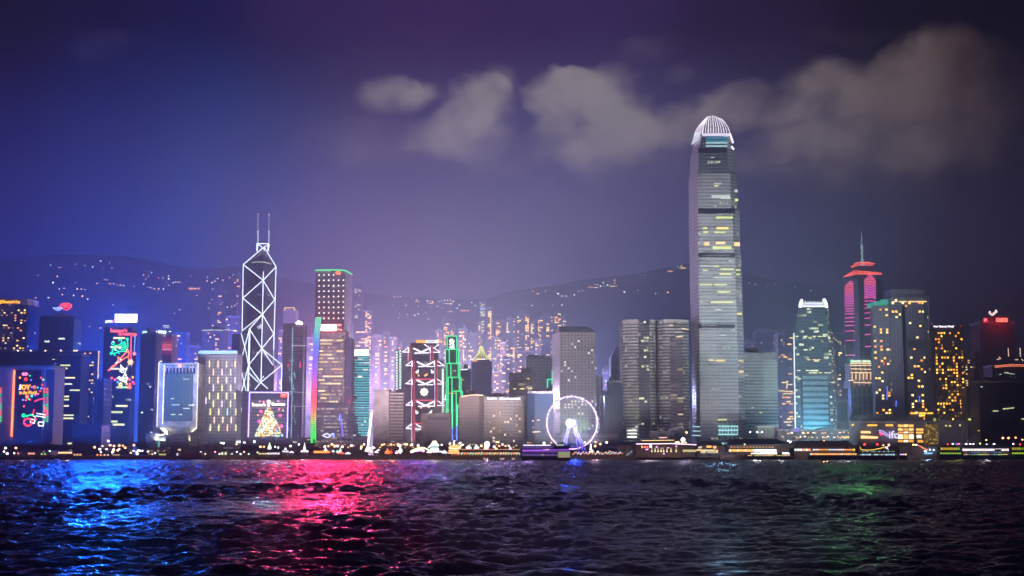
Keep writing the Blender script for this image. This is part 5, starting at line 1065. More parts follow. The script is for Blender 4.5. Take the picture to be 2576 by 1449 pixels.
# pink-barred tower with spire
D = 1950
t = tower('slender dark tower with pink light bars, red tiered roof and a pale spire', 2125, 2220, 700, D, mat('dusky_shaft', (.07, .07, .10), .5, noise=.05), name='skyscraper', cat='skyscraper', plant=False, parapet=0, poly=[(2125, D + 16), (2158, D), (2196, D), (2220, D + 26), (2190, D + 50), (2140, D + 50)])
red2 = glow(255, 95, 80, 1.9); 
neon('roof_neon', [[(2122, 697), (2150, 681), (2216, 687)], [(2133, 693), (2152, 685), (2219, 690)], [(2126, 696), (2155, 689), (2214, 690)]], D - 4, .6, red2, t)
neon('upper_roof_neon', [[(2141, 672), (2158, 661), (2200, 663)], [(2143, 673), (2160, 666), (2197, 667)], [(2150, 664), (2160, 660), (2190, 660)]], D + 4, .6, red2, t)
put('upper_tier', MB().prism([(P(2144, 680, D + 12)[0], D + 12), (P(2197, 680, D + 8)[0], D + 8), (P(2192, 680, D + 40)[0], D + 40), (P(2148, 680, D + 40)[0], D + 40)], P(0, 700, D)[2], P(0, 668, D)[2]), mat('tier_plum', (.06, .05, .08), .5), t)
cx = P(2168, 620, D + 22)[0]; zf = lambda y: P(0, y, D + 22)[2]
put('spire', MB().lathe([(3.2, zf(668)), (2.4, zf(655)), (1.2, zf(650)), (1.0, zf(640)), (2.6, zf(636)), (2.6, zf(634)), (1.0, zf(630)), (1.9, zf(622)), (2.1, zf(619)), (.9, zf(616)), (.7, zf(606)), (.25, zf(580))], cx, D + 22, 8), glow(165, 190, 200, .75), t)
put('spire_ring', MB().lathe([(1.5, zf(614)), (4.0, zf(613)), (4.0, zf(610)), (1.5, zf(609))], cx, D + 22, 10).lathe([(1.5, zf(637)), (4.2, zf(636)), (4.2, zf(635)), (1.5, zf(634))], cx, D + 22, 10), mat('spire_steel', (.35, .38, .40), .5), t)
def bars(x0, x1, ytop, ylist):
    for i, y in enumerate(ylist):
        f_ = i / len(ylist); c = (255, 100, 150) if f_ < .3 else ((225, 90, 190) if f_ < .55 else (235, 90, 180))
        a, b_ = x0 + (y - ytop) * .012, x1 + (y - ytop) * .012
        if y < ytop + 12: k = (y - ytop) / 12; mm = (a + b_) / 2; a, b_ = mm - (mm - a) * (.25 + .75 * k), mm + (b_ - mm) * (.25 + .75 * k)
        neon('pink_light_bar', [[(a, y + 1), ((a + b_) / 2, y - 1.5 if y < ytop + 60 else y), (b_, y + 1)]], D - 2 if x0 > 2160 else D + 6, .5, glow(*c, 1.9), t)
bars(2125, 2155, 708, [709 + i * 4.3 for i in range(15)] + [776, 782, 789.5, 799, 809, 818.5, 832, 856, 893])
bars(2174, 2203, 691, [692 + i * 4.1 for i in range(15)] + [757, 765, 774, 786.5, 800, 817, 841, 871])
rects('bar_backing', [(2125, 2156, 716, 900)], D + 8, mat('bar_violet', (.16, .08, .18), .6), t, 3); rects('bar_backing', [(2174, 2203.5, 700, 900)], D - .5, mat('bar_violet_b', (.16, .08, .18), .6), t, 3)
lamp('POINT', P(2135, 893, 1880), (40, 255, 90), 5e4, 4, name='green_flood')
# gold-topped stone tower
t = tower('gold-lit stone tower with a stacked columned top, below the pink-barred tower', 2133, 2192, 975, 1750, fac('stone_grid_wall', W=6.1, H=13, ww=.62, wh=.8, wall=(.34, .31, .30), glass=(.05, .06, .09), p=.0), plant=False, poly=[(2133, 1760), (2140, 1750), (2190, 1750), (2193, 1756), (2193, 1790), (2135, 1790)])
st = mat('gold_lit_stone', (.55, .45, .36), .8)
for a, b_, y0, y1, yy_ in [(2137, 2192, 955, 975, 1), (2141, 2191, 928, 955, 3), (2139, 2192, 915, 928, 5)]: rects('upper_storey', [(a, b_, y0, y1)], 1750 + yy_, fac('columned_storey_%d' % y0, W=6.2, H=(P(0, y0, 1750)[2] - P(0, y1, 1750)[2]) / 1.0, ww=.5, wh=1, wall=(.5, .42, .36), glass=(.05, .04, .05), p=0), t, 30)
neon('cornice_light', [[(2138, 919), (2192, 919)], [(2138, 914), (2192, 914)], [(2140, 928), (2192, 929)], [(2134, 957), (2148, 957)], [(2148, 962), (2192, 963)], [(2140, 937), (2192, 938)]], 1747, .5, glow(255, 215, 170, 1.9), t)
neon('column_light', [[(2144 + i * 9.3, 936), (2144 + i * 9.3, 955)] for i in range(6)], 1747, .65, glow(255, 205, 150, 1.5), t)
text('HANG SENG', 2143, 2190, 909, 6, 1748, glow(235, 255, 215, 2.2), t, bold=.02); rects('sign_rail', [(2141, 2192, 913, 915)], 1749, darkm, t); rects('green_sign', [(2140, 2147, 905, 912)], 1748.5, glow(60, 230, 110, 2), t)

# tall apartment-hotel pair
m = fac('mauve_ribbed_wall', W=3.6, H=3.35, ww=.5, wh=.5, wall=(.26, .25, .32), glass=(.08, .08, .12), p=.0)
t = tower('tall mauve apartment tower with a teal-lit roof terrace', 2189, 2243, 772, 1610, m, name='apartment_tower', plant=False, wins=52, grid=(3.6, 3.35, .62, .55), wmats=AMBER, side=-6, dep=40)
g = MB()
for i, (a, b_, y0, y1) in enumerate([(2188, 2200, 762, 772), (2200, 2218, 758, 768), (2219, 2243, 753, 766)]): rects('teal_terrace', [(a, b_, y0, y1)], 1612, glow(60, 170, 150, .9), t, 12)
t = tower('tallest apartment-hotel tower with stepped crown and many amber windows', 2241, 2337, 745, 1600, fac('violet_hotel_wall', W=3.9, H=3.35, ww=.55, wh=.5, wall=(.19, .19, .27), glass=(.06, .06, .10), p=.0), name='apartment_tower', plant=False, wins=100, grid=(3.9, 3.35, .6, .6), wmats=AMBER, dep=40, parapet=0)
rects('crown', [(2240, 2281, 733, 745), (2281, 2324, 732, 745)], 1602, mat('crown_mauve', (.24, .22, .30), .7, noise=.1), t, 26); rects('crown_rail', [(2241, 2324, 728.5, 732)], 1603, mat('crown_rail_m', (.30, .28, .36), .7), t, 24)
rects('dark_recess', [(2273, 2281, 772, 1052)], 1599.2, mat('recess_ink', (.015, .015, .03), .5), t, .6); rects('left_bay', [(2243, 2273, 800, 1052)], 1598.8, fac('left_bay_wall', W=3.4, H=3.35, ww=.3, wh=1, wall=(.26, .25, .34), glass=(.14, .14, .20), p=0), t, .8)
rects('balcony_column', [(2328, 2337, 760, 1050)], 1599, fac('balcony_dash', W=6, H=3.35, ww=.9, wh=.45, wall=(.16, .16, .22), glass=(.02, .02, .04), p=0), t, .8); rects('lit_top_floor', [(2244, 2256, 757.5, 760), (2262, 2281, 757, 760), (2285, 2331, 757, 760)], 1598.5, glow(250, 215, 150, 1.5), t)
rects('transfer_floor', [(2283, 2337, 858, 876)], 1599.1, mat('transfer_dark', (.09, .09, .13), .6), t, .7)
neon('blue_flag_light', [[(2232, 972), (2231, 1006)], [(2255, 1008), (2254, 1022)], [(2313, 996), (2313, 1012)]], 1597, .6, glow(90, 120, 250, 1.6), t); neon('red_flag_light', [[(2224, 908), (2224, 918)]], 1597, .7, glow(240, 60, 80, 1.6), t)
rects('lit_window_row', [(2291, 2306, 1038, 1041), (2312, 2330, 1038, 1041), (2333, 2347, 1038, 1041), (2318, 2327, 1043, 1047)], 1598.2, AMBER[0], t)
# amber hotel
t = tower('broad dark hotel slab crowded with amber windows under a small white sign', 2350, 2422, 830, 1620, fac('ochre_hotel_wall', W=3.35, H=3.6, ww=.55, wh=.55, wall=(.14, .11, .09), glass=(.05, .04, .04), p=.24, A=(225, 140, 50), B=(240, 180, 80), gain=.55), name='hotel_tower', cat='hotel', plant=False, wins=100, grid=(3.35, 3.6, .55, .55), wmats=AMBER[:3], dep=34)
rects('blank_attic', [(2345, 2421, 818, 833)], 1619, mat('attic_brown', (.10, .085, .10), .8), t, 30); rects('edge_pier', [(2341, 2352, 825, 1062)], 1619.4, mat('edge_pier_m', (.16, .14, .15), .8), t, 30)
text('Four Seasons Hotel', 2349, 2399, 821, 5, 1618, glow(235, 225, 250, 2.6), t, bold=.02); neon('warning_light', [[(2344, 814), (2344, 815)], [(2417, 820), (2417, 821)]], 1618, .7, glow(230, 30, 60, 2.5), t)
neon('green_lamp', [[(2351, 1052), (2351, 1062)]], 1617, 1.6, glow(150, 190, 60, 1.2), t)
t = tower('crowded old flats with pale yellow windows right of the amber hotel', 2421, 2452, 899, 1900, fac('old_flat_wall', W=3.4, H=3.1, ww=.7, wh=.5, wall=(.13, .11, .10), glass=(.03, .03, .04), p=.12, A=(240, 220, 130), B=(250, 235, 190), gain=1.0), name='apartment_tower', wins=46, grid=(3.4, 3.1, .7, .5), wmats=[glow(245, 225, 150, 1.6), glow(250, 190, 110, 1.5)])
t = tower('narrow louvred slab beside a plain grey pier, right of the amber hotel', 2430, 2468, 978, 1600, fac('louvre_slab_wall', W=30, H=4.4, ww=.9, wh=.45, wall=(.16, .15, .17), glass=(.05, .05, .06), p=0), plant=False, name='office_block', cat='building')
rects('pier', [(2453, 2468, 930, 1116)], 1598, mat('pier_grey_r', (.15, .13, .15), .85, noise=.1), t, 20); rects('lit_sign', [(2436, 2449, 1053, 1057)], 1597, glow(205, 225, 120, 1.6), t)
# red-lettered tower
t = tower('dark tower topped by glowing red letters and a winged neon mark, far right', 2463, 2552, 812, 1900, fac('maroon_tower_wall', W=7, H=7.5, ww=.5, wh=.3, wall=(.06, .022, .035), glass=(.09, .035, .05), p=.0), plant=False, dep=40)
rects('crown_block', [(2484, 2540, 797, 812)], 1902, mat('crown_maroon', (.08, .02, .03), .7), t, 30); rect('red_panel', 2502, 2538, 796, 814, 1899, mat('red_lit_panel', (.10, .01, .01), .6), t)
text('COSCO', 2506, 2535, 805, 10, 1896.5, glow(255, 110, 95, 4.2), t, bold=.03); rect('red_badge', 2474.5, 2484.5, 800, 810, 1899, glow(225, 40, 60, 2.2), t); text('P', 2477, 2482, 805, 6, 1898, glow(255, 160, 150, 2.2), t)
neon('winged_mark', [[(2488, 789), (2497, 794), (2509, 784)], [(2487, 785), (2497, 790), (2508, 780)], [(2504, 779), (2507, 785)], [(2488, 785), (2492, 783)]], 1897, .5, glow(250, 225, 215, 2.4), t)
lamp('POINT', P(2520, 803, 1884), (255, 12, 12), 3.5e4, 1.2, name='red_sign_light'); 
t = tower('dark terrace block with a curving orange strip of light, at the right edge', 2496, 2640, 921, 1760, fac('plum_terrace_wall', W=7, H=4.2, ww=.8, wh=.35, wall=(.04, .025, .035), glass=(.05, .03, .04), p=.03, A=(240, 215, 150), B=(220, 230, 190), gain=.7), plant=False, name='office_block', cat='building')
neon('curved_light', [[(2502, 921), (2520, 919), (2545, 917), (2580, 918), (2630, 921)], [(2503, 924), (2540, 921), (2580, 921)]], 1757, .45, glow(240, 130, 90, 1.8), t)
neon('roof_feature_light', [[(2537, 897), (2537, 888), (2536, 876)], [(2567, 897), (2566, 875)], [(2507, 905), (2518, 902), (2512, 898)], [(2553, 905), (2562, 905)], [(2570, 903), (2574, 908)]], 1762, .5, glow(235, 200, 170, 1.5), t)
neon('lit_slot', [[(2533, 939), (2552, 941)], [(2514, 942), (2520, 941)], [(2541, 948), (2554, 950)]], 1758, .4, glow(215, 215, 195, 1.2), t)
t = tower('nearly black waterfront block with three short lit strips, far right', 2462, 2660, 961, 1500, fac('ink_block_wall', W=6, H=4, ww=.8, wh=.4, wall=(.025, .02, .028), glass=(.02, .016, .022), p=.003), name='office_block', cat='building', dep=30, plant=True)
neon('lit_slot', [[(2498, 1034), (2511, 1034)], [(2523, 1029), (2551, 1026)], [(2570, 1054), (2580, 1054)]], 1498, .55, glow(195, 205, 150, 1.6), t); neon('lit_slot', [[(2467, 893 + 80), (2472, 973)]], 1498, .5, glow(190, 220, 190, 1.2), t)

# waterfront mall
D = 1480
t = tower('long low shopping mall with amber-lit bays and glowing white lettering', 2136, 2432, 1061, D, mat('mall_cladding', (.22, .20, .23), .8, noise=.08), name='shopping_mall', cat='building', dep=50, plant=True, parapet=.8)
am = [glow(255, 190, 80, 1.6), glow(255, 205, 120, 2.0), glow(250, 165, 60, 1.5), glow(255, 225, 180, 2.4)]
for (y0, y1, k) in [(1068, 1074, 0), (1078, 1083, 1), (1086, 1089.5, 2), (1093, 1104, 3), (1107, 1112, 2)]:
    for i in range(3): rects('lit_bay', [(2260 + i * 13.6, 2271 + i * 13.6, y0, y1)], D - 1, am[(k + (i == 1)) % 4], t)
rects('lit_bay', [(2305, 2323, 1078, 1083), (2305, 2323, 1086, 1090)], D - 1, am[0], t); rects('lit_bay', [(2307, 2318, 1094, 1102)], D - 1, am[3], t); rects('lit_bay', [(2309, 2322, 1107, 1113)], D - 1, am[2], t)
rects('golden_screen', [(2325, 2360, 1067, 1119)], D - 1, fac('golden_screen_grid', W=1.8, H=1.9, ww=.8, wh=.8, wall=(.30, .20, .05), glass=(.2, .15, .05), p=.9, A=(195, 145, 40), B=(240, 190, 80), gain=.62), t)
rects('mall_pier', [(2299, 2303, 1062, 1116), (2361, 2367, 1060, 1116), (2419, 2426, 1060, 1116)], D - 1.4, mat('mall_pier_m', (.24, .21, .23), .8), t); rects('grey_panel', [(2369, 2417, 1068, 1116)], D - .9, fac('grey_panel_grid', W=6, H=16, ww=.97, wh=.96, wall=(.12, .11, .12), glass=(.17, .15, .16), p=0), t, .6)
neon('attic_window', [[(2378, 1071), (2382, 1071)], [(2388, 1071), (2392, 1072)], [(2413, 1070), (2417, 1070)]], D - 1.5, .9, glow(235, 215, 130, 1.2), t)
text('ifc', 2236, 2260, 1093.5, 19, D - 3, glow(225, 215, 255, 1.4), t, bold=.02)
neon('ribbon_mark', [[(2210, 1083), (2217, 1083), (2226, 1088), (2236, 1095)], [(2212, 1086), (2222, 1091), (2234, 1098)]], D - 3, .5, glow(200, 180, 255, 1.5), t); neon('ribbon_mark', [[(2212, 1089), (2220, 1090)], [(2213, 1094), (2221, 1093)]], D - 3, .6, glow(245, 60, 110, 2.6), t)
neon('shop_window', [[(2168, 1087), (2190, 1088)], [(2166, 1098), (2208, 1101)], [(2166, 1101), (2206, 1101)]], D - 2, 1.1, glow(250, 195, 130, 2), t); rects('shop_window', [(2166, 2188, 1084, 1090)], D - 1.4, glow(245, 190, 130, 1.5), t)
neon('shop_window', [[(2120, 1100), (2136, 1100)], [(2182, 1070), (2206, 1070)], [(2228, 1070), (2246, 1070)], [(2143, 1070), (2148, 1068)]], D - 3, 1.0, glow(250, 190, 60, 1.8), t)
t = tower('dark roof pavilion set back on the mall terrace', 2190, 2300, 1052, 1530, mat('terrace_dark', (.07, .06, .08), .8), name='pavilion', cat='building', dep=20, plant=False); neon('window', [[(2222, 1060), (2228, 1060)], [(2238, 1061), (2248, 1061)]], 1528, .5, glow(240, 190, 130, 1.6), t)
t = tower('low terrace restaurants with warm scattered lamps left of the mall', 1957, 2136, 1083, D + 5, mat('terrace_cladding', (.09, .075, .08), .8, noise=.1), name='restaurant_block', cat='building', dep=40, plant=False)
g = MB()
pr = [P(x, y, D + 3) for x, y in [(1990, 1085), (2010, 1078), (2030, 1078), (2050, 1085), (2062, 1078), (2080, 1075), (2095, 1080)]]
for a, b_ in zip(pr, pr[1:]): g.face([a, b_, (b_[0], b_[1] + 25, b_[2]), (a[0], a[1] + 25, a[2])]); g.face([(a[0], a[1], a[2] - 1.2), (b_[0], b_[1], b_[2] - 1.2), b_, a])
put('wavy_roof', g, mat('wavy_roof_m', (.10, .08, .09), .7), t)
for i in range(34):
    x = 1960 + rr.random() * 174; y = rr.choice([1087, 1089, 1100, 1098]) + rr.random() * 2; neon('terrace_lamp', [[(x, y), (x + rr.uniform(1, 6), y)]], D + 3, rr.uniform(.4, .8), rr.choice([glow(255, 190, 110, 2.2), glow(250, 170, 70, 1.8), glow(255, 225, 200, 2.6)]), t)
rects('purple_screen', [(1995, 2011, 1077, 1086)], D + 1, glow(110, 30, 190, 1.0), t)
# ------------------------------------------------------------------ flats climbing the slope behind
hzwall = [fac('slope_flat_%d' % i, W=[3.2, 3.6, 3.0, 3.4][i], H=3.1, ww=.6, wh=.55, wall=[(.08, .07, .09), (.10, .08, .10), (.06, .06, .08), (.13, .09, .10)][i], glass=(.03, .03, .05), p=[.03, .05, .02, .04][i], gain=1.3) for i in range(4)]
FG = 'flats on the slope behind the city'
mids = [  # x0, x1, top, D, wall, windows, label
    (508, 567, 831, 2150, 2, 16, 'broad dark flats with a pale green lit roof line, left of the braced tower'),
    (568, 604, 797, 2250, 0, 14, 'dim flats with orange-lit floors touching the left side of the braced tower'),
    (596, 606, 690, 2650, 1, 5, 'highest slim flats beside the upper left of the braced tower'),
    (531, 562, 733, 2600, 3, 8, 'pinkish block high on the slope left of the braced tower'),
    (440, 470, 838, 2200, 2, 8, 'dark flats above the tapered tower with a yellow light at their top'),
    (700, 712, 832, 2250, 0, 6, 'thin dim flats in the gap right of the braced tower'),
    (772, 792, 850, 2250, 1, 6, 'dim flats between the bubble-signed tower and the rainbow sail'),
    (889, 915, 722, 2700, 0, 8, 'high pale flats with a lit sign-like top right of the green-roofed slab tower'),
    (914, 935, 783, 2450, 1, 28, 'flats with a dense yellow window column right of the green-roofed slab tower'),
    (936, 962, 846, 2300, 0, 12, 'flats with warm windows above the pale balcony hall'),
    (962, 980, 838, 2350, 2, 12, 'darker flats behind the dotted stair tower'),
    (980, 1000, 850, 2300, 1, 9, 'low mauve flats just left of the trussed bank'),
    (1095, 1111, 832, 2350, 0, 12, 'flats just right of the trussed bank banner'),
    (1111, 1132, 806, 2500, 1, 20, 'flats with an orange-lit top rising above the green-outlined tower'),
    (1154, 1176, 829, 2350, 0, 32, 'flats with stacked amber windows right of the green-outlined tower'),
    (1178, 1199, 840, 2400, 2, 8, 'faint flats left of the gold cone roof'),
    (1203, 1221, 757, 2750, 0, 16, 'tallest faint tower on the slope with bright white upper floors'),
    (1222, 1241, 775, 2550, 1, 26, 'flats with paired amber windows right of the gold spire'),
    (1247, 1271, 808, 2450, 0, 26, 'flats with a zigzag of yellow windows behind the cone-roofed tower'),
    (1274, 1296, 802, 2450, 2, 14, 'shadowy flats left of the pink-tinted block'),
    (1296, 1334, 791, 2500, 1, 34, 'wide flats with a stepped roof and bright orange top windows'),
    (1335, 1351, 812, 2480, 0, 12, 'narrow flats right of the wide stepped-roof flats'),
    (1353, 1386, 797, 2500, 2, 30, 'flats with horizontal yellow window pairs left of the round-windowed tower'),
    (1386, 1412, 786, 2600, 0, 22, 'pale ghostly flats rising from behind the round-windowed tower'),
    (1296, 1346, 884, 2150, 3, 14, 'pink-tinted stepped block behind the striped office slab'),
    (1262, 1284, 905, 2100, 2, 10, 'low flats with a warm lamp right of the cone-roofed tower'),
    (1236, 1262, 936, 2050, 1, 12, 'lower flats with bright window clusters above the white hotel sign'),
    (1516, 1530, 938, 2150, 0, 5, 'small far flats with two lamps between the blue glass blocks'),
    (1876, 1900, 862, 2250, 2, 6, 'very dark flats touching the right side of the tallest tower'),
    (2104, 2124, 880, 2150, 2, 8, 'low dark flats right of the teal-lit arched tower'),
    (925, 938, 812, 2600, 2, 14, 'thin flats with a ladder of pale lights right of the yellow-columned flats'),
    (944, 956, 872, 2250, 3, 14, 'stubby reddish flats directly above the pale balcony hall'),
    (1000, 1012, 868, 2420, 2, 10, 'dark narrow flats over the dotted stair tower'),
    (1133, 1146, 826, 2620, 1, 14, 'faint flats directly above the looped white emblem'),
    (1146, 1156, 858, 2300, 3, 12, 'thin reddish flats hugging the right side of the green-outlined tower'),
    (1199, 1210, 812, 2480, 3, 12, 'slim flats under the tallest faint white-lit tower'),
    (1240, 1250, 850, 2330, 2, 12, 'slim dark flats with orange dots right of the cone roof'),
    (1258, 1272, 862, 2260, 3, 12, 'short reddish flats under the zigzag-windowed flats'),
    (1284, 1297, 852, 2300, 1, 14, 'short pale flats left of the pink-tinted stepped block'),
    (1346, 1360, 858, 2320, 0, 12, 'short flats behind the right end of the cubic-grid block'),
    (1412, 1424, 800, 2680, 2, 6, 'dim sliver of flats above the sloping roof of the round-windowed tower'),
    (415, 432, 858, 2300, 1, 10, 'small dim flats right of the pink-headed tower'),
    (470, 500, 872, 2250, 0, 12, 'low flats with orange windows above the light-stick slab'),
    (735, 752, 852, 2350, 1, 8, 'faint flats behind the bubble-signed tower'),
    (2424, 2440, 940, 2100, 2, 10, 'low crowded flats behind the narrow louvred slab'),
    (2128, 2140, 862, 2380, 0, 10, 'thin flats left of the pink-barred tower'),
]
for i, (x0, x1, yt, D, wl, nw, lab) in enumerate(mids):
    zt = P((x0 + x1) / 2, yt, D)[2]; xm = P((x0 + x1) / 2, yt, D)[0]; z0 = min(hill(xm, D), zt - 20) - 4
    yb = 1134 - (z0 - CAM_H) / D * FPX
    t = tower(lab, x0, x1, yt, D, hzwall[wl], dep=22, name='apartment_tower', cat='apartments', group=FG, plant=True)
    a, b_ = t['_x0'], t['_x1']; Wd = [3.2, 3.6, 3.0, 3.4][wl]; r = random.Random(i)
    nx = int((b_ - a) / Wd); z_vis = max(60, zt - 110)
    cols_ = sorted(r.sample(range(nx), max(1, nx // 2)))
    base = world_loc(t)
    for k in range(int(nw * 1.7)):
        ci = r.choice(cols_); zz = zt - 4 - (zt - z_vis) * r.random() ** 1.2; j = int(zz / 3.1)
        if r.random() < .3: w_, me_w = Wd * 2 * .9, 2
        else: w_, me_w = Wd * .75, 1
        mt = r.choice(AMBER + WARM[:2]) if i not in (7, 16) else r.choice(OFFICE); key = (round(w_, 2), 1.9, mt.name)
        if key not in _wms:
            me = winmesh(w_, 1.9).copy(); me.materials.append(mt); _wms[key] = me
        o = bpy.data.objects.new('window', _wms[key]); C.objects.link(o); o.parent = t
        o.location = Vector((a + (min(ci, nx - me_w) + me_w / 2) * Wd, D, (j + .5) * 3.1)) - base
    if i == 0: neon('roof_light', [[(508, 831), (537, 830)], [(541, 830), (560, 831)], [(566, 829), (588, 832)]], D - 1, .5, glow(205, 230, 150, 1.6), t)
    if i == 16: rects('lit_head', [(1208, 1220, 774, 780)], D - 1, glow(190, 205, 250, 1.2), t); rects('lit_head', [(1208, 1220, y, y + 2.2) for y in (783, 786.5, 790, 793.5)], D - 1, glow(225, 225, 200, 1.1), t)
    if i == 7: rects('lit_head', [(891, 898, 725, 735), (900, 905, 727, 734)], D - 1, glow(215, 190, 195, .8), t)

# ------------------------------------------------------------------ lamps and houses on the hillside
def hill_thing(px, py, name, label, cat, group):
    h_ = hill_hit(px, py + 1.5)
    if h_ is None: return None
    return thing(name, label, cat, (h_[0], h_[1], hill(h_[0], h_[1]) - .5), group)
lampmesh = {}
def lamp_meshes(c, s, r):
    k = (c, s, r)
    if k not in lampmesh:
        hd = MB().lathe([(0, 5.6), (r, 5.6 + r * .6), (r, 5.6 + r * 1.4), (0, 5.6 + r * 2)], 0, 0, 7).mesh('lamp_head'); hd.materials.append(glow(*c, s))
        pp = MB().tube((0, 0, 0), (0, 0, 5.7), .12, 5).mesh('post'); pp.materials.append(darkm); lampmesh[k] = (pp, hd)
    return lampmesh[k]
def zone(px, py):
    if px < 330: return 'left of the leaf-shaped sign and above the reindeer tower' if 0 else 'hillside above the leaf sign and reindeer tower'
    if px < 630: return 'hillside between the reindeer tower and the braced tower'
    if px < 1240: return 'hillside above the trussed bank'
    if px < 1760: return 'hillside between the gold spire and the tallest tower'
    return 'hillside right of the tallest tower'
hl = [(190, 672), (213, 674), (233, 679), (259, 683), (253, 665), (275, 670), (281, 682), (95, 700), (144, 704), (133, 719), (190, 718), (149, 733), (161, 734), (194, 735), (204, 736), (213, 735), (156, 748), (185, 750), (207, 755), (220, 759), (121, 757), (90, 757), (127, 672), (263, 711), (269, 713), (272, 720), (277, 722), (286, 722), (295, 723), (303, 724), (311, 725), (244, 721), (284, 773), (225, 829), (253, 832), (87, 846),
      (381, 693), (361, 700), (373, 701), (366, 710), (398, 706), (410, 706), (424, 702), (424, 709), (420, 717), (424, 724), (436, 718), (442, 717), (448, 717), (453, 717), (361, 722), (372, 731), (379, 731), (388, 733), (399, 734), (411, 735), (337, 728), (495, 750), (522, 703), (521, 713), (548, 707), (541, 714), (533, 719), (561, 711), (577, 706), (586, 698), (591, 718), (598, 719), (599, 730), (535, 735), (533, 742), (566, 742), (526, 771), (538, 768), (545, 782), (552, 784), (563, 782), (571, 780), (583, 779), (590, 778), (524, 783), (563, 813), (452, 786), (439, 796), (480, 700), (500, 690),
      (991, 753), (999, 753), (1007, 751), (1037, 755), (1048, 760), (1075, 764), (1082, 763), (1088, 766), (1104, 765), (1110, 763), (1118, 762), (1125, 762), (1133, 762), (1140, 765), (990, 774), (1021, 775), (1052, 777), (1084, 779), (1100, 778), (1112, 781), (1155, 773), (1005, 794), (1024, 797), (1052, 795), (1071, 792), (1003, 806), (1077, 810), (1187, 766), (1195, 775), (1043, 800), (1150, 782),
      (1340, 739), (1372, 739), (1400, 742), (1404, 745), (1456, 739), (1466, 737), (1338, 777), (1390, 776), (1414, 774), (1497, 721), (1503, 722), (1495, 729), (1501, 729), (1511, 726), (1517, 717), (1522, 725), (1528, 724), (1534, 723), (1547, 718), (1546, 711), (1610, 698), (1621, 698), (1571, 741), (1605, 737), (1650, 745), (1680, 742), (1705, 675), (1709, 679), (1715, 677), (1425, 752), (1445, 748),
      (1885, 718), (1900, 722), (1929, 725), (1965, 725), (1999, 727), (2040, 737), (1950, 722)]
zc = {}
for i, (px, py) in enumerate(hl):
    r = random.Random(i * 7 + 1); orange = r.random() < .45; z_ = zone(px, py)
    lab = ('small orange' if orange else 'small pale') + ' lamp glowing on the ' + z_
    o = hill_thing(px, py, 'hillside_lamp', lab, 'lamp', lab + 's' if 0 else ('orange' if orange else 'pale') + ' lamps on the ' + z_)
    if not o: continue
    pp, hd = lamp_meshes((255, 180, 120) if orange else (225, 235, 245), r.choice([3.0, 4.0, 5.5]), r.choice([.9, 1.1, 1.5]))
    for nm, me in (('post', pp), ('lamp_head', hd)): c_ = bpy.data.objects.new(nm, me); C.objects.link(c_); c_.parent = o
hw = mat('villa_wall', (.22, .16, .15), .8)
for px, py, w_, h_, lab, nwin, col in [(150, 672, 10, 4, 'small house with warm lights, highest on the left hillside', 4, (255, 190, 150)), (488, 724, 28, 11, 'wide domed mansion glowing orange on the hillside, left of the braced tower', 9, (255, 160, 80)), (545, 735, 26, 7, 'pinkish low house on the slope left of the braced tower', 4, (240, 190, 120)), (357, 777, 14, 6, 'small white-lit house above the slim pink-headed tower', 4, (240, 225, 200)),
                                        (1048, 757, 11, 6, 'sloping house with warm end window on the central ridge', 3, (240, 190, 130)), (1082, 762, 16, 5, 'pale yellow-lit house on the central ridge', 4, (235, 220, 150)), (1131, 783, 14, 5, 'yellow-lit terrace above the green-outlined tower', 4, (235, 205, 110)), (1168, 780, 24, 9, 'low mansion with reddish glow left of the faint white-lit tower', 5, (240, 150, 110)), (1126, 763, 22, 5, 'row house with scattered lights on the central ridge', 6, (230, 215, 170)),
                                        (1353, 738, 10, 5, 'small pink-lit house above the wide stepped-roof flats', 3, (255, 170, 140)), (1486, 722, 14, 5, 'orange-lit long house on the ridge above the round-windowed tower', 4, (255, 185, 80)), (1543, 719, 18, 6, 'house with a bright corner on the ridge above the pyramid roof', 5, (255, 205, 150)), (1686, 681, 15, 6, 'warm-lit house on the ridge left of the tallest tower', 4, (255, 195, 120)), (1722, 673, 24, 7, 'brightest ridge-top house touching the left of the tallest tower', 5, (255, 205, 150)), (1413, 744, 9, 5, 'tiny house with two lights, above the flats with yellow pairs', 3, (240, 210, 170))]:
    hh = hill_hit(px, py + h_ / 2)
    if not hh: hh = hill_hit(px, py + h_ + 8)
    if not hh: continue
    D = hh[1]; zb = P(px, py + h_ / 2, D)[2]; sc = D / FPX; W_, H_ = w_ * sc, h_ * sc; x_ = hh[0]
    t = thing('hillside_house', lab, 'house', (x_, D, zb))
    put('wall', MB().box(x_ - W_ / 2, x_ + W_ / 2, D, D + 12, zb - 6, zb + H_ * .7), hw, t)
    put('roof', MB().prism([(x_ - W_ / 2 - .6, D - .6), (x_ + W_ / 2 + .6, D - .6), (x_ + W_ / 2 + .6, D + 12.6), (x_ - W_ / 2 - .6, D + 12.6)], zb + H_ * .7, zb + H_, top=[(x_ - W_ / 3.4, D + 4), (x_ + W_ / 3.4, D + 4), (x_ + W_ / 3.4, D + 8), (x_ - W_ / 3.4, D + 8)]), roofm, t)
    for k in range(nwin):
        xx = x_ - W_ / 2 + W_ * (k + .5) / nwin; put('window', MB().box(xx - W_ / nwin * .36, xx + W_ / nwin * .36, D - .4, D - .1, zb + H_ * .05, zb + H_ * .5), glow(*col, 1.6 + (k * 7 % 3) * .7), t)

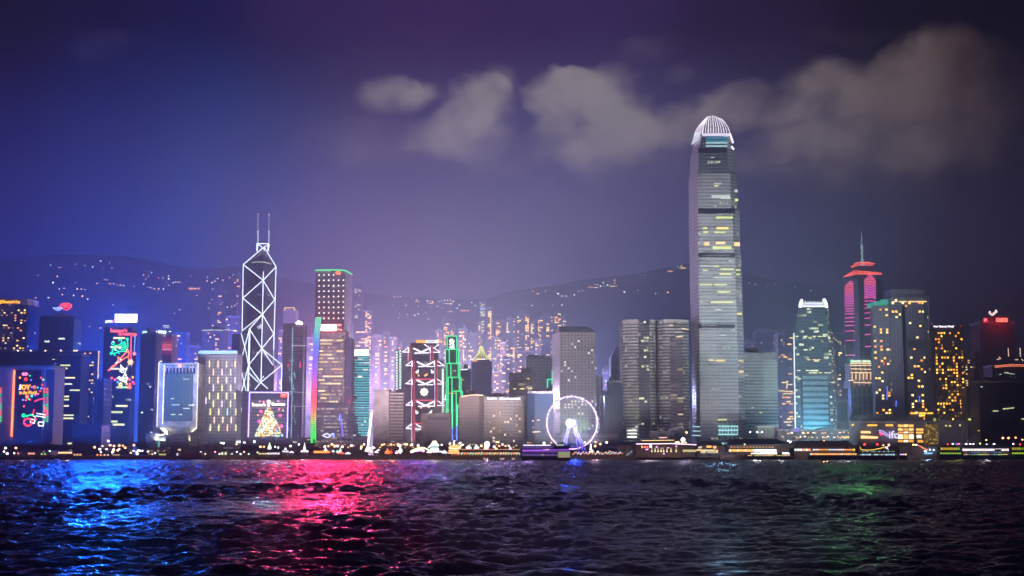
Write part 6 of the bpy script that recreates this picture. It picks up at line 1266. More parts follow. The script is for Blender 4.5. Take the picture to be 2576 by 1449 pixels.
# ------------------------------------------------------------------ big wheel
D = 1400
t = thing('ferris_wheel', 'big observation wheel with a glowing pink rim and a yellow disc at its hub', 'ferris wheel', (P(1438, 0, D)[0], D, GZ))
cw_ = P(1438.5, 1063, D); kx = D / FPX
def wp(a, r, dx=0, dz=0, dy=0): return (cw_[0] + (math.cos(a) * r * .945 + dx) * kx, D + dy - math.cos(a) * r * .3 * kx, cw_[2] + (math.sin(a) * r + dz) * kx)
n = 64; put('rim', MB().line([wp(2 * math.pi * i / n, 66) for i in range(n + 1)], .42, 6), glow(255, 205, 230, 2.6), t)
put('inner_rim', MB().line([wp(2 * math.pi * i / n, 62, dy=2) for i in range(n + 1)], .16, 4), glow(120, 110, 230, .9), t)
for i in range(28): a = 2 * math.pi * i / 28; put('spoke', MB().tube(wp(a, 6), wp(a, 64), .13, 3), glow(110, 110, 220, .6), t)
gm_ = MB().lathe([(0, -2.6), (1.0, -2.4), (1.25, -1.4), (1.0, -.4), (0, -.2)], 0, 0, 8).mesh('gondola'); gm_.materials.append(mat('gondola_shell', (.10, .09, .16), .4)); gb = world_loc(t)
for i in range(42):
    a = 2 * math.pi * i / 42; o = bpy.data.objects.new('gondola', gm_); C.objects.link(o); o.parent = t; o.location = Vector(wp(a, 69)) - gb
put('hub', MB().disc(cw_[0] + 4 * kx, D - 2, D + 4, cw_[2], 8.6 * kx, 20), glow(70, 55, 190, .9), t)
put('hub_disc', MB().disc(P(1433.6, 1065, D)[0], D - 4, D - 3, P(1433.6, 1065, D)[2], 10.2 * kx, 24), glow(245, 250, 190, 3), t)
put('disc_pattern', MB().disc(P(1434, 1067, D)[0], D - 4.4, D - 4.1, P(1434, 1067, D)[2], 5 * kx, 12), glow(250, 225, 170, 2.2), t)
vl = glow(105, 85, 235, 1.2)
for a, b_ in [((1430, 1070), (1408, 1132)), ((1432, 1074), (1417, 1132)), ((1444, 1072), (1470, 1128)), ((1442, 1076), (1459, 1130)), ((1447, 1070), (1478, 1128))]: put('leg', MB().tube(P(*a, D - 5), (P(b_[0], b_[1], D - 8)[0], D - 8, GZ), .75, 6), vl, t)
neon('cross_tube', [[(1424, 1090), (1450, 1090)], [(1412, 1122), (1466, 1124)]], D - 5, .3, vl, t); neon('leg_light', [[(1445, 1077), (1450, 1086)]], D - 6.5, .6, glow(240, 225, 255, 3), t)
put('platform', MB().box(P(1400, 0, D)[0], P(1482, 0, D)[0], D - 10, D + 8, GZ, GZ + 3.4), mat('wheel_platform', (.12, .10, .18), .6), t)
lamp('POINT', P(1440, 1100, D - 12), (100, 70, 255), 5e3, .8, name='wheel_uplight')

# ------------------------------------------------------------------ trees
leafm = mat('dark_foliage', (.035, .06, .035), .9, noise=.8); barkm = mat('bark', (.06, .045, .035), .9)
def crown_mesh(seed, rx, rz, n=1500):
    r = random.Random(seed); g = MB(); cl = [(r.uniform(-.6, .6), r.uniform(-.6, .6), r.uniform(-.5, .7), r.uniform(.35, .6)) for _ in range(11)]
    for k in range(n):
        c = r.choice(cl); v = Vector((r.gauss(0, 1), r.gauss(0, 1), r.gauss(0, 1))).normalized() * c[3] * r.random() ** .35
        p = Vector(((c[0] + v.x) * rx, (c[1] + v.y) * rx, (c[2] + v.z) * rz)); s = r.uniform(.25, .5)
        d1 = Vector((r.uniform(-1, 1), r.uniform(-1, 1), r.uniform(-1, 1))).normalized() * s; d2 = d1.cross(Vector((r.uniform(-1, 1), r.uniform(-1, 1), r.uniform(-1, 1)))).normalized() * s
        g.face([p - d1, p - d2, p + d1, p + d2], [(0, 0)] * 4)
    return g
protos = []
for s, (rx_, rz_, hh) in enumerate([(5.5, 4.2, 9), (4.2, 4.6, 9.5), (6.5, 3.8, 8.5)]):
    cm_ = crown_mesh(s, rx_, rz_).mesh('crown'); cm_.materials.append(leafm); tm = MB().lathe([(.45, 0), (.3, hh * .5), (.16, hh)], 0, 0, 7).line([(0, 0, hh * .5), (2, .5, hh * .85)], .14, 4).line([(0, 0, hh * .5), (-1.8, -.4, hh * .9)], .14, 4).mesh('trunk'); tm.materials.append(barkm); protos.append((cm_, tm, hh))
def tree(px, D, hpx, label, group, k=0, wide=1.0):
    cm_, tm, hh = protos[k % 3]; x_ = P(px, 1135, D)[0]; H = hpx * D / FPX; s = H / (hh + 4.2)
    t = thing('tree', label, 'tree', (x_, D, GZ), group); t.scale = (s * wide, s * wide, s); t.rotation_euler.z = px
    o = bpy.data.objects.new('trunk', tm); C.objects.link(o); o.parent = t; o = bpy.data.objects.new('crown', cm_); C.objects.link(o); o.parent = t; o.location = (0, 0, hh)
zones_t = [(range(14, 134, 9), 34, 1430, 'tall dark tree in the grove below the JOY screen'), (range(136, 186, 10), 26, 1425, 'dark tree in the clump left of the framed dark box'), (range(186, 262, 12), 14, 1400, 'low dark tree in front of the framed dark box'), (range(262, 330, 14), 11, 1395, 'small dark tree below the reindeer tower'), (range(478, 500, 8), 24, 1420, 'dark tree between the tapered tower and the light-stick slab'), (range(500, 622, 10), 24, 1420, 'dark tree at the foot of the light-stick slab'), (range(622, 652, 10), 28, 1425, 'dark tree at the left foot of the tree-of-lights block'), (range(1000, 1060, 16), 14, 1400, 'dark bush-like tree behind the string-light arch'), (range(1108, 1126, 8), 17, 1405, 'dark tree between the stacked lit ride and the carousel')]
k = 0
for rg, hp, D, lab in zones_t:
    for px in rg: r = random.Random(px); tree(px + r.uniform(-3, 3), D + r.uniform(-14, 14), hp * r.uniform(.8, 1.15), lab, lab.replace('tree', 'trees', 1) + ' group' if 0 else 'trees: ' + lab[:40], k); k += 1
tree(352, 1395, 35, 'large round dark tree left of the white annex', None, 0, 1.3); tree(790, 1410, 22, 'wide dark green tree at the foot of the rainbow sail', None, 2, 1.5)
tree(1521, 1360, 15, 'left of the two wide dark trees beside the pier pavilion', None, 2, 1.3); tree(1540, 1362, 19, 'right and taller of the two wide dark trees beside the pier pavilion', None, 0, 1.3); tree(2052, 1345, 14, 'dark tree behind the gap between the long pier roof and the orange-lit ferry', None, 2, 1.6)
# ------------------------------------------------------------------ waterfront buildings and piers
D = 1390
t = tower('low lit waterfront shed under the white annex', 372, 420, 1126, 1400, fac('shed_wall', W=3, H=3.2, ww=.6, wh=.5, wall=(.24, .23, .26), glass=(.06, .06, .09), p=.15, gain=1.5), name='waterfront_shed', cat='building', dep=14, plant=False, parapet=0)
t = tower('long low hall with a pale sign wall between the tapered tower and the trees', 462, 602, 1122, 1405, mat('hall_render', (.34, .34, .33), .8, noise=.2), name='waterfront_hall', cat='building', dep=16, plant=False, parapet=.2); rects('sign_wall', [(562, 600, 1123, 1129)], 1404.4, fac('glowing_sign_wall', W=2.4, H=3, ww=.7, wh=.7, wall=(.35, .38, .37), glass=(.3, .3, .32), p=.7, A=(180, 185, 200), B=(205, 220, 210), gain=.6), t, .4)
def canopy(label, x0, x1, yr, D, n, lights, dep=8, step=None):
    t = thing('covered_walkway', label, 'walkway', (P((x0 + x1) / 2, yr, D)[0], D + dep / 2, GZ)); z = P(0, yr, D)[2]; a, b_ = P(x0, yr, D)[0], P(x1, yr, D)[0]
    put('roof', MB().box(a, b_, D, D + dep, z - .5, z + .5), darkm, t)
    for i in range(n): x = a + 1 + (b_ - a - 2) * i / (n - 1); put('post', MB().tube((x, D + 1, GZ), (x, D + 1, z - .4), .25, 5), darkm, t)
    for i, (x, y, c) in enumerate(lights): q = P(x, y, D + 2); put('lamp', MB().lathe([(0, q[2] - .8), (1.1, q[2]), (0, q[2] + .8)], q[0], q[1], 7), glow(*c, 3), t)
    return t
canopy('long dark flat-roofed walkway along the promenade below the tapered tower', 497, 640, 1131.5, 1345, 16, [(x, 1137 + (i % 2) * 5, c) for i, (x, c) in enumerate([(505, (200, 210, 220)), (517, (250, 225, 200)), (541, (255, 170, 190)), (552, (220, 230, 220)), (570, (200, 235, 180)), (583, (235, 235, 255)), (596, (240, 235, 255)), (605, (245, 240, 255)), (614, (255, 190, 180)), (626, (190, 230, 200))])])
canopy('dark sloping walkway roof below the tree-of-lights block', 640, 742, 1133, 1342, 10, [(x, 1138, c) for x, c in [(648, (230, 225, 170)), (658, (250, 240, 200)), (668, (210, 225, 245)), (680, (235, 235, 255)), (693, (235, 235, 255)), (702, (245, 235, 255))]])
rrw = random.Random(11)
# street lamps along the front
def street_lamp(px, py, D, c, s, r, label, group):
    q = P(px, py, D); t = thing('street_lamp', label, 'street lamp', (q[0], D, GZ), group); hh = q[2] - GZ
    pp, hd = lamp_meshes(c, s, r); 
    for nm, me in (('post', pp), ('lamp_head', hd)):
        o = bpy.data.objects.new(nm, me); C.objects.link(o); o.parent = t
        if nm == 'post': o.scale = (1, 1, hh / 5.7)
        else: o.location = (0, 0, hh - 5.6 - r)
sl = []
for x, y, k in [(14, 1127, 0), (40, 1127, 1), (10, 1136, 0), (18, 1141, 0), (36, 1140, 0), (80, 1140, 0), (110, 1138, 2), (125, 1135, 2), (238, 1125, 1), (251, 1130, 0), (268, 1130, 0), (286, 1131, 0), (300, 1130, 0), (254, 1138, 0), (284, 1137, 2), (272, 1109, 1), (258, 1122, 1), (277, 1120, 1), (287, 1122, 1), (300, 1121, 1), (309, 1121, 1), (315, 1126, 1), (296, 1133, 1), (337, 1120, 1), (283, 1138, 0), (336, 1134, 0), (344, 1137, 3), (351, 1134, 0), (358, 1134, 0), (345, 1142, 2), (329, 1139, 1), (372, 1136, 0), (390, 1140, 2)]: sl.append((x, y, k, 'waterfront left of the tapered tower'))
for x, y, k in [(595, 1117, 1), (597, 1111, 0), (556, 1114, 2), (562, 1115, 2), (602, 1112, 2), (615, 1113, 0), (640, 1111, 0), (655, 1124, 1), (664, 1124, 1), (692, 1124, 2), (700, 1126, 2), (731, 1122, 2), (752, 1118, 0), (817, 1124, 0), (826, 1122, 1), (835, 1118, 1), (842, 1123, 1), (849, 1122, 0), (861, 1124, 0), (884, 1121, 0), (909, 1124, 1), (916, 1118, 0), (908, 1128, 0), (952, 1132, 2), (961, 1119, 1)]: sl.append((x, y, k, 'fairground front left of the trussed bank'))
for x, y, k in [(966, 1118, 1), (984, 1118, 1), (1001, 1118, 1), (1018, 1118, 1), (1023, 1118, 1), (1036, 1119, 0), (1052, 1121, 0), (1111, 1119, 0), (1211, 1122, 1), (1243, 1124, 0), (1256, 1122, 1), (1264, 1118, 0), (1272, 1122, 1), (1280, 1122, 0), (1248, 1129, 1), (1284, 1128, 0)]: sl.append((x, y, k, 'carousel front below the white-signed hotel'))
for x, y, k in [(1497, 1122, 1), (1471, 1113, 0), (1510, 1117, 1), (1489, 1134, 0), (1535, 1134, 1), (1504, 1137, 2), (1484, 1110, 0), (1498, 1112, 1), (1526, 1113, 0)]: sl.append((x, y, k, 'quay between the big wheel and the pier pavilion'))
for x, y, k in [(1727, 1088, 1), (1887, 1087, 0), (1905, 1087, 0), (1917, 1087, 2), (1983, 1109, 0), (1989, 1112, 0), (1988, 1121, 0), (2010, 1121, 0), (2029, 1121, 0), (2073, 1110, 1), (2111, 1118, 0), (2175, 1118, 4), (2207, 1118, 4), (2222, 1120, 1), (2236, 1119, 1)]: sl.append((x, y, k, 'pier approach right of the tallest tower'))
for x, y, k in [(2305, 1119, 0), (2298, 1119, 3), (2306, 1128, 1), (2384, 1118, 4), (2397, 1117, 0), (2406, 1118, 5), (2411, 1118, 4), (2431, 1118, 0), (2441, 1117, 0), (2449, 1117, 0), (2466, 1116, 3), (2481, 1107, 1), (2482, 1118, 2), (2501, 1118, 2), (2523, 1102, 1), (2537, 1102, 1), (2555, 1101, 1), (2572, 1106, 1), (2549, 1117, 0), (2566, 1118, 4)]: sl.append((x, y, k, 'yard behind the yellow-green ferries, far right'))
LC = [(250, 235, 250), (255, 175, 120), (215, 235, 225), (220, 220, 110), (245, 50, 60), (90, 90, 250)]; LN = ['white', 'orange', 'pale green', 'yellow', 'red', 'blue']
for x, y, k, z_ in sl: street_lamp(x, y, 1360 if x < 1400 else 1420, LC[k], 4.5, [.85, 1.15][(x + y) % 2], LN[k] + ' lamp on the ' + z_, LN[k] + ' lamps on the ' + z_)
# low vehicles / stalls strip on the promenade
stm = {}
def stall(px0, px1, y0, y1, D, c, s, label, name='stall', cat='stall'):
    t = thing(name, label, cat, (P((px0 + px1) / 2, y1, D)[0], D + 2, GZ)); a, b_ = P(px0, 1140, D)[0], P(px1, 1140, D)[0]; z0, z1 = P(0, y1, D)[2], P(0, y0, D)[2]
    put('body', MB().box(a, b_, D, D + 4, GZ, z1), mat('stall_body', (.14, .13, .15), .8), t); put('roof', MB().prism([(a - .4, D - .6), (b_ + .4, D - .6), (b_ + .4, D + 4.4), (a - .4, D + 4.4)], z1, z1 + 1.2, top=[(a + .6, D + 1.6), (b_ - .6, D + 1.6), (b_ - .6, D + 2.4), (a + .6, D + 2.4)]), roofm, t)
    n = max(1, int((b_ - a) / 2.2))
    for i in range(n): x = a + (b_ - a) * (i + .5) / n; put('lit_opening', MB().box(x - .8, x + .8, D - .4, D - .1, z0, z1 - .3), glow(*c, s), t)
for a in [(42, 50, 1137, 1143, 1325, (240, 120, 110), 1.6, 'small red-lit stall at the far left of the promenade'), (70, 88, 1138, 1143, 1325, (250, 160, 140), 1.6, 'pinkish lit stall below the JOY screen'), (101, 118, 1140, 1146, 1325, (190, 215, 130), 1.4, 'pale green kiosk on the far left promenade'), (146, 182, 1136, 1141, 1325, (255, 200, 150), 2.2, 'long orange-lit kiosk left of the framed dark box'), (184, 206, 1141, 1146, 1325, (250, 180, 120), 1.5, 'lower orange kiosk below the framed dark box'), (241, 258, 1142, 1147, 1325, (255, 140, 90), 2.2, 'bright red-orange kiosk below the reindeer tower'), (259, 276, 1142, 1147, 1325, (235, 190, 150), 1.8, 'paler kiosk right of the red-orange one'), (283, 302, 1142, 1147, 1325, (200, 170, 130), 1.2, 'dim kiosk left of the large round tree'), (400, 418, 1141, 1145, 1325, (215, 215, 130), 1.2, 'yellowish kiosk below the white annex'), (441, 452, 1139, 1146, 1325, (200, 195, 210), 1.4, 'white kiosk under the tapered tower'), (555, 572, 1137, 1144, 1325, (225, 225, 190), 1.8, 'square cream-lit kiosk under the long walkway'),
          (650, 672, 1139, 1146, 1325, (240, 215, 170), 1.8, 'cream kiosk below the tree of lights'), (672, 704, 1138, 1143, 1325, (225, 220, 235), 2.0, 'long white-lit kiosk below the tree of lights')]: stall(*a)
# dark mass of the promenade edge: parked barges and fences
for a, b_, y0, lab in [(-10, 160, 1144, 'dark low barge moored at the far left seawall'), (445, 520, 1138, 'dark low barge moored below the tapered tower'), (640, 700, 1143, 'dark flat pontoon below the tree-of-lights block'), (1780, 1870, 1137, 'long dark barge between the clock pier and the bright pier')]:
    t = thing('barge', lab, 'barge', (P((a + b_) / 2, 1150, 1285)[0], 1292, 0)); xa, xb = P(a, 1150, 1285)[0], P(b_, 1150, 1285)[0]; z1 = P(0, y0, 1285)[2]
    put('hull', MB().prism([(xa + 2, 1286), (xb - 2, 1286), (xb - 2, 1300), (xa + 2, 1300)], -.5, 2.2, top=[(xa, 1285), (xb, 1285), (xb, 1301), (xa, 1301)]), mat('barge_hull', (.03, .03, .04), .6), t); put('deckhouse', MB().box(xa + (xb - xa) * .1, xa + (xb - xa) * .8, 1288, 1298, 2.2, max(2.6, z1)), darkm, t)

# fairground
pink = glow(255, 225, 250, 3.2)
t = thing('swing_tower_ride', 'tall leaning white-lit thrill ride arm at the fairground', 'fairground ride', (P(925, 1132, 1400)[0], 1400, GZ))
neon('arm', [[(925, 1131), (931, 1075), (934.5, 1042)]], 1400, 1.0, glow(255, 238, 245, 3.4), t); neon('arm_truss', [[(923, 1120), (929, 1112), (925, 1104), (931, 1096), (927, 1088), (933, 1080), (930, 1068), (935, 1058)]], 1399, .35, glow(250, 200, 220, 2), t); neon('head', [[(930, 1040), (940, 1038)], [(931, 1034), (939, 1033)]], 1400, .8, glow(235, 190, 170, 1.3), t); neon('collar', [circ(929, 1089, 2.5, 7)], 1399, .8, pink, t)
neon('base_frame', [[(920, 1133), (924, 1126), (929, 1126), (933, 1134)], [(918, 1134), (936, 1136)]], 1399, .8, glow(255, 240, 200, 3), t)
def tent(px, yb, w_, h_, c, label, D=1370, s=2.8, name='tent', cat='tent', flag=False):
    q = P(px, yb, D); k = D / FPX; t = thing(name, label, cat, (q[0], D, GZ)); z0 = q[2]; r = w_ * k / 2; H = h_ * k
    put('canopy', MB().lathe([(r, z0), (r * .98, z0 + H * .3), (r * .35, z0 + H * .62), (.12, z0 + H)], q[0], D, 10), glow(*c, s), t); put('skirt', MB().lathe([(r * .9, GZ), (r * .9, z0)], q[0], D, 10), mat('tent_skirt', (.3, .28, .3), .8), t)
tent(718, 1137, 15, 11, (240, 225, 255), 'bright white peaked tent right of the glowing cone tree'); tent(733, 1139, 12, 5, (245, 215, 250), 'low mauve-white tent right of the bright peaked tent'); tent(678, 1130, 9, 17, (225, 245, 200), 'glowing green-white cone tree below the tree of lights', name='lit_cone_tree', cat='light display'); tent(766, 1134, 6, 20, (255, 240, 215), 'slim tall glowing cone left of the rainbow sail foot', name='lit_cone_tree', cat='light display'); tent(766, 1137, 20, 8, (245, 230, 250), 'star-shaped white tent at the foot of the slim glowing cone', D=1366)
tent(819, 1134, 8, 8, (250, 225, 250), 'small mauve tent behind the orange sign'); tent(838, 1137, 7, 5, (215, 240, 250), 'small bluish tent right of the orange sign'); tent(856, 1139, 6, 13, (215, 245, 200), 'small pale green cone tree at the fairground', name='lit_cone_tree', cat='light display'); tent(857, 1141, 18, 5, (255, 90, 50), 'flat red-orange tent under the pale green cone', D=1364); tent(849, 1138, 6, 7, (200, 240, 240), 'tiny teal-white tent left of the pale green cone'); tent(875, 1142, 14, 5, (255, 225, 245), 'low pinkish tent midway across the fairground'); tent(947, 1139, 10, 6, (255, 225, 250), 'small mauve tent right of the leaning ride')
tent(975, 1141, 14, 13, (255, 120, 50), 'orange-red tent with pointed top right of the leaning ride', s=2.2); tent(984, 1141, 6, 12, (255, 60, 50), 'narrow red tent beside the orange-red one', s=2); tent(998, 1141, 8, 8, (255, 200, 220), 'pink tent left of the white fountain light'); tent(1080, 1139, 12, 8, (255, 215, 215), 'rosy tent left of the stacked lit ride'); tent(1118, 1140, 14, 8, (215, 225, 255), 'bluish white tent right of the stacked lit ride'); tent(1163, 1139, 12, 9, (215, 250, 240), 'teal-white tent right of the carousel'); tent(1179, 1128, 14, 8, (225, 245, 235), 'pale inflatable-like canopy right of the carousel'); tent(1199, 1128, 13, 9, (215, 245, 245), 'second pale canopy nearer the white-lit ring ride')
t = thing('mushroom_ride', 'umbrella-shaped white-lit ride right of the leaning arm', 'fairground ride', (P(938, 1134, 1375)[0], 1375, GZ)); q = P(938, 1128, 1375); put('cap', MB().lathe([(2.4, q[2]), (1.9, q[2] + 1), (.2, q[2] + 1.9)], q[0], 1375, 10), pink, t); put('stem', MB().tube((q[0], 1375, GZ), (q[0], 1375, q[2]), .5, 6), glow(230, 200, 220, 1), t)
t = thing('orange_sign', 'long glowing orange sign board on the fairground edge', 'sign', (P(809, 1140, 1350)[0], 1350, GZ)); rects('board', [(789, 830, 1134, 1140)], 1350, glow(255, 110, 50, 1.8), t); neon('writing', [[(792 + i * 5, 1135.5), (795 + i * 5, 1138.5)] for i in range(7)], 1349.4, .35, glow(255, 190, 90, 2.6), t); rects('post', [(790, 791, 1140, 1144), (828, 829, 1140, 1144)], 1350.5, darkm, t)
t = thing('fountain_light', 'thin white light fountain left of the string-light arch', 'light display', (P(1007, 1140, 1372)[0], 1372, GZ)); neon('jet', [[(1007, 1141), (1007, 1120)], [(1003, 1132), (1007, 1136), (1011, 1130)], [(1002, 1136), (1012, 1136)], [(1000, 1120), (1003, 1123)], [(1005, 1118), (1009, 1123)]], 1372, .6, glow(235, 250, 255, 3), t)
t = thing('light_arch', 'low arch of string lights left of the stacked lit ride', 'light display', (P(1055, 1140, 1368)[0], 1368, GZ))
for i, L in enumerate([[(1032, 1137), (1040, 1132), (1050, 1128), (1062, 1126), (1072, 1129), (1080, 1133)], [(1034, 1139), (1046, 1134), (1060, 1131), (1068, 1134)], [(1048, 1136), (1058, 1133), (1066, 1137)]]): neon('light_string', [L], 1368, .65, glow(*[(250, 240, 180), (240, 225, 255), (240, 130, 200)][i], 2.8), t)
rects('deck', [(1030, 1084, 1138, 1141)], 1369, darkm, t, 4)
t = thing('stacked_ride', 'round stacked ride with three glowing tiers before the brown grid block', 'fairground ride', (P(1093, 1140, 1380)[0], 1380, GZ)); zf = lambda y: P(0, y, 1380)[2]; cx = P(1093, 1130, 1380)[0]; kk = 1380 / FPX
put('upper_tier', MB().lathe([(0, zf(1108.5)), (4 * kk, zf(1109)), (6.5 * kk, zf(1113)), (6 * kk, zf(1114.5))][::-1], cx, 1380, 12), glow(255, 235, 190, 2.6), t); put('middle_tier', MB().lathe([(10.5 * kk, zf(1122)), (11 * kk, zf(1119)), (7 * kk, zf(1115))], cx, 1380, 12), glow(225, 250, 215, 2.6), t); put('lower_tier', MB().lathe([(11 * kk, zf(1134)), (11 * kk, zf(1128)), (7 * kk, zf(1126)), (10 * kk, zf(1124))], cx, 1380, 12), glow(200, 240, 230, 2.2), t); put('core', MB().lathe([(9 * kk, GZ), (8 * kk, zf(1116))], cx, 1380, 10), darkm, t)
neon('side_light', [[(1078, 1126), (1084, 1120)], [(1101, 1119), (1104, 1122)], [(1072, 1139), (1084, 1136), (1110, 1136), (1124, 1139)]], 1376, .7, glow(255, 215, 225, 3), t)
t = thing('carousel', 'amber two-tier carousel below the green-outlined tower', 'carousel', (P(1144, 1140, 1380)[0], 1380, GZ)); cx = P(1144, 1130, 1380)[0]
for y0, y1, r_, c, nm in [(1120, 1125, 15, (255, 175, 100), 'upper_canopy'), (1132, 1136, 17, (255, 165, 80), 'lower_canopy'), (1138, 1141, 18, (255, 190, 130), 'deck_light')]: put(nm, MB().lathe([(r_ * kk, zf(y1)), (r_ * kk * .96, zf((y0 + y1) / 2)), (r_ * kk * .6, zf(y0))], cx, 1380, 14), glow(*c, 1.9), t)
put('core', MB().lathe([(10 * kk, GZ), (9 * kk, zf(1120))], cx, 1380, 10), mat('carousel_core', (.35, .18, .08), .7), t)
for i in range(9): xx = cx + (i - 4) * 3.3 * kk; put('post', MB().tube((xx, 1380 - 5.6, zf(1137)), (xx, 1380 - 5.6, zf(1124)), .22, 4), glow(255, 215, 160, 2.0), t)
neon('top_figure', [[(1142, 1120), (1142, 1112), (1144, 1108)], [(1130, 1118), (1134, 1114)], [(1154, 1117), (1160, 1113)], [(1158, 1122), (1166, 1118)]], 1374, .8, glow(255, 230, 210, 3), t); neon('ring_of_bulbs', [[(1129, 1127), (1144, 1129), (1160, 1127)]], 1373, .5, glow(255, 200, 150, 3), t)
t = thing('ring_ride', 'upright oval ring of white lights on a small booth', 'fairground ride', (P(1225, 1128, 1385)[0], 1385, GZ)); neon('ring', [circ(1225, 1118, 5, 12, 6)], 1385, .9, glow(255, 235, 240, 3.2), t); neon('centre', [circ(1225, 1118, 2, 6)], 1385, .6, glow(255, 215, 190, 3), t); put('booth', MB().box(P(1220, 0, 1385)[0], P(1231, 0, 1385)[0], 1384, 1388, GZ, P(0, 1124, 1385)[2]), glow(255, 215, 200, 1.8), t)
for cx_, lab in ((1280, 'low red-lit market roof behind the arcade, right end'), ):
    pass
# low buildings behind the fairground
for x0, x1, yt, lab, wl in [(800, 862, 1112, 'low brown hall behind the fairground lamps', 0), (862, 922, 1110, 'low brown hall with an upswept dark roof edge', 1), (950, 1058, 1112, 'long low hall with orange-lit shopfronts behind the pink tents', 2), (1134, 1216, 1113, 'low hall behind the carousel canopies', 1), (1216, 1320, 1115, 'long low terrace hall under the white-signed hotel', 0)]:
    t = tower(lab, x0, x1, yt, 1455 if wl != 2 else 1450, mat('low_hall_%d' % x0, [(.24, .20, .19), (.21, .19, .21), (.26, .20, .18)][wl], .85, noise=.15), name='low_hall', cat='building', dep=20, plant=False, parapet=.3)
    rw = random.Random(x0)
    for i in range(int((x1 - x0) / 7)):
        if rw.random() < .75: x = x0 + 4 + i * 7; y = rw.choice([1118, 1120, 1124]); rects('shop_light', [(x, x + rw.uniform(2, 5), y, y + rw.uniform(1.2, 2.6))], 1448 if wl == 2 else 1453, rw.choice([glow(255, 190, 110, 2.0), glow(250, 215, 170, 1.6), glow(240, 150, 100, 1.6)]), t, .4)
t = thing('upswept_roof', 'upswept dark canopy roof behind the fairground, right of the rainbow sail', 'canopy', P(890, 1112, 1452)); neon('blade', [[(886, 1113), (900, 1110), (912, 1106)]], 1447, .9, darkm, t)
# arcade pier with lit arches
t = thing('arcade_pier', 'long waterfront arcade with warm lit arches under a thin dark roof', 'arcade', (P(1238, 1140, 1315)[0], 1325, GZ)); z = P(0, 1132, 1315)[2]; a, b_ = P(1158, 0, 1315)[0], P(1312, 0, 1315)[0]
put('roof', MB().box(a, b_, 1312, 1332, z - .4, z + .4), darkm, t); put('back_wall', MB().box(a, b_, 1326, 1328, GZ, z - .4), mat('arcade_back', (.22, .15, .10), .8), t)
for i in range(23):
    x = a + 1.5 + (b_ - a - 3) * i / 22; c = rrw.choice([(255, 215, 160), (255, 190, 120), (250, 235, 215), (255, 150, 90), (190, 225, 190), (255, 175, 130)])
    put('arch_light', MB().line([(x - .9, 1313, GZ + 1), (x - .7, 1313, GZ + 2.6), (x, 1313, GZ + 3.3), (x + .7, 1313, GZ + 2.4)], .33, 5), glow(*c, 2.2), t)
    put('column', MB().tube((x + 1.25, 1313, GZ), (x + 1.25, 1313, z - .4), .22, 5), darkm, t)
rects('eave_light', [(1160, 1310, 1130.2, 1131.4)], 1311.6, glow(240, 160, 130, 1.4), t, .3)
for px, w_ in ((1222, 8), (1263, 8), (1291, 3)):
    u = thing('mooring_boat', {1222: 'small boat with a lit rim below the left part of the arcade', 1263: 'small boat with a lit rim below the right part of the arcade', 1291: 'tiny dinghy left of the two-deck ferry'}[px], 'boat', (P(px, 1150, 1292)[0], 1292, 0)); x = P(px, 1150, 1292)[0]; w2 = w_ * 1292 / FPX / 2 + .6
    put('hull', MB().prism([(x - w2 * .7, 1291), (x + w2 * .7, 1291), (x + w2 * .7, 1295), (x - w2 * .7, 1295)], -.3, 1.1, top=[(x - w2, 1290.4), (x + w2, 1290.4), (x + w2, 1295.6), (x - w2, 1295.6)]), mat('boat_hull', (.2, .18, .2), .6), u); put('rim_light', MB().line([(x - w2, 1290.3, 1.6), (x - w2 * .6, 1290.3, .5), (x + w2 * .6, 1290.3, .5), (x + w2, 1290.3, 1.6)], .16, 4), glow(255, 200, 190, 2), u); put('cabin', MB().box(x - w2 * .4, x + w2 * .3, 1292, 1294.5, 1.1, 2.6), greym, u)
# pier pavilion right of the wheel and the quay stalls
t = tower('pier pavilion with a dark hipped roof and pale stone sides', 1556, 1597, 1121, 1335, mat('pavilion_stone', (.40, .38, .34), .8, noise=.3), name='pier_pavilion', cat='pavilion', dep=22, plant=False, parapet=0)
q4 = [(P(1546, 1121, 1333)[0], 1332), (P(1606, 1121, 1333)[0], 1332), (P(1606, 1121, 1333)[0], 1360), (P(1546, 1121, 1333)[0], 1360)]; put('hipped_roof', MB().prism(q4, P(0, 1120, 1332)[2], P(0, 1111, 1332)[2], top=[(P(1572, 1112, 1340)[0], 1342), (P(1600, 1112, 1340)[0], 1342), (P(1600, 1112, 1340)[0], 1350), (P(1572, 1112, 1340)[0], 1350)]), mat('green_tile_roof', (.02, .035, .05), .6), t)
neon('stair_rail', [[(1576, 1146), (1586, 1138), (1597, 1130)]], 1333, .4, glow(200, 205, 215, .8), t); rects('window', [(1562 + i * 8, 1565 + i * 8, 1128, 1134) for i in range(2)], 1334.5, darkm, t)
t = thing('quay_arcade', 'row of small bright lanterns along the quay right of the two-deck ferry', 'arcade', (P(1490, 1142, 1320)[0], 1330, GZ)); a, b_ = P(1434, 0, 1318)[0], P(1556, 0, 1318)[0]; put('roof', MB().box(a, P(1480, 0, 1318)[0], 1318, 1334, 8.0, 8.8), darkm, t); put('wall', MB().box(a, b_, 1326, 1328, GZ, 6.2), mat('quay_wall_red', (.25, .12, .09), .8), t)
for i in range(34):
    x = a + (b_ - a) * (i + .5) / 34; z = GZ + 1.8 + (i * 7 % 5) * .45; c = rrw.choice([(255, 225, 245), (250, 190, 110), (225, 235, 250), (255, 160, 90)]); put('lantern', MB().lathe([(0, z - .6), (.55, z), (0, z + .7)], x, 1319, 6), glow(*c, 2.6), t)
